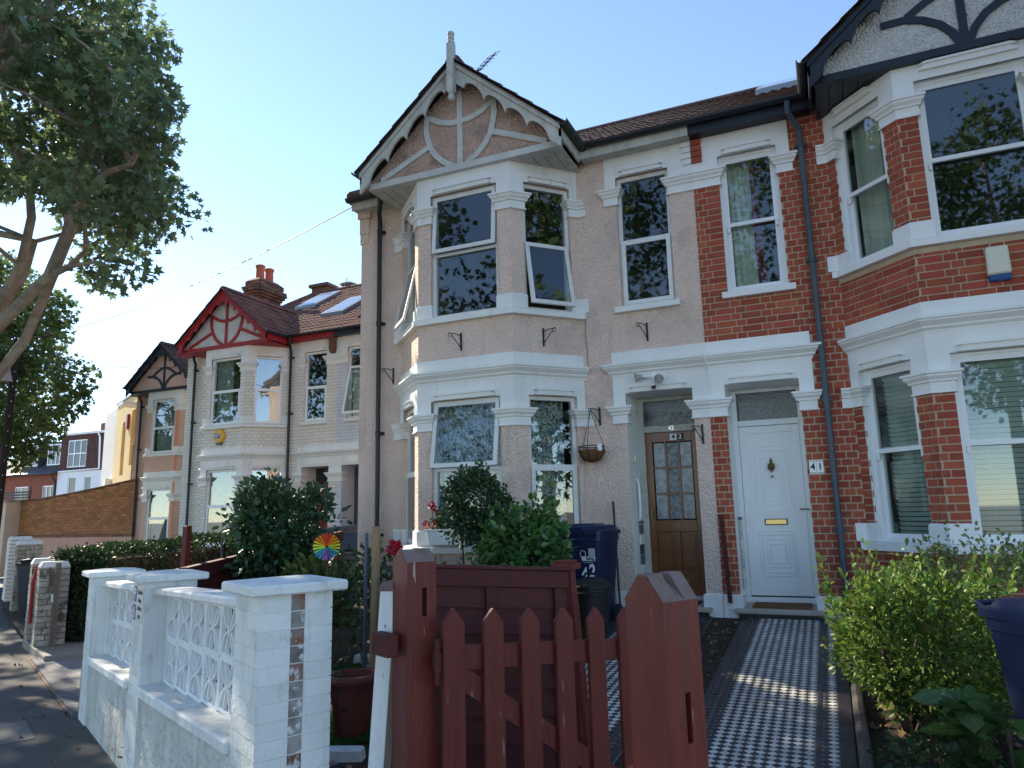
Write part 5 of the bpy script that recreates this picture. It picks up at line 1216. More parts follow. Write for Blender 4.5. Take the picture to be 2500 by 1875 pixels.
# far houses
fr = thing('far_brick_house', 'far red brick house with two dark dormers under the street tree', 'house', (-48.7, 31, 0))
holes = [(-1.54, -.13, 2.6, 4.12), (1.27, 2.52, 2.4, 4.11)]
TI = lambda x, y, z: (x, y, z)
recess_wall(TI, -4.2, 2.72, 0, 4.90, holes, .12).build('wall', 'far_brick', fr)
def far_win(par, a, b, c, d, y, nx=2, ny=1):
    mb = MB(); ring(mb, a, b, c, d, .07, y-.03, y+.02)
    for k in range(1, nx): x = a+(b-a)*k/nx; mb.box(x-.035, x+.035, y-.03, y+.02, c+.07, d-.07)
    for k in range(1, ny): z = c+(d-c)*k/ny; mb.box(a+.07, b-.07, y-.028, y+.018, z-.035, z+.035)
    w = mb.build('window', 'upvc', par)
    for i in range(nx):
        for j in range(ny):
            mb = MB(); mb.box(a+(b-a)*i/nx+.03, a+(b-a)*(i+1)/nx-.03, y-.002, y+.004, c+(d-c)*j/ny+.03, c+(d-c)*(j+1)/ny-.03); mb.build('pane', 'car_glass', w)
    return w
far_win(fr, *holes[0], .08, 2); far_win(fr, *holes[1], .08, 3)
mb = MB(); mb.hexa([(-4.4, -.3, 4.88), (2.8, -.3, 4.88), (2.8, 4.5, 4.88), (-4.4, 4.5, 4.88), (-4.4, 2.6, 7.1), (2.8, 2.6, 7.1), (2.8, 2.7, 7.1), (-4.4, 2.7, 7.1)]); rr = mb.build('roof', 'slate', fr)
mb = MB(); mb.tube([(-4.4, -.38, 4.88), (2.8, -.38, 4.88)], .08, 8); mb.tube([(2.6, -.35, 4.8), (2.6, -.05, 4.3), (2.6, -.05, 0)], .06, 8); mb.build('gutter', 'barge_black', fr)
for a, b in ((-1.4, .35), (1.15, 2.65)):
    mb = MB(); mb.box(a, b, .25, 2.4, 5.2, 7.0); d_ = mb.build('dormer', 'slate', rr)
    far_win(fr, a+.12, b-.1, 5.45, 6.85, .22, 3)
fw = thing('tile_hung_house', 'far white house with brown tile-hung upper storey and big grid window', 'house', (-43.9, 31, 0))
holes2 = [(-1.05, -.28, 2.4, 4.6), (.48, 1.15, 2.4, 4.58)]
recess_wall(TI, -2.1, 1.9, 0, 4.92, holes2, .12).build('wall', 'far_white', fw)
for h in holes2: far_win(fw, *h, .08, 1, 2)
recess_wall(TI, -1.95, 1.95, 4.93, 7.28, [(-1.29, .53, 5.19, 6.96)], .12).build('tile_hung_storey', 'tile_hung', fw)
ms = []
for r in range(15):
    z = 5.02+r*.158; x = -1.95+(.1 if r % 2 else 0)
    while x < 1.8:
        if not (-1.45 < x+.1 < .60 and 5.1 < z+.05 < 7.0): ms.append(boxmat((x+.1, -.01, z), (.19, .03, .15)))
        x += .2
pieces('hung_tile', 'hung_tiles_far', BOXV, BOXF, ms, 'tile_hung', fw, fw.location, 250)
far_win(fw, -1.29, .53, 5.19, 6.96, .06, 3, 2)
mb = MB(); mb.box(-2.0, 2.0, -.15, 4, 7.28, 7.42); mb.build('flat_roof', 'far_white', fw); mb = MB(); mb.box(1.0, 1.9, .5, 1.5, 7.43, 8.0); mb.lathe([(.12, 0), (.1, .4)], (1.4, 1, 8.0), 10); mb.build('chimney', 'old_brick', fw)
mb = MB(); mb.tube([(1.75, -.2, 7.3), (1.95, -.2, 7.0), (1.95, -.1, 5.0), (-1.9, -.1, 4.95)], .05, 8); mb.build('downpipe', 'upvc', fw)
# telegraph pole and wires
tp = thing('telegraph_pole', 'dark wooden telegraph pole with climbing studs under the street tree', 'telegraph pole', (-22.0, 13.15, 0))
top = Vector((1.55, -.85, 6.75))
mb = MB(); mb.tube([(0, 0, -.1), tuple(top*.5), tuple(top)], [.115, .10, .09], 12); mb.build('shaft', 'pole_wood', tp, smooth=True)
for k in range(26):
    f = .18+k*.03; a = Vector((.09 if k % 2 else -.09, -.04, 0)); c = top*f
    mb = MB(); mb.tube([tuple(c+a*.7), tuple(c+a*1.5)], .012, 5); mb.build('climbing_stud', 'label_white', tp)
mb = MB(); mb.box(top.x-.45, top.x-.18, top.y-.15, top.y+.1, 5.6, 6.1); mb.build('junction_box', 'steel_grey', tp)
TPW = tp.location+top
def wire(a, b, sag, label, r=.008, n=16):
    a, b = Vector(a), Vector(b); mb = MB(); mb.tube([tuple(a.lerp(b, k/n)-Vector((0, 0, sag*4*(k/n)*(1-k/n)))) for k in range(n+1)], r, 5)
    return one(mb, 'telephone_wire', 'iron', label, 'wire')
eave42 = SEAM+Vector((-4.98, -.15, 5.80))
wire(TPW, eave42, .35, 'long telephone wire running down from the pebbledashed house eaves to the pole', .009)
wire(TPW+Vector((0, 0, -.1)), SEAM+OFF_B+Vector((-4.9, -.1, 5.5)), .3, 'telephone wire running from the pole to the red gabled house', .007)
wire(TPW+Vector((0, 0, -.3)), Vector((-25.1, 19.8, 6.6)), .2, 'telephone wire running from the pole to the cream building', .007)

# whitewashed gate piers, bin and timber post at the far gate
def brick_pier(name, label, c, w, d, h, rz, m='peeling', z0=0.0, lean=0.0):
    t = thing(name, label, 'gate pier', (c[0], c[1], z0), rz)
    mb = MB(); mb.box(-w/2+.01, w/2-.01, -d/2+.01, d/2-.01, -.05, h); core = mb.build('core', 'dark_mortar', t)
    z = 0; k = 0
    while z < h-.02:
        hh = min(.064, h-z)
        for (a0, a1, side) in ((-w/2, w/2, 0), (-d/2, d/2, 1), (-w/2, w/2, 2), (-d/2, d/2, 3)):
            mid = (a0+a1)/2+(.05 if (k+side) % 2 else -.05)*(a1-a0)/.3
            for e0, e1 in ((a0, mid-.006), (mid+.006, a1)):
                o = bpy.data.objects.new('brick', shared_mesh('pier_brick|'+m, BOXV, BOXF, m)); link(o, core)
                cc = {0: ((e0+e1)/2, -d/2+.012, z+hh/2), 1: (w/2-.012, (e0+e1)/2, z+hh/2), 2: ((e0+e1)/2, d/2-.012, z+hh/2), 3: (-w/2+.012, (e0+e1)/2, z+hh/2)}[side]
                o.matrix_local = boxmat(cc, (e1-e0-.001*side, .03, hh), (math.pi/2 if side % 2 else 0)+random.uniform(-.02, .02))
        z += .075; k += 1
    mb = MB(); mb.hexa([(a*w/2*q, b*d/2*q, z_) for z_, q in ((h, 1.03), (h+.07, .82)) for a, b in ((-1, -1), (1, -1), (1, 1), (-1, 1))]); mb.build('cap', 'whitewash', t)
    return t
rs = math.atan2(SD.y, SD.x)+math.pi
brick_pier('gate_pier', 'whitewashed crumbling brick pier with a grey timber post strapped to it', (-9.72, 6.62), .30, .34, 1.0, rs, z0=.1)
brick_pier('gate_pier', 'narrow whitewashed brick pier behind the red strap at the far gate', (-10.38, 6.92), .24, .30, 1.02, rs, z0=.1)
brick_pier('gate_pier', 'peeling whitewashed brick pier behind the grey wheelie bin', (-13.95, 8.98), .42, .40, 1.30, rs)
brick_pier('gate_pier', 'sunlit whitewashed brick pier at the far left edge', (-15.6, 9.85), .60, .40, 1.35, rs, m='cream_brick')
mb = MB(); mb.hexa([(a, b, z) for z in (.1, 1.10) for a, b in ((-.06, -.03), (.06, -.03), (.06, .03), (-.06, .03))]); mb.hexa([(-.06, -.03, 1.10), (.06, -.03, 1.10), (.06, .03, 1.10), (-.06, .03, 1.10), (-.03, -.03, 1.16), (.03, -.03, 1.16), (.03, .03, 1.16), (-.03, .03, 1.16)])
tpz = one(mb, 'timber_gate_post', 'grey_timber', 'grey weathered timber gate post with a white latch', 'post', loc=(-9.46, 6.50, 0)); tpz.rotation_euler = (0, .0, rs)
mb = MB(); mb.box(-.05, .05, -.045, -.031, .66, .70); mb.box(-.02, .02, -.05, -.031, .70, .76); mb.build('latch', 'label_white', tpz)
mb = MB(); mb.tube([(-10.12, 6.62, .35), (-10.10, 6.60, .9), (-10.02, 6.60, 1.13), (-9.95, 6.62, 1.10)], .022, 8); one(mb, 'red_strap', 'barge_red', 'dark red strap looped over the whitewashed gate pier', 'strap')

def wheelie_bin(name, label, loc, rz, m, lid_m=None, w=.56, d=.62, h=.96, group=None):
    t = thing(name, label, 'wheelie bin', loc, rz, group)
    def taper(z): f = z/h; return (.80+.20*f)
    mb = MB(); kk = [.06, .08, .94*h, .945*h]; rings = []
    def rr(wx, dy, z, c=.05):
        pts = []
        for sx, sy, a0 in ((1, -1, -90), (1, 1, 0), (-1, 1, 90), (-1, -1, 180)):
            for q in range(4): a = R(a0+q*30); pts.append((sx*(wx/2-c)+c*math.cos(a), sy*(dy/2-c)+c*math.sin(a), z))
        return pts
    secs = [rr(w*.72, d*.70, .05), rr(w*.75, d*.74, .09), rr(w*.97, d*.97, h*.93), rr(w, d, h*.935), rr(w, d, h)]
    vs = [p for s_ in secs for p in s_]; n = 16; fs = []
    for i in range(4):
        for j in range(n): fs.append((i*n+j, i*n+(j+1) % n, (i+1)*n+(j+1) % n, (i+1)*n+j))
    fs += [tuple(range(n))[::-1], tuple(range(4*n, 5*n))]; mb.add(vs, fs); b = mb.build('body', m, t, smooth=True)
    mb = MB(); secs = [rr(w*1.06, d*1.08, h+.004), rr(w*1.06, d*1.08, h+.045), rr(w*.93, d*.95, h+.055), rr(w*.88, d*.88, h+.095), rr(w*.60, d*.58, h+.105), rr(w*.56, d*.54, h+.118)]
    vs = [p for s_ in secs for p in s_]; fs = []
    for i in range(5):
        for j in range(n): fs.append((i*n+j, i*n+(j+1) % n, (i+1)*n+(j+1) % n, (i+1)*n+j))
    fs += [tuple(range(n))[::-1], tuple(range(5*n, 6*n))]; mb.add(vs, fs); mb.build('lid', lid_m or m, t, smooth=True)
    mb = MB(); mb.tube([(-w*.36, d*.54, h+.01), (-w*.36, d*.68, h+.05), (w*.36, d*.68, h+.05), (w*.36, d*.54, h+.01)], .016, 8); mb.build('handle', lid_m or m, t)
    mb = MB(); mb.tube([(-w*.2, -d*.54, h+.05), (-w*.18, -d*.58, h+.075), (w*.18, -d*.58, h+.075), (w*.2, -d*.54, h+.05)], .012, 8); mb.build('grip', lid_m or m, t)
    for s_ in (-1, 1): mb = MB(); mb.tube([(s_*w*.40, d*.36, .10), (s_*w*.40+s_*.05, d*.36, .10)], .10, 16); mb.build('wheel', 'rubber', t)
    return t
wheelie_bin('wheelie_bin', 'grey wheelie bin standing by the whitewashed far gate piers', (-13.1, 8.65, 0), rs+1.2, 'bin_grey', 'bin_black')
wheelie_bin('wheelie_bin', 'dark wheelie bin against the pink rendered wall behind the hedge', (-17.6, 15.6, .02), .3, 'bin_black')
gr = thing('low_fence', 'low dark boarded fence with scrolled ironwork beside the far gate', 'fence', (-15.2, 11.5, 0))
for k in range(14): mb = MB(); mb.box(k*.12, k*.12+.112, 0, .03, 0, 1.12); mb.build('board', 'grey_timber', gr)
mb = MB(); mb.tube([(.1+.055*q, -.02, 1.18+.07*math.sin(q*1.1)) for q in range(26)], .008, 5); mb.build('scrollwork', 'iron', gr)


# ------------------------------------------------------------------ fixtures on the facades
def wpos(u, y, z, s_=-1): return Vector((SEAM.x+s_*u, SEAM.y+y, SEAM.z+z))
def bracket(label, u, z, i=0, toward=1, drop=.20, length=.17, s_=-1):
    """scrolled iron hanging-basket bracket; arm stands out from the wall"""
    a, d, n, L = seg(i)
    p = Vector((SEAM.x+s_*u[0], SEAM.y+u[1], SEAM.z+z)); out = Vector((n.x*s_, n.y, 0)); al = Vector((d.x*s_, d.y, 0))
    t = thing('iron_bracket', label, 'bracket', tuple(p)); v = (out*.9+al*.45*toward).normalized()
    mb = MB(); b = out*.008
    mb.add([tuple(b*q+al*(e*.011)+Vector((0, 0, zz))) for zz in (-drop, .03) for e, q in ((-1, 0), (1, 0), (1, 1.6), (-1, 1.6))], BOXF); mb.build('back_plate', 'iron', t)
    mb = MB(); mb.tube([tuple(b+Vector((0, 0, -.01))), tuple(b+v*length*.5+Vector((0, 0, .004))), tuple(b+v*length)], .006, 6)
    mb.tube([tuple(b+Vector((0, 0, -drop*.85))), tuple(b+v*length*.45+Vector((0, 0, -drop*.45))), tuple(b+v*length*.92+Vector((0, 0, -.01)))], .006, 6)
    c = b+v*(length+.0)+Vector((0, 0, -.018)); mb.tube([tuple(c+v*(.026*math.cos(q))+Vector((0, 0, .026*math.sin(q)))) for q in [1.6-k*.55 for k in range(9)]], .005, 6)
    mb.build('scroll_arm', 'iron', t); return t, b+v*length+p
bracket('iron bracket under the front upper bay window of the pebbledashed house', (2.89, -.70), 3.42, 2, 1)
pp_ = bay_pt(1, .55); bracket('iron bracket under the narrow upper bay window beside the cable', pp_, 3.42, 1, -1)
bracket('iron bracket under the single upper window of the pebbledashed house', (.68, 0), 3.43, 0, 1)
bracket('iron bracket on the pebbledashed pier between the two front doors', (.10, 0), 2.13, 0, 1)
bracket('iron bracket on the far edge wall beside the black downpipe', (4.35, 0), 3.24, 4, 1)
_, hk = bracket('iron bracket holding the hanging basket beside the porch', (1.33, 0), 2.43, 0, 1)
hb = thing('hanging_basket', 'wire hanging basket with brown coir liner on the pebbledashed wall', 'hanging basket', tuple(hk+Vector((0, 0, -.52))))
mb = MB(); mb.lathe([(.03, -.13), (.10, -.105), (.155, -.03), (.165, .01), (.14, .0), (.06, -.05)], (0, 0, 0), 20); mb.build('coir_liner', 'coir', hb, smooth=True)
mb = MB(); ringp = [(.158*math.cos(a), .158*math.sin(a), .055) for a in [2*math.pi*k/24 for k in range(25)]]; mb.tube(ringp, .006, 6)
for k in range(8): a = 2*math.pi*k/8; mb.tube([(.158*math.cos(a), .158*math.sin(a), .055), (.17*math.cos(a), .17*math.sin(a), -.01), (.105*math.cos(a), .105*math.sin(a), -.11), (0, 0, -.14)], .0045, 5)
mb.build('wire_frame', 'iron', hb)
for k in range(3): a = 2*math.pi*k/3+.5; mb = MB(); mb.tube([(.158*math.cos(a), .158*math.sin(a), .055), (0, 0, .50)], .004, 5); mb.build('chain', 'iron', hb)
mb = MB(); mb.hexa([(a+.11, b-.12, c+.02) for c in (-.03, .05) for a, b in ((0, 0), (.05, .01), (.05, .014), (0, .004))]); mb.build('plant_label', 'label_white', hb)
# twin floodlight over the brown door
fl = thing('twin_floodlight', 'white twin floodlight with sensor above the brown glazed door', 'floodlight', tuple(wpos(.62, -.015, 2.77)))
mb = MB(); mb.lathe([(.052, 0), (.052, .015), (.04, .03), (.02, .04)], (0, 0, 0), 16); o = mb.build('back_plate', 'upvc', fl, smooth=True); o.rotation_euler = (R(90), 0, 0)
mb = MB(); mb.tube([(0, -.03, .0), (-.13, -.06, .01)], .018, 8); mb.tube([(0, -.03, 0), (.05, -.07, -.03)], .018, 8); mb.tube([(0, -.03, 0), (.0, -.05, -.10)], .014, 8); mb.build('arms', 'upvc', fl)
def lampcone(c, dr):
    mb = MB(); c = Vector(c); d = Vector(dr).normalized()
    mb.tube([tuple(c), tuple(c+d*.03), tuple(c+d*.09)], [.022, .03, .058], 14); l = mb.build('lamp', 'lamp_silver', fl, smooth=True)
    q = MB(); q.tube([tuple(c+d*.088), tuple(c+d*.094)], [.054, .054], 14); q.build('lens', 'obscure_fine', l)
lampcone((-.13, -.06, .01), (-.9, -.35, -.15)); lampcone((.05, -.07, -.03), (.35, -.9, -.25))
mb = MB(); mb.tube([(0, -.05, -.09), (0, -.05, -.16)], .034, 12); se = mb.build('sensor', 'upvc', fl, smooth=True); mb = MB(); mb.box(-.026, .026, -.088, -.06, -.155, -.115); mb.build('sensor_eye', 'ink', se)
# 41 number tiles
nt_ = thing('house_number', 'pair of white ceramic tiles reading 41 beside the grey downpipe', 'house number', tuple(wpos(1.085, -.012, 1.61, 1)))
for k, ch_ in enumerate('41'):
    mb = MB(); x = -.036+.073*k; mb.box(x-.035, x+.035, -.006, .006, -.075, .075); q = mb.build('tile', 'enamel', nt_)
    text('numeral', ch_, .095, 'sign_blue' if False else 'ink', nt_, facing((x, -.0065, 0), 0, -1), .0006, bold=.0025)
    for z in (-.062, .062): mb = MB(); mb.tube([(x-.028+.008*j, -.007, z+.003*math.sin(j*1.9)) for j in range(8)], .0025, 5); mb.build('scroll', 'ink', q)
# alarm boxes
ab = thing('alarm_box', 'cream and blue alarm box on the red brick bay', 'alarm box', tuple(wpos(2.845, -.70, 3.41, 1)))
mb = MB(); mb.hexa([(a*.093*q, y, z) for z, q in ((-.115, 1.0), (.16, .97)) for a, y in ((-1, -.085*q), (1, -.085*q), (1, .0), (-1, .0))]); mb.build('cover', 'cream_plastic', ab, bevel=.015)
mb = MB(); mb.hexa([(a*.095*q, y, z) for z, q in ((-.175, .85), (-.117, 1.0)) for a, y in ((-1, -.085*q), (1, -.085*q), (1, .0), (-1, .0))]); mb.build('strobe', 'blue_plastic', ab, bevel=.01)
hx = thing('alarm_box', 'yellow hexagonal alarm box on the cream brick bay', 'alarm box', tuple(SEAM+OFF_B+Vector((-2.914, -.70, 3.42))))
mb = MB(); mb.prism([(.19*math.cos(a), .19*math.sin(a)) for a in [R(60*k) for k in range(6)]], -.08, 0, 'y'); mb.build('cover', 'yellow_plastic', hx, bevel=.02)
mb = MB(); mb.prism([(-.09, -.175), (.09, -.175), (.07, -.215), (-.07, -.215)], -.07, 0, 'y'); mb.build('strobe', 'pipe_slate', hx)
mb = MB(); mb.box(-.12, .06, -.085, -.081, -.05, .05); mb.build('badge', 'sign_blue', hx); text('lettering', 'ADT', .085, 'label_white', hx, facing((-.03, -.0855, 0), 0, -1), .0006, bold=.002)
# TV aerial behind the gable
ta = thing('tv_aerial', 'ladder-shaped television aerial above the pebbledashed house roof', 'aerial', (-5.12, 10.5, 7.6))
mb = MB(); mb.tube([(0, 0, -.6), (.02, 0, 1.95)], .014, 6); mb.build('mast', 'iron', ta); b0, b1 = Vector((.0, -.02, 1.86)), Vector((.22, .35, 2.44))
mb = MB(); mb.tube([tuple(b0), tuple(b1)], .012, 6); mb.build('boom', 'iron', ta)
for k in range(6):
    c = b0.lerp(b1, (k+.3)/6); x = Vector((.17, -.06, -.01)); mb = MB(); mb.tube([tuple(c-x), tuple(c-x*.3+Vector((0, 0, .025))), tuple(c), tuple(c+x*.3+Vector((0, 0, .025))), tuple(c+x)], .006, 5); mb.tube([tuple(c-x*.3-Vector((0, 0, .025))), tuple(c+x*.3-Vector((0, 0, .025)))], .005, 5); mb.build('element', 'iron', ta)
# cable down the wall and loose board on the party pier
mb = MB(); mb.tube([tuple(wpos(1.46, -.012, 3.60)), tuple(wpos(1.47, -.014, 3.4)), tuple(wpos(1.455, -.012, 3.18)), tuple(wpos(1.45, -.012, 2.95))], .006, 5); one(mb, 'wall_cable', 'concrete', 'thin cable running down the pebbledashed wall right of the bay', 'cable')
mb = MB(); mb.tube([tuple(wpos(.0, -.13, 2.99)), tuple(wpos(-.01, -.13, 2.87)), tuple(wpos(-.01, -.03, 2.80)), tuple(wpos(-.02, -.022, 2.55)), tuple(wpos(.01, -.022, 2.49))], .006, 5); one(mb, 'wall_cable', 'upvc', 'thin white cable over the porch cornice between the two doors', 'cable')
mb = MB(); mb.hexa([(-.025, -.055, .16), (.02, -.055, .16), (.02, -.03, .16), (-.025, -.03, .16), (-.06, -.045, 1.12), (-.015, -.045, 1.12), (-.015, -.02, 1.12), (-.06, -.02, 1.12)]); one(mb, 'loose_board', 'red_timber_old', 'dark red old board fixed upright between the two doors', 'board', loc=(SEAM.x+.08, SEAM.y, SEAM.z))
# doormats
for s_, lb_ in ((1, 'brown coir doormat on the step of the white panelled door'), (-1, 'brown coir doormat on the step of the brown glazed door')):
    mb = MB(); mb.box(-.30, .30, -.20, .20, 0, .02); one(mb, 'doormat', 'coir', lb_, 'doormat', loc=tuple(wpos(.60, .20, .106, s_)))
# broom handle leaning by the porch
mb = MB(); mb.tube([tuple(wpos(1.13, -.20, -.02)), tuple(wpos(1.20, -.05, 1.30))], .013, 8); mb.tube([tuple(wpos(1.12, -.215, -.02)), tuple(wpos(1.135, -.19, .10))], .018, 8); one(mb, 'broom_handle', 'iron', 'black pole leaning against the wall by the brown door', 'pole')
# bins in front of the pebbledashed house
z_ = lambda y: gz(0, y)+.01
B1 = wheelie_bin('wheelie_bin', 'navy wheelie bin marked 42 standing beside the brown door', (-2.55, 7.86, z_(7.86)), R(-6), 'bin_navy', w=.56, d=.60, h=.97)
for nm, tx, sz, x, z, m, sx_ in (('lettering', '4', .155, .085, .565, 'label_white', .8), ('lettering', '2', .195, .175, .585, 'label_white', .75)):
    text(nm, tx, sz, m, B1, facing((x, -.283, z), 0, -1) @ Matrix.Rotation(R(-6.5), 4, 'X'), .001, bold=.006, sx=sx_)
mb = MB(); mb.hexa([(x, -.284-.0+(z-.7)*-.055-d_, z) for z in (.70, .745) for x, d_ in ((.055, 0), (.215, 0), (.215, -.003), (.055, -.003))]); mb.build('label', 'label_white', B1)
mb = MB(); mb.hexa([(x, -.288+(z-.75)*-.055-d_, z) for z in (.75, .83) for x, d_ in ((.14, 0), (.215, 0), (.215, -.003), (.14, -.003))]); mb.build('label', 'label_grey', B1)
text('lettering', 'Ealing', .042, 'ink', B1, facing((.155, -.2878, .724), 0, -1), .0006, bold=.001); text('lettering', 'www.ealing.gov.uk', .017, 'label_white', B1, facing((.135, -.2825, .685), 0, -1), .0006)
mb = MB(); mb.tube([(.075+.032*math.cos(a), -.292, .77+.038*math.sin(a)) for a in [2*math.pi*k/16 for k in range(17)]], .003, 5); mb.tube([(.078, -.290, .735), (.074, -.289, .705)], .004, 5); mb.build('tree_emblem', 'label_white', B1)
wheelie_bin('wheelie_bin', 'dark green wheelie bin partly hidden between the camellia and the navy bin', (-3.06, 7.45, z_(7.45)), R(-25), 'bin_green', w=.50, d=.55, h=.98)
db = thing('dustbin', 'small black round dustbin in front of the navy bin', 'dustbin', (-2.26, 7.02, z_(7.02)))
mb = MB(); mb.lathe([(.135, .0), (.15, .02), (.185, .50), (.20, .51), (.20, .54)], (0, 0, 0), 28); mb.build('body', 'bin_black', db, smooth=True)
mb = MB(); mb.lathe([(.205, .535), (.21, .55), (.205, .565), (.15, .61), (.06, .635), (.0, .64)], (0, 0, 0), 28); mb.build('lid', 'bin_black', db, smooth=True)
mb = MB(); mb.tube([(-.06, 0, .63), (-.05, 0, .67), (.05, 0, .67), (.06, 0, .63)], .012, 8); mb.tube([(-.07, -.195, .47), (-.06, -.22, .50), (.06, -.22, .50), (.07, -.195, .47)], .01, 8); mb.build('handle', 'bin_black', db)
B2 = wheelie_bin('wheelie_bin', 'faded navy wheelie bin at the right edge of the garden', (1.08, 4.40, gz(0, 4.4)-.03), R(28), 'bin_faded', w=.56, d=.70, h=.91)
mb = MB(); mb.hexa([(x, -.345+(z-.6)*-.06-d_, z) for z in (.52, .80) for x, d_ in ((-.16, 0), (.12, 0), (.12, -.003), (-.16, -.003))]); mb.build('label', 'label_white', B2)

# ------------------------------------------------------------------ plants
def lumpy(c, rad, n, lumps, lr, inner=.5, flat=0.0):
    """leaf positions spread over lumps that make up a crown; returns positions and outward directions"""
    c = np.array(c, float); rad = np.array(rad, float)
    k = in_ball(lumps, .62); L = c + k*rad*(1-lr*.55); rr = lr*rad.mean()*rng.uniform(.7, 1.25, lumps)
    idx = rng.integers(0, lumps, n); off = in_ball(n, inner); pos = L[idx]+off*rr[idx][:, None]
    out = (pos-c)/rad; out /= np.linalg.norm(out, axis=1)[:, None]+1e-6
    return pos, (out*.7+off*.6)
def bush(name, label, cat, base, c, rad, n, leaf, size, m, lumps=60, lr=.32, up=.35, spread=.7, stems=5, stem_m='dark_bark', stem_r=.014, group=None):
    t = thing(name, label, cat, tuple(base), 0, group); b = np.array(base)
    pos, out = lumpy(np.array(c)-b, rad, n, lumps, lr)
    rot = rots(n, out+np.array([0, 0, up]), spread)
    scatter('foliage', leaf, pos, rot, rng.uniform(.65, 1.15, n)*size, m, t)
    cc = Vector(c)-Vector(base)
    mb = MB()
    for k in range(stems):
        a = rng.uniform(-.8, .8, 2); e = Vector((cc.x+a[0]*rad[0]*.6, cc.y+a[1]*rad[1]*.6, cc.z+rad[2]*rng.uniform(-.1, .6)))
        s0 = Vector((a[0]*.08, a[1]*.08, 0)); mid = s0.lerp(e, .5)+Vector((rng.uniform(-.05, .05), rng.uniform(-.05, .05), 0))
        mb.tube([tuple(s0), tuple(mid), tuple(e)], [stem_r, stem_r*.75, stem_r*.35], 6)
    mb.build('stems', stem_m, t); return t
bush('camellia_bush', 'large dark glossy camellia bush by the dark red boundary fence', 'bush', (-5.6, 6.45, .34), (-5.62, 6.42, 1.50), (.62, .56, .76), 5400, LEAF, .086, 'camellia_leaf', lumps=70, lr=.34, up=.1)
bush('bay_bush', 'dark rounded clipped bush in front of the ground floor bay window', 'bush', (-3.38, 6.85, .38), (-3.37, 6.82, 1.74), (.40, .38, .52), 6000, LEAF, .052, 'bay_leaf', lumps=60, lr=.30, up=.3)
bush('camellia_bush', 'bright green glossy camellia bush left of the navy bin', 'bush', (-2.72, 6.45, .34), (-2.70, 6.42, 1.22), (.44, .42, .60), 3000, LEAF, .085, 'bright_leaf', lumps=50, lr=.36, up=.0)
bush('leafy_shrub', 'small dark leafy shrub below the window box behind the fence panel', 'shrub', (-3.15, 6.25, .33), (-3.12, 6.25, .95), (.28, .25, .40), 900, LANCE, .08, 'bay_leaf', lumps=24, lr=.4, stems=8)
bush('rose_bush', 'loose rose bush with pale grey stems beside the wooden stake', 'rose bush', (-3.35, 4.95, .24), (-3.45, 5.02, 1.02), (.50, .34, .46), 720, LEAF, .062, 'rose_leaf', lumps=34, lr=.34, stems=14, stem_m='grey_timber', stem_r=.012)
bush('rose_bush', 'low rose bush with red bloom behind the left gate post', 'rose bush', (-2.75, 4.55, .22), (-2.78, 4.6, 1.05), (.26, .24, .42), 360, LEAF, .060, 'rose_leaf', lumps=16, lr=.4, stems=8, stem_m='grey_timber', stem_r=.009)
bush('spotted_laurel', 'yellow spotted laurel below the rainbow windmill', 'shrub', (-4.35, 5.55, .3), (-4.35, 5.55, .95), (.50, .42, .42), 620, LEAF, .105, 'spot_leaf', lumps=26, lr=.42, stems=7)
bush('weedy_plant', 'sprawling thin garden weeds beside the white pillar', 'plant', (-3.35, 3.9, .20), (-3.5, 4.1, .58), (.42, .34, .34), 520, LANCE, .085, 'rose_leaf', lumps=24, lr=.42, stems=12, stem_r=.006)
bush('golden_shrub', 'yellow green leafy shrub growing beside the right-hand tiled path', 'shrub', (.36, 5.42, .27), (.48, 5.42, .82), (.62, .50, .46), 9000, OBO, .050, 'choisya_leaf', lumps=70, lr=.28, up=.45, spread=.8, stems=9, stem_r=.022)
# upright shoots on top of the golden shrub belong to it
t_ = bpy.data.objects['golden_shrub']; P_, O_ = [], []
for k in range(30):
    a = np.array([rng.uniform(-.42, .62), rng.uniform(-.4, .3), rng.uniform(.60, .80)]); d = np.array([a[0]*.5+rng.uniform(-.15, .15), rng.uniform(-.2, .1), 1.0]); d /= np.linalg.norm(d); ln = rng.uniform(.20, .42)
    for q in range(26): P_.append(a+d*ln*q/26+rng.normal(size=3)*.006); O_.append(d*.6+rng.normal(size=3)*.7)
tag(scatter('shoots', OBO, np.array(P_), rots(len(P_), np.array(O_), .2), rng.uniform(.035, .06, len(P_)), 'choisya_leaf', t_), kind='stuff')
bush('variegated_shrub', 'cream variegated shrub against the red brick bay', 'shrub', (1.05, 6.45, .33), (1.02, 6.45, .98), (.72, .45, .50), 3600, LEAF, .045, 'vari_leaf', lumps=60, lr=.28, up=.3, stems=10, stem_r=.010)
t_ = bpy.data.objects['variegated_shrub']; P_, O_ = [], []
for k in range(9):
    a = np.array([rng.uniform(-.3, .35), rng.uniform(-.2, .2), .75]); d = np.array([rng.uniform(-.12, .2), 0, 1.0]); ln = rng.uniform(.25, .55)
    for q in range(20): P_.append(a+d*ln*q/20+rng.normal(size=3)*.014); O_.append(rng.normal(size=3)+[0, 0, .4])
tag(scatter('shoots', LEAF, np.array(P_), rots(len(P_), np.array(O_), .2), rng.uniform(.025, .045, len(P_)), 'vari_leaf', t_), kind='stuff')
bush('dusty_shrub', 'low grey green plant with dead flower heads under the golden shrub', 'plant', (.42, 4.35, .20), (.40, 4.35, .40), (.36, .25, .20), 620, LEAF, .050, 'rose_leaf', lumps=26, lr=.4, stems=9, stem_r=.006)
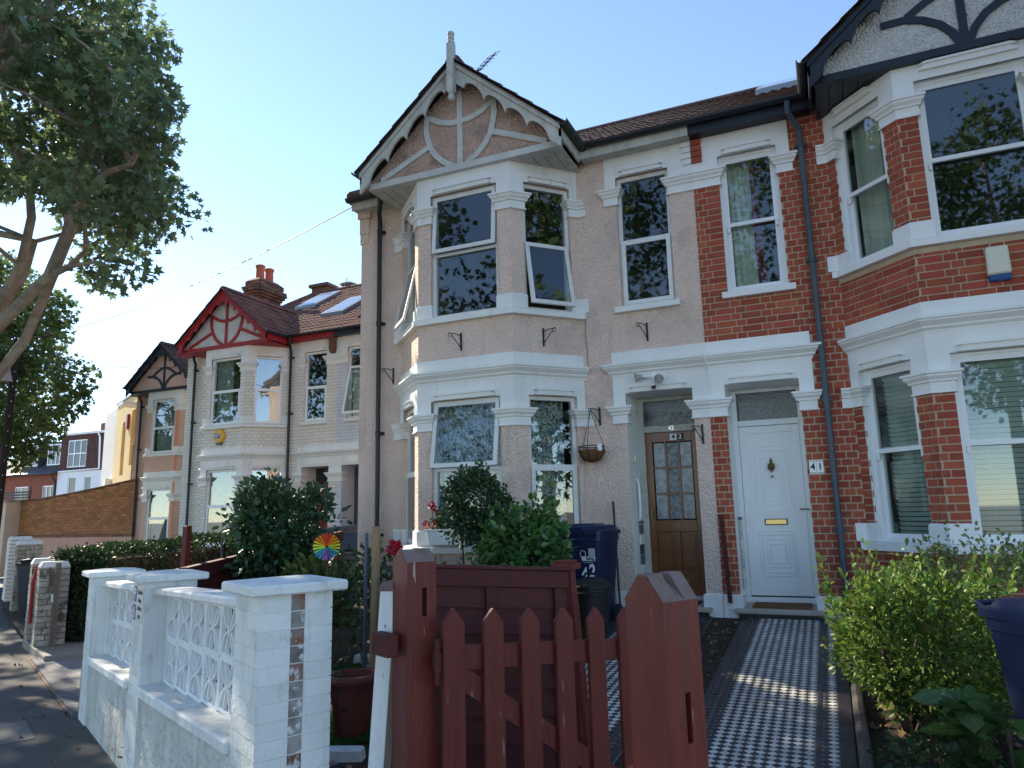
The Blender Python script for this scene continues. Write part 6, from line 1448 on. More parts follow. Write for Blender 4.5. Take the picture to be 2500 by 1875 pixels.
# aucuba with big spotted leaves
au = thing('aucuba', 'spotted aucuba with large leathery leaves in front of the right-hand bin', 'shrub', (.68, 4.25, .2))
P_, O_ = [], []
for k in range(16):
    a = rng.uniform(0, 6.28); c = np.array([.20*math.cos(a), .16*math.sin(a), rng.uniform(.18, .55)])
    for q in range(5): b = a+q*1.26+rng.uniform(-.3, .3); P_.append(c); O_.append([math.cos(b), math.sin(b), rng.uniform(-.45, .4)])
scatter('leaves', LEAF, np.array(P_), rots(len(P_), np.array(O_), .12), rng.uniform(.13, .22, len(P_)), 'aucuba_leaf', au)
mb = MB()
for k in range(7): a = k*.9; mb.tube([(.02*math.cos(a), .02*math.sin(a), 0), (.16*math.cos(a), .13*math.sin(a), .45)], .010, 6)
mb.build('stems', 'dark_bark', au)
# sago palm
pm = thing('sago_palm', 'small green sago palm below the white window box', 'palm', (-3.55, 6.42, .33))
P_, O_, S_ = [], [], []; mb = MB()
for k in range(20):
    a = k*2.4; el = rng.uniform(.25, 1.2); d = np.array([math.cos(a)*math.cos(el), math.sin(a)*math.cos(el), math.sin(el)]); ln = rng.uniform(.38, .52); pts = []
    for q in range(14):
        f = q/13; p = np.array([0, 0, .55])+d*ln*f+np.array([0, 0, -.16*f*f]); pts.append(tuple(p))
        sd = np.cross(d, [0, 0, 1]); sd /= np.linalg.norm(sd)+1e-6
        for e in (-1, 1): P_.append(p); O_.append(sd*e+d*.55+np.array([0, 0, .25])); S_.append(.13*math.sin(math.pi*min(1, f*.85+.15)))
    mb.tube(pts, .006, 5)
NEEDLE = ([(0, 0, 0), (.07, .5, .0), (0, 1, -.05), (-.07, .5, .0)], [(0, 1, 2), (0, 2, 3)])
scatter('fronds', NEEDLE, np.array(P_), rots(len(P_), np.array(O_), .05), np.array(S_), 'palm_leaf', pm); mb.tube([(0, 0, 0), (0, 0, .56)], [.08, .07], 10); mb.build('stems', 'dark_bark', pm)
# hedge
hd = thing('privet_hedge', 'long dark clipped hedge running from the far gate to the cream house', 'hedge', (-9.5, 6.9, .1))
HA, HB = np.array([0.0, .0]), np.array([-1.9, 6.2]); hl = np.linalg.norm(HB-HA); hv = (HB-HA)/hl; hn = np.array([hv[1], -hv[0]])
n = 26000; a = rng.random(n)*hl; face = rng.random(n); x = np.where(face < .22, -.42, np.where(face < .58, .42, rng.uniform(-.42, .42, n))); top = 1.14+.09*np.minimum(1, a/3)
z = np.where(face < .58, rng.random(n)*top, top+0*a)
end = rng.random(n) < .16; a = np.where(end, -.02, a); x = np.where(end, rng.uniform(-.42, .42, n), x); z = np.where(end, rng.random(n)*top, z)
nz = np.sin(a*2.3)*.03+np.sin(a*5.1+z*4)*.03
rnd = np.minimum(1, np.maximum(0, (z-top+.15)/.15)); x = x*(1-.12*rnd)
pos = np.stack([HA[0]+hv[0]*a-hn[0]*(-x)+hn[0]*0, HA[1]+hv[1]*a+hn[1]*x, z], 1); pos = pos+rng.normal(size=(n, 3))*.035+np.stack([nz, nz, nz*.6], 1)
scatter('foliage', LEAF, pos, rots(n, rng.normal(size=(n, 3))*.4+np.array([0, -.3, .5]), .6), rng.uniform(.035, .065, n), 'hedge_leaf', hd)
mb = MB(); c4 = [tuple(HA+hn*.34), tuple(HB+hn*.34), tuple(HB-hn*.34), tuple(HA-hn*.34)]; mb.prism(c4, .02, 1.06, 'z'); mb.build('inner_twigs', 'dark_bark', hd)
# flowers
def rose(c, r, label, name='red_rose', m='rose_red', n=110, group=None):
    d = in_ball(n, .3); pos = d*r*.85; rot = rots(n, d+np.array([0, 0, .2]), .5)
    t = scatter('flower', PETAL, pos, rot, np.full(n, r*.50), m); t.name = name; t.location = c; return tag(t, label, 'flower', group)
rose((-3.06, 4.72, 1.435), .055, 'large red rose beside the left red gate post')
wb = thing('window_box', 'white window box with red geraniums on the bay sill', 'window box', tuple(wpos(3.02, -.82, .835)))
mb = MB(); mb.hexa([(a*.27*q, b*.075*q, z) for z, q in ((0, .90), (.165, 1.0)) for a, b in ((-1, -1), (1, -1), (1, 1), (-1, 1))]); mb.build('trough', 'upvc', wb, bevel=.006)
mb = MB(); mb.box(-.285, .285, -.088, .088, .166, .185); mb.build('rim', 'upvc', wb, bevel=.004)
pos, out = lumpy((-.02, 0, .27), (.27, .10, .13), 420, 16, .4); scatter('foliage', LEAF, pos, rots(420, out+np.array([0, 0, .4]), .6), rng.uniform(.035, .055, 420), 'rose_leaf', wb)
for x, z, r in ((-.27, .24, .046), (-.14, .25, .042), (-.10, .38, .036), (-.20, .47, .040), (.06, .42, .040), (-.17, .44, .035)):
    n_ = 60; d = in_ball(n_, .3); f_ = scatter('flower_head', PETAL, d*r*.85+np.array([x, -.07, z]), rots(n_, d, .5), np.full(n_, r*.5), 'rose_red', wb)
mb = MB()
for x, z in ((-.10, .38), (-.20, .47), (.06, .42), (-.17, .44)): mb.tube([(x*.5, 0, .18), (x, -.06, z)], .004, 5)
mb.build('stems', 'rose_leaf', wb)
# rainbow windmill
wm = thing('rainbow_windmill', 'rainbow coloured garden windmill standing above the spotted laurel', 'garden windmill', (-3.95, 5.05, .26))
mb = MB(); mb.tube([(0, .02, 0), (0, .02, 1.17)], .007, 6); mb.build('stick', 'iron', wm)
wn = Vector((.55, -.83, 0)).normalized(); wx = Vector((-wn.y, wn.x, 0)); up_ = Vector((0, 0, 1)); cc = Vector((0, 0, 1.17))
mb = MB(); mb.tube([tuple(cc+(wx*math.cos(a)+up_*math.sin(a))*.118) for a in [2*math.pi*k/40 for k in range(41)]], .0035, 5); mb.build('hoop', 'iron', wm)
mb = MB(); mb.tube([tuple(cc-wn*.01), tuple(cc+wn*.03)], .010, 10); mb.build('hub', 'iron', wm)
colour = [0, 1, 2, 2, 3, 4, 5, 6, 6, 5, 4, 3, 3, 2, 1, 0]
for k in range(22):
    a = math.pi/2-2*math.pi*k/22; f = abs(((k/22)+.5) % 1-.5)*2; ci = min(6, int(f*7))
    r0, r1 = .012, .112; da = .088; e = lambda r, aa, o: tuple(cc+(wx*math.cos(aa)+up_*math.sin(aa))*r+wn*o)
    mb = MB(); mb.add([e(r0, a-.2, .004), e(r1, a-da, .004), e(r1, a+da, .022), e(r0, a+.2, .010)], [(0, 1, 2, 3)]); mb.build('blade', 'wheel%d' % ci, wm, fix=False)
# stakes, planter, garden lights
mb = MB(); mb.hexa([(a+dx, b, z) for z, dx in ((0, -.02), (1.38, .0)) for a, b in ((-.025, -.02), (.025, -.02), (.025, .02), (-.025, .02))]); one(mb, 'wooden_stake', 'bare_timber', 'pale wooden stake standing behind the left gate post', 'stake', loc=(-3.06, 4.48, .22), bevel=.003)
mb = MB(); mb.tube([(0, 0, 0), (-.01, .02, 1.33)], .014, 6); one(mb, 'plant_cane', 'pipe_slate', 'thin blue grey cane beside the pale wooden stake', 'cane', loc=(-3.25, 4.62, .22))
pl = thing('planter', 'brown plastic octagonal planter standing on the artificial grass', 'planter', (-3.12, 4.30, .23))
mb = MB(); mb.lathe([(.11, 0), (.155, .33), (.185, .335), (.19, .36), (.18, .385), (.15, .385), (.14, .34)], (0, 0, 0), 8); mb.build('pot', 'terracotta', pl); mb = MB(); mb.lathe([(.138, .30), (.138, .335), (.01, .345)], (0, 0, 0), 8); mb.build('soil', 'soil', pl)
def grass(name, label, cx, cy, rx, ry, n):
    th = rng.random(n)*6.28; q = np.sqrt(rng.random(n)); x = cx+rx*q*np.cos(th); y = cy+ry*q*np.sin(th); z = np.array([gz(a, b) for a, b in zip(x, y)])+.012
    o = scatter(name, NEEDLE, np.stack([x, y, z], 1), rots(n, np.array([0, 0, 1.0])+rng.normal(size=(n, 3))*.25, .25), rng.uniform(.025, .045, n), 'grass_green'); return tag(o, label, 'grass', kind='stuff')
grass('artificial_grass', 'bright artificial grass between the white pillar and the planter', -3.35, 4.35, .42, .34, 9000)
grass('artificial_grass', 'darker patch of artificial grass behind the brown planter', -3.8, 5.5, .60, .40, 8000)
for k, (x, y, r_, lb_) in enumerate(((-3.02, 3.95, .35, 'white painted edging stone in front of the brown planter'), (-3.32, 3.86, -.12, 'white painted edging stone nearest the brick pillar'), (-3.75, 4.95, .1, 'white painted edging stone beyond the bright grass'), (-4.0, 5.95, .0, 'white painted kerb stone behind the dark grass patch'))):
    mb = MB(); L = .22 if k < 2 else .30; mb.hexa([(a*L*q, b*.05*q, z) for z, q in ((-.05, 1.0), (.075, .92)) for a, b in ((-1, -1), (1, -1), (1, 1), (-1, 1))]); o = one(mb, 'edging_stone', 'whitewash', lb_, 'stone', loc=(x, y, gz(x, y)), bevel=.012); o.rotation_euler = (0, 0, r_)
for k, (x, y, lb_) in enumerate(((-3.28, 4.72, 'pale solar garden light on a thin stake by the pillar'), (-3.05, 4.75, 'dark solar garden light behind the planter'))):
    sl_ = thing('solar_light', lb_, 'garden light', (x, y, gz(x, y))); mb = MB(); mb.tube([(0, 0, 0), (0, 0, .26)], .008, 6); mb.build('stake', 'steel_grey' if k == 0 else 'bin_black', sl_)
    mb = MB(); mb.lathe([(.022, .26), (.03, .33), (.034, .335), (.034, .35), (.01, .355)], (0, 0, 0), 12); mb.build('lamp', 'obscure_fine' if k == 0 else 'bin_black', sl_)
for (x, y, z0_, rz, sz, lb_) in ((-2.62, 3.42, None, -.5, 1.0, 'black garden spotlight on the bare soil by the gate'), (-2.95, 4.90, None, -.4, .9, 'black garden speaker box behind the brown planter')):
    sp = thing('garden_spotlight', lb_, 'spotlight', (x, y, gz(x, y)), rz); mb = MB(); mb.box(-.055*sz, .055*sz, -.03, .05, .05, .20*sz+.02); mb.build('housing', 'bin_black', sp, bevel=.018)
    mb = MB(); mb.tube([(0, -.034, .15*sz), (0, -.031, .15*sz)], .035*sz, 16); mb.tube([(.03*sz, -.034, .085), (.03*sz, -.031, .085)], .010, 10); mb.tube([(-.02*sz, -.034, .08), (-.02*sz, -.031, .08)], .012, 10); mb.build('lens', 'car_glass', sp); mb = MB(); mb.tube([(0, 0.01, -.03), (0, .01, .06)], .012, 6); mb.build('spike', 'bin_black', sp)
# fallen leaves
def litter(name, label, n, fn, size=(.03, .06), m='dead_leaf'):
    P = np.array([fn() for _ in range(n)]); o = scatter(name, PLANE if m == 'dead_leaf' else LEAF, P, rots(n, rng.normal(size=(n, 3))*[1, 1, .15], .05), rng.uniform(*size, n), m); return tag(o, label, 'leaves', kind='stuff')
def f1(): x, y = random.uniform(.12, 1.6), random.uniform(3.6, 6.2); return (x, y, gz(x, y)+.02)
def f2(): y = random.uniform(4.6, 8.2); x = random.uniform(-1.30, -1.0); return (x, y, gz(x, y)+.014)
def f3(): t, w = random.uniform(1.5, 13), -abs(random.gauss(0, .5))-.05; p = SW(t, w, .008); return p
def f4(): x, y = random.uniform(-4.6, -2.6), random.uniform(3.5, 6.0); return (x, y, gz(x, y)+.016)
litter('fallen_leaves', 'brown dead leaves on the soil under the golden shrub', 700, f1); litter('fallen_leaves', 'brown dead leaves on the soil strip between the two paths', 160, f2, (.025, .05)); litter('fallen_leaves', 'dry leaves scattered along the pavement by the wall', 90, f3, (.03, .07)); litter('fallen_leaves', 'dead leaves and chippings on the garden soil by the gate', 260, f4, (.02, .05))

# ------------------------------------------------------------------ parked car on the neighbour's drive
car = thing('parked_car', 'black car parked on the driveway behind the rose bush', 'car', (-8.3, 10.9, .10), R(34))
prof = [(-2.05, .35), (-2.0, .62), (-1.9, .86), (-1.2, .96), (-.55, 1.36), (.35, 1.42), (1.25, 1.30), (1.75, 1.02), (2.05, .95), (2.12, .60), (2.05, .32)]
mb = MB(); N = len(prof); ws = [.80, .83, .86, .84, .66, .64, .68, .82, .84, .84, .80]
L_ = [(x, -w, z) for (x, z), w in zip(prof, ws)]; R_ = [(x, w, z) for (x, z), w in zip(prof, ws)]
belt = [(-1.2, -.87, .93), (1.75, -.86, .98)]
mb.add(L_+R_, [(i, i+1, N+i+1, N+i) for i in range(N-1)]+[(N-1, 0, N, 2*N-1), tuple(range(N))[::-1], tuple(range(N, 2*N))]); body = mb.build('body', 'car_black', car, bevel=.03)
for s_ in (-1, 1):
    mb = MB(); mb.hexa([(x, s_*(y), z) for (x, z, y) in ((-1.02, 1.0, .83), (1.45, 1.04, .82), (1.45, 1.04, .85), (-1.02, 1.0, .86), (-.52, 1.31, .675), (1.12, 1.27, .70), (1.12, 1.27, .73), (-.52, 1.31, .705))]); mb.build('side_window', 'car_glass', car)
    mb = MB(); mb.box(-1.0, 1.5, s_*.86-.006, s_*.86+.006, .955, .975); mb.build('trim', 'pipe_slate', car)
    for x in (-1.35, 1.35):
        mb = MB(); mb.tube([(x, s_*.68, .31), (x, s_*.87, .31)], .31, 20); wv = mb.build('wheel', 'rubber', car); mb = MB(); mb.tube([(x, s_*.871, .31), (x, s_*.875, .31)], .20, 16); mb.build('rim', 'chrome', wv)
mb = MB(); mb.hexa([(-1.17, -.74, .985), (-1.17, .74, .985), (-1.13, .74, .985), (-1.13, -.74, .985), (-.60, -.60, 1.345), (-.60, .60, 1.345), (-.56, .60, 1.345), (-.56, -.60, 1.345)]); mb.build('windscreen', 'car_glass', car)
mb = MB(); mb.box(-2.075, -2.02, -.75, -.45, .62, .74); mb.build('headlight', 'chrome', car); mb = MB(); mb.box(-2.075, -2.02, .45, .75, .62, .74); mb.build('headlight', 'chrome', car)

# ------------------------------------------------------------------ street trees
def tree(name, label, trunk, limbs, blobs, per, leaf, size, lm, bark='bark', origin=None, flat=.5):
    o0 = Vector(origin); t = thing(name, label, 'tree', tuple(o0)); mb = MB()
    for pts, r0, r1 in trunk+limbs:
        P = [Vector(p)-o0 for p in pts]; n = len(P); mb.tube([tuple(p) for p in P], [r0+(r1-r0)*k/(n-1) for k in range(n)], 10)
    ends = [Vector(l[0][k])-o0 for l in limbs for k in range(1, len(l[0]))]
    B = np.array(blobs, float)
    for (x, y, z, r) in blobs[::2]:
        b = Vector((x, y, z))-o0; a = min(ends, key=lambda e: (e-b).length+max(0, e.z-b.z)*2); m_ = a.lerp(b, .5)+Vector((0, 0, .10)); mb.tube([tuple(a), tuple(m_), tuple(b)], [.040, .024, .008], 6)
    mb.build('trunk', bark, t, smooth=True)
    n = per*len(B); idx = np.repeat(np.arange(len(B)), per); off = in_ball(n, .25)
    pos = B[idx, :3]-np.array(o0)+off*B[idx, 3][:, None]*np.array([1, 1, .9])
    rot = rots(n, off*.8+np.array([0, 0, -.55]), .6)
    scatter('crown', leaf, pos, rot, rng.uniform(.7, 1.2, n)*size, lm, t); return t
T1B=[(-13.13,6.8,15.07,0.52),(-13.73,5.35,13.33,0.37),(-15.08,6.25,15.0,0.54),(-13.27,5.75,13.72,0.41),(-14.04,6.37,14.76,0.36),(-11.01,5.32,12.14,0.37),(-13.85,7.3,15.59,0.42),(-11.71,6.57,13.91,0.38),(-9.95,5.97,12.25,0.38),(-11.53,4.07,10.75,0.36),(-14.82,5.83,13.67,0.54),(-15.91,6.35,14.98,0.54),(-13.48,5.89,13.15,0.49),(-12.16,5.61,12.62,0.33),(-11.2,5.57,11.84,0.29),(-13.04,6.77,14.16,0.42),(-13.39,7.52,15.07,0.47),(-8.85,5.29,10.86,0.28),(-16.78,6.18,14.51,0.48),(-11.17,4.27,10.37,0.32),(-15.16,6.21,13.61,0.46),(-11.63,5.0,11.29,0.31),(-10.71,4.99,10.65,0.27),(-14.24,7.32,14.39,0.46),(-12.82,7.03,13.48,0.5),(-9.85,5.63,11.17,0.42),(-9.94,6.23,11.42,0.4),(-11.56,7.7,13.56,0.46),(-8.95,6.33,11.19,0.44),(-15.4,5.45,12.44,0.34),(-16.66,6.22,14.01,0.52),(-14.62,5.58,12.59,0.44),(-11.72,4.97,10.58,0.28),(-14.68,6.66,13.64,0.38),(-14.28,6.91,13.31,0.48),(-12.75,6.58,12.68,0.4),(-11.38,6.29,11.63,0.4),(-11.8,6.63,12.4,0.42),(-9.12,5.73,10.3,0.32),(-8.25,5.51,9.79,0.37),(-10.02,7.18,12.13,0.39),(-11.82,4.47,10.05,0.36),(-13.27,5.35,11.18,0.46),(-15.3,6.52,13.13,0.4),(-12.6,5.62,11.01,0.45),(-10.98,5.18,10.02,0.29),(-12.3,6.27,11.63,0.49),(-10.71,5.88,10.82,0.38),(-11.2,6.51,11.25,0.32),(-10.31,6.32,10.7,0.43),(-11.01,7.49,12.01,0.46),(-9.95,7.0,11.08,0.47),(-14.21,5.07,10.76,0.33),(-15.06,5.71,11.68,0.36),(-15.69,6.11,12.32,0.39),(-13.66,5.93,11.32,0.39),(-12.41,5.64,10.75,0.47),(-11.78,5.6,10.27,0.34),(-14.53,7.28,12.86,0.55),(-13.78,7.69,12.52,0.4),(-11.62,6.83,11.22,0.5),(-9.13,5.79,9.34,0.37),(-10.92,7.36,11.27,0.49),(-9.75,6.89,10.41,0.41),(-17.22,6.47,12.3,0.58),(-15.67,6.28,11.74,0.41),(-11.72,4.99,9.56,0.36),(-12.24,5.65,10.0,0.46),(-10.34,5.05,9.07,0.41),(-12.54,6.68,10.72,0.38),(-10.55,5.7,9.58,0.43),(-9.14,6.08,9.13,0.4),(-11.91,8.62,12.07,0.43),(-11.8,4.45,8.72,0.41),(-15.12,6.11,10.65,0.48),(-15.51,6.79,11.2,0.51),(-14.23,6.59,10.77,0.45),(-14.4,7.05,11.39,0.46),(-14.24,7.27,11.48,0.41),(-13.59,7.53,11.21,0.43),(-9.23,5.44,8.46,0.38),(-12.17,8.05,11.34,0.53),(-10.13,7.2,9.91,0.44),(-11.82,8.97,11.54,0.53),(-13.93,5.17,9.13,0.45),(-11.97,4.7,8.36,0.36),(-14.61,6.12,10.2,0.51),(-14.19,6.21,10.25,0.38),(-11.97,5.67,8.95,0.44),(-14.35,7.14,10.77,0.54),(-12.93,6.96,9.97,0.47),(-14.16,7.98,11.16,0.45),(-11.57,6.77,9.51,0.41),(-9.64,6.16,8.7,0.28),(-11.36,7.84,10.04,0.36),(-10.07,7.49,9.47,0.31),(-10.13,8.0,9.89,0.33),(-14.59,5.38,9.32,0.33),(-15.91,6.17,9.82,0.51),(-14.64,6.0,9.57,0.33),(-15.01,6.61,9.78,0.52),(-14.77,6.86,9.99,0.49),(-10.24,5.08,7.8,0.38),(-12.41,7.09,9.57,0.49),(-10.39,6.19,8.36,0.37),(-10.24,6.39,8.57,0.44),(-8.96,6.01,7.8,0.41),(-9.11,6.51,8.37,0.43),(-9.76,7.67,8.96,0.33),(-12.78,5.13,8.13,0.42),(-12.99,5.35,8.02,0.38),(-11.22,5.04,7.41,0.39),(-10.74,5.0,7.32,0.37),(-10.43,5.15,7.48,0.3),(-12.96,6.88,8.84,0.4),(-10.4,6.04,7.99,0.43),(-13.58,8.41,9.98,0.38),(-11.72,7.71,9.08,0.5),(-9.21,6.19,7.74,0.34),(-9.68,7.1,8.26,0.42),(-7.91,6.3,7.26,0.28),(-15.18,6.03,8.77,0.39),(-16.66,6.99,9.42,0.41),(-12.11,5.4,7.37,0.28),(-14.59,6.86,8.78,0.53),(-11.79,5.95,7.91,0.41),(-11.79,6.29,8.06,0.38),(-10.24,5.82,7.3,0.27),(-11.09,6.85,7.94,0.32),(-13.01,8.34,9.26,0.47),(-9.2,6.5,7.36,0.37),(-11.21,8.3,8.77,0.34),(-8.46,6.63,7.15,0.27),(-15.33,6.11,8.28,0.36),(-14.42,6.09,7.91,0.5),(-12.62,5.82,7.51,0.38),(-15.2,7.31,8.8,0.4),(-14.85,7.54,8.94,0.49),(-13.31,7.37,8.48,0.46),(-14.03,7.92,8.61,0.38),(-11.95,7.49,7.95,0.43),(-11.13,7.16,7.88,0.47),(-9.9,6.77,7.25,0.4),(-9.33,7.08,7.11,0.36),(-11.55,8.88,8.62,0.54),(-17.17,6.8,8.42,0.42),(-15.86,6.94,7.97,0.39),(-16.36,7.62,8.37,0.38),(-13.57,6.4,7.51,0.39),(-13.92,7.02,7.72,0.46),(-13.44,7.33,7.79,0.35),(-10.12,5.84,6.55,0.38),(-10.63,6.49,6.89,0.38),(-9.37,6.03,6.31,0.4),(-11.13,7.64,7.34,0.4),(-11.55,8.5,7.97,0.45),(-10.46,8.3,7.69,0.36),(-15.01,6.14,7.09,0.36),(-15.33,6.79,7.37,0.53),(-12.68,5.8,6.59,0.34),(-11.83,5.7,6.38,0.35),(-13.86,7.1,7.33,0.39),(-8.86,5.97,5.97,0.38),(-11.27,7.72,6.94,0.36),(-10.08,7.44,6.48,0.34),(-9.19,7.3,6.34,0.3),(-15.42,6.88,7.0,0.46),(-12.81,6.06,6.26,0.41),(-14.99,7.18,7.06,0.46),(-12.08,8.36,6.91,0.5),(-11.05,8.45,6.81,0.51),(-10.31,7.31,5.6,0.37),(-8.94,6.73,5.21,0.4),(-12.86,8.07,11.18,0.62),(-12.3,8.67,11.43,0.63),(-13.07,8.19,11.0,0.64),(-11.87,7.94,10.35,0.58),(-13.05,8.99,11.64,0.56),(-11.51,8.54,10.69,0.55),(-14.59,8.92,11.5,0.66),(-12.82,8.33,10.7,0.44),(-13.99,9.26,11.46,0.48),(-14.03,10.04,11.79,0.68),(-12.43,9.14,10.83,0.49),(-13.2,8.17,9.95,0.43),(-11.77,7.63,9.49,0.56),(-12.58,8.39,10.13,0.57),(-11.05,7.74,9.3,0.42),(-12.39,9.35,10.49,0.65),(-12.32,9.49,10.69,0.52),(-15.35,9.58,11.08,0.67),(-13.05,8.48,9.6,0.48),(-14.16,9.57,10.55,0.62),(-13.45,9.7,10.46,0.48),(-11.47,8.71,9.45,0.42),(-11.26,8.92,9.63,0.52),(-14.76,9.39,10.26,0.51),(-13.44,9.05,9.83,0.61),(-10.94,7.73,8.28,0.38),(-10.87,8.06,8.44,0.52),(-10.54,8.25,8.62,0.54),(-13.21,8.66,8.95,0.54),(-11.98,8.22,8.31,0.42),(-12.95,9.49,9.24,0.55),(-13.44,9.95,9.76,0.52),(-10.71,8.56,8.33,0.38),(-13.84,8.95,8.78,0.61),(-14.13,9.56,9.15,0.62),(-13.72,9.88,9.12,0.68),(-10.97,8.32,7.99,0.51),(-14.49,9.46,8.71,0.69),(-12.68,8.64,8.08,0.6),(-11.96,8.82,8.02,0.5),(-11.95,9.24,8.01,0.64),(-14.78,10.24,8.46,0.72),(-12.6,9.31,7.68,0.51),(-12.99,9.9,7.88,0.64),(-13.41,9.94,7.65,0.53)]  # last clumps are a hidden back layer added to block sun on the path
T2B=[(-26.34,13.38,10.27,0.66),(-27.17,14.69,10.79,0.8),(-23.36,13.12,9.68,0.58),(-26.87,15.61,11.02,0.75),(-23.55,10.89,8.66,0.6),(-29.27,14.01,10.57,0.76),(-22.81,11.29,8.67,0.42),(-26.89,13.8,9.84,0.55),(-25.95,13.98,10.08,0.53),(-27.1,14.81,10.45,0.57),(-23.27,13.25,9.24,0.6),(-26.51,16.0,10.43,0.63),(-26.45,12.26,8.65,0.5),(-26.13,12.39,8.83,0.47),(-29.15,14.64,9.79,0.78),(-27.32,14.22,9.32,0.62),(-22.24,12.08,7.99,0.45),(-27.6,15.25,9.83,0.68),(-24.52,14.4,9.2,0.54),(-20.14,12.21,8.0,0.49),(-21.65,13.65,8.34,0.68),(-26.44,12.4,8.18,0.6),(-24.43,11.79,7.8,0.65),(-24.88,12.41,8.26,0.46),(-26.12,13.52,8.71,0.55),(-22.88,12.48,7.69,0.63),(-27.8,15.62,9.37,0.52),(-21.87,12.72,7.7,0.54),(-25.02,15.35,8.89,0.55),(-20.7,13.28,7.52,0.61),(-20.74,13.53,8.0,0.61),(-29.68,14.27,8.49,0.65),(-28.09,14.04,8.03,0.71),(-23.97,12.61,7.43,0.46),(-28.39,15.47,8.47,0.81),(-28.31,15.94,8.7,0.56),(-25.12,14.65,8.0,0.65),(-21.62,13.02,7.22,0.52),(-24.25,15.2,8.12,0.6),(-24.0,15.65,8.12,0.58),(-28.95,13.57,7.85,0.5),(-29.51,14.46,8.01,0.52),(-28.72,14.46,7.89,0.74),(-27.94,14.44,7.9,0.62),(-24.5,13.27,7.12,0.6),(-24.74,13.93,7.39,0.73),(-27.36,16.23,7.84,0.66),(-21.08,12.84,6.46,0.6),(-23.55,14.81,7.19,0.68),(-25.18,16.44,7.66,0.52),(-23.51,11.13,5.8,0.49),(-30.6,14.94,7.12,0.53),(-29.18,14.6,7.23,0.75),(-28.54,15.06,6.97,0.78),(-27.23,14.93,7.16,0.71),(-21.25,12.21,6.09,0.48),(-21.32,12.48,6.06,0.55),(-21.07,12.89,6.16,0.55),(-21.97,13.86,6.15,0.67),(-24.87,16.31,7.09,0.66),(-20.07,13.86,5.96,0.63),(-26.49,12.48,6.06,0.52),(-27.29,13.41,6.2,0.65),(-24.9,12.81,5.77,0.61),(-25.17,13.39,5.78,0.59),(-24.14,13.34,5.95,0.61),(-23.96,13.63,5.74,0.5),(-28.02,16.67,6.67,0.83),(-25.06,15.4,6.29,0.63),(-25.87,16.61,6.57,0.79),(-25.37,17.07,6.41,0.6),(-28.26,13.75,5.81,0.52),(-30.28,15.42,6.13,0.55),(-23.53,12.49,5.16,0.51),(-26.12,14.33,5.66,0.63),(-25.91,14.82,5.66,0.62),(-24.04,14.15,5.33,0.68),(-22.72,13.89,5.24,0.6),(-23.82,15.48,5.48,0.74),(-22.64,15.03,5.16,0.63),(-20.23,13.89,5.26,0.55),(-30.74,15.05,5.29,0.74),(-29.43,15.32,5.15,0.53),(-25.73,13.71,4.99,0.66),(-23.06,12.84,4.74,0.44),(-22.01,12.76,4.4,0.44),(-21.61,12.79,4.3,0.55),(-25.18,15.8,5.23,0.59),(-21.0,13.61,4.56,0.64),(-23.71,11.38,4.18,0.63),(-30.06,15.02,4.52,0.62),(-23.24,12.06,3.97,0.53),(-28.32,15.36,4.57,0.52),(-26.2,14.53,4.4,0.71),(-25.34,14.63,4.33,0.66),(-23.04,13.85,4.21,0.66),(-22.54,13.99,4.05,0.69),(-22.76,14.61,4.24,0.68),(-25.81,14.83,3.93,0.52),(-22.86,13.87,3.74,0.63)]

for py in (4.3, 4.7, 5.1, 5.5, 5.9, 6.3):  # extra crown clumps added along the sun's rays to shade the tiled path
    for k in (12.0, 13.2, 14.4, 15.6):
        q = Vector((-.5-.79*k+random.uniform(-.3, .3), py+.30*k, .3+.55*k)); d = q-Vector((0, 0, CZ)); px_ = 1250+FPX*d.dot(CR)/d.dot(CF)
        if px_ < 425: T1B.append((q.x, q.y, q.z, .62))
tree('plane_tree', 'large leaning plane tree spreading over the pavement at the left', [([(-14.2, 5.9, -.05), (-14.0, 6.0, 1.2), (-13.6, 6.25, 2.6), (-13.1, 6.5, 3.5)], .26, .17)],
     [([(-13.1, 6.5, 3.5), (-12.69, 6.58, 3.81), (-11.66, 6.73, 4.78), (-10.69, 6.8, 5.43), (-10.35, 6.81, 6.14), (-10.24, 6.71, 6.87), (-9.68, 6.63, 7.44), (-9.04, 6.55, 8.1)], .12, .04),
      ([(-13.1, 6.5, 3.3), (-12.57, 7.02, 3.62), (-11.63, 7.11, 4.59), (-11.1, 7.07, 5.39), (-10.57, 7.09, 6.48), (-10.48, 7.09, 7.23), (-10.14, 7.43, 7.96)], .095, .04),
      ([(-13.3, 6.4, 3.4), (-13.12, 6.65, 4.19), (-12.04, 6.91, 5.25), (-11.68, 6.96, 5.78), (-11.55, 6.97, 6.61), (-11.63, 6.92, 7.26), (-12.06, 6.75, 8.31), (-12.3, 6.6, 9.6)], .105, .04),
      ([(-13.6, 6.3, 3.0), (-13.61, 6.94, 3.87), (-12.47, 7.17, 5.2), (-12.14, 7.31, 5.84), (-12.03, 7.35, 6.42)], .10, .05),
      ([(-12.4, 6.0, 7.2), (-11.26, 5.92, 8.64), (-11.03, 6.03, 8.57), (-10.72, 6.11, 8.87), (-10.39, 6.18, 9.24)], .08, .04),
      ([(-10.69, 6.8, 5.43), (-10.29, 6.84, 5.53), (-9.95, 6.84, 5.73)], .06, .03), ([(-10.24, 6.78, 6.5), (-9.56, 6.79, 6.88), (-9.04, 6.79, 6.9)], .07, .03)],
     T1B, 92, PLANE, .158, 'plane_leaf', origin=(-14.2, 5.9, 0))
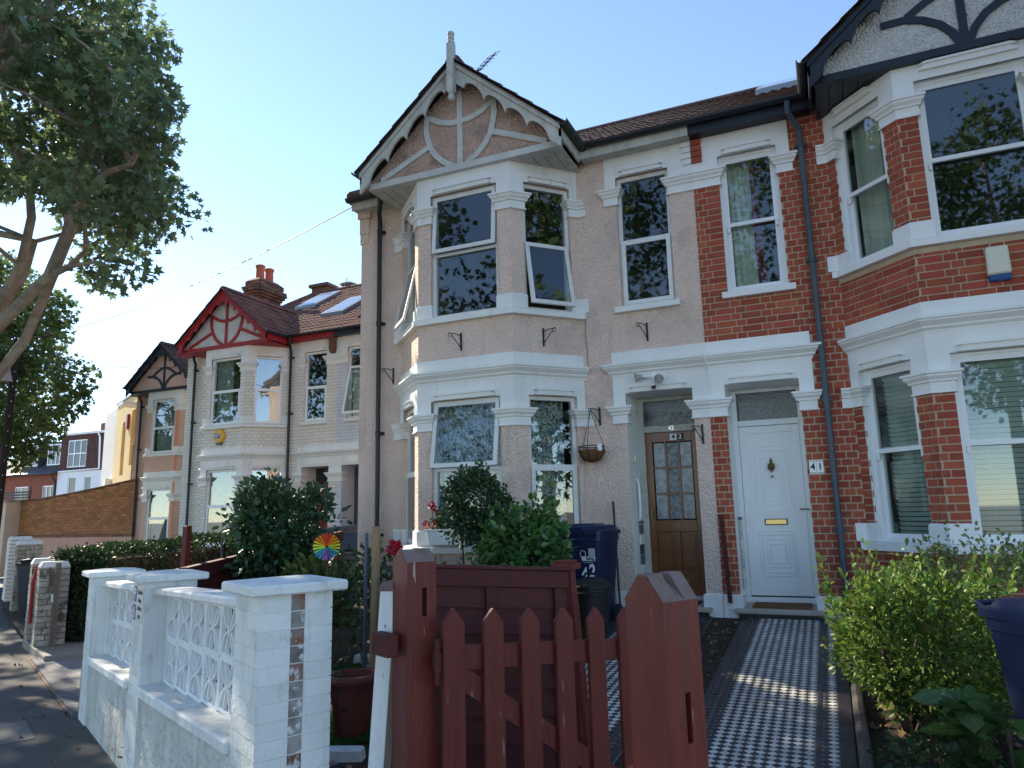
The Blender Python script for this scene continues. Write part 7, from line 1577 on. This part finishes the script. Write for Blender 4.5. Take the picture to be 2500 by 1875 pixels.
tree('street_tree', 'smaller street tree beyond the telegraph pole in front of the far houses', [([(-31.5, 15.5, -.1), (-31.3, 15.6, 3.2)], .26, .18)],
     [([(-31.3, 15.6, 3.2), (-30.2, 15.9, 5.2), (-28.4, 16.2, 6.6)], .15, .05), ([(-31.3, 15.6, 3.2), (-30.6, 15.9, 6.2), (-30.0, 16.2, 8.5)], .14, .05), ([(-31.3, 15.6, 3.0), (-29.2, 16.4, 4.4), (-27.3, 16.9, 5.0)], .10, .04)],
     T2B, 215, PLANE, .17, 'far_leaf', origin=(-31.5, 15.5, 0))
# trees on the other side of the street, seen in the window glass
for k, (t_, w_, h_, rr_) in enumerate(((-17.0, -12.8, 18.0, 4.4), (-8.5, -13.2, 18.5, 4.6), (0.5, -12.9, 17.0, 4.4), (9.5, -13.0, 18.0, 4.5), (18.5, -12.8, 17.5, 4.4))):
    b = SW(t_, w_, 0); bl = []
    for q in range(80):
        d = in_ball(1, .35)[0]; bl.append((b[0]+d[0]*rr_, b[1]+d[1]*rr_, h_*.63+d[2]*h_*.36, random.uniform(.9, 1.4)))
    tree('opposite_tree', ['leafy street tree across the road, farthest to the right', 'tallest leafy street tree across the road opposite the brick house', 'leafy street tree across the road opposite the pebbledashed house', 'leafy street tree across the road opposite the white wall', 'leafy street tree across the road, farthest to the left'][k],
         [([(b[0], b[1], -.1), (b[0], b[1], h_*.35)], .28, .2)], [([(b[0], b[1], h_*.35), (b[0]+.4, b[1]+.3, h_*.6), (b[0]+.2, b[1], h_*.85)], .16, .05), ([(b[0], b[1], h_*.33), (b[0]-1.2, b[1]-.3, h_*.6)], .13, .05), ([(b[0], b[1], h_*.34), (b[0]+.9, b[1]-.9, h_*.62)], .12, .05)], bl, 95, CLUMP, .25, 'street_leaf', origin=b)

bl = []  # out-of-view tree, added to keep direct sun off the gate and garden
for q in range(80):
    d = in_ball(1, .3)[0]; bl.append((-9.7+d[0]*2.3, 2.2+d[1]*2.7, 8.6+d[2]*4.4, random.uniform(.55, .95)))
tree('plane_tree', 'unseen upright plane tree added beside the leaning one to shade the gate', [([(-9.9, 2.9, -.1), (-9.9, 2.8, 3.6)], .27, .2)], [([(-9.9, 2.8, 3.6), (-9.6, 2.4, 6.5), (-9.5, 2.2, 9.5)], .16, .06), ([(-9.9, 2.8, 3.4), (-10.8, 2.3, 6.8)], .12, .05), ([(-9.9, 2.8, 3.5), (-9.0, 3.2, 6.4)], .12, .05)], bl, 85, PLANE, .18, 'plane_leaf', origin=(-9.9, 2.9, 0))

bl = []
for q in range(70):
    d = in_ball(1, .3)[0]; bl.append((6.6+d[0]*2.4, 5.2+d[1]*2.6, 7.0+d[2]*5.0, random.uniform(.6, 1.0)))
tree('garden_tree', 'tall green tree in the next front garden on the right', [([(6.6, 5.2, -.1), (6.6, 5.2, 3.0)], .22, .16)], [([(6.6, 5.2, 3.0), (6.4, 5.2, 6.5), (6.6, 5.3, 10)], .14, .05), ([(6.6, 5.2, 2.8), (7.6, 4.6, 6.0)], .1, .04), ([(6.6, 5.2, 2.9), (5.6, 5.8, 5.8)], .1, .04)], bl, 80, CLUMP, .28, 'street_leaf', origin=(6.6, 5.2, 0))

bl = []  # out-of-view tree, added to cut the sun patches on the pavement
for q in range(60):
    d = in_ball(1, .3)[0]; bl.append((-20.2+d[0]*2.4, 7.6+d[1]*2.4, 8.2+d[2]*4.4, random.uniform(.6, 1.0)))
tree('plane_tree', 'unseen plane tree added along the near kerb to shade the pavement', [([(-20.2, 7.8, -.1), (-20.2, 7.8, 3.6)], .27, .2)], [([(-20.2, 7.8, 3.6), (-20, 7.6, 6.5), (-20.2, 7.4, 9.5)], .16, .06), ([(-20.2, 7.8, 3.4), (-21, 7.3, 6.8)], .12, .05)], bl, 90, PLANE, .2, 'plane_leaf', origin=(-20.2, 7.8, 0))
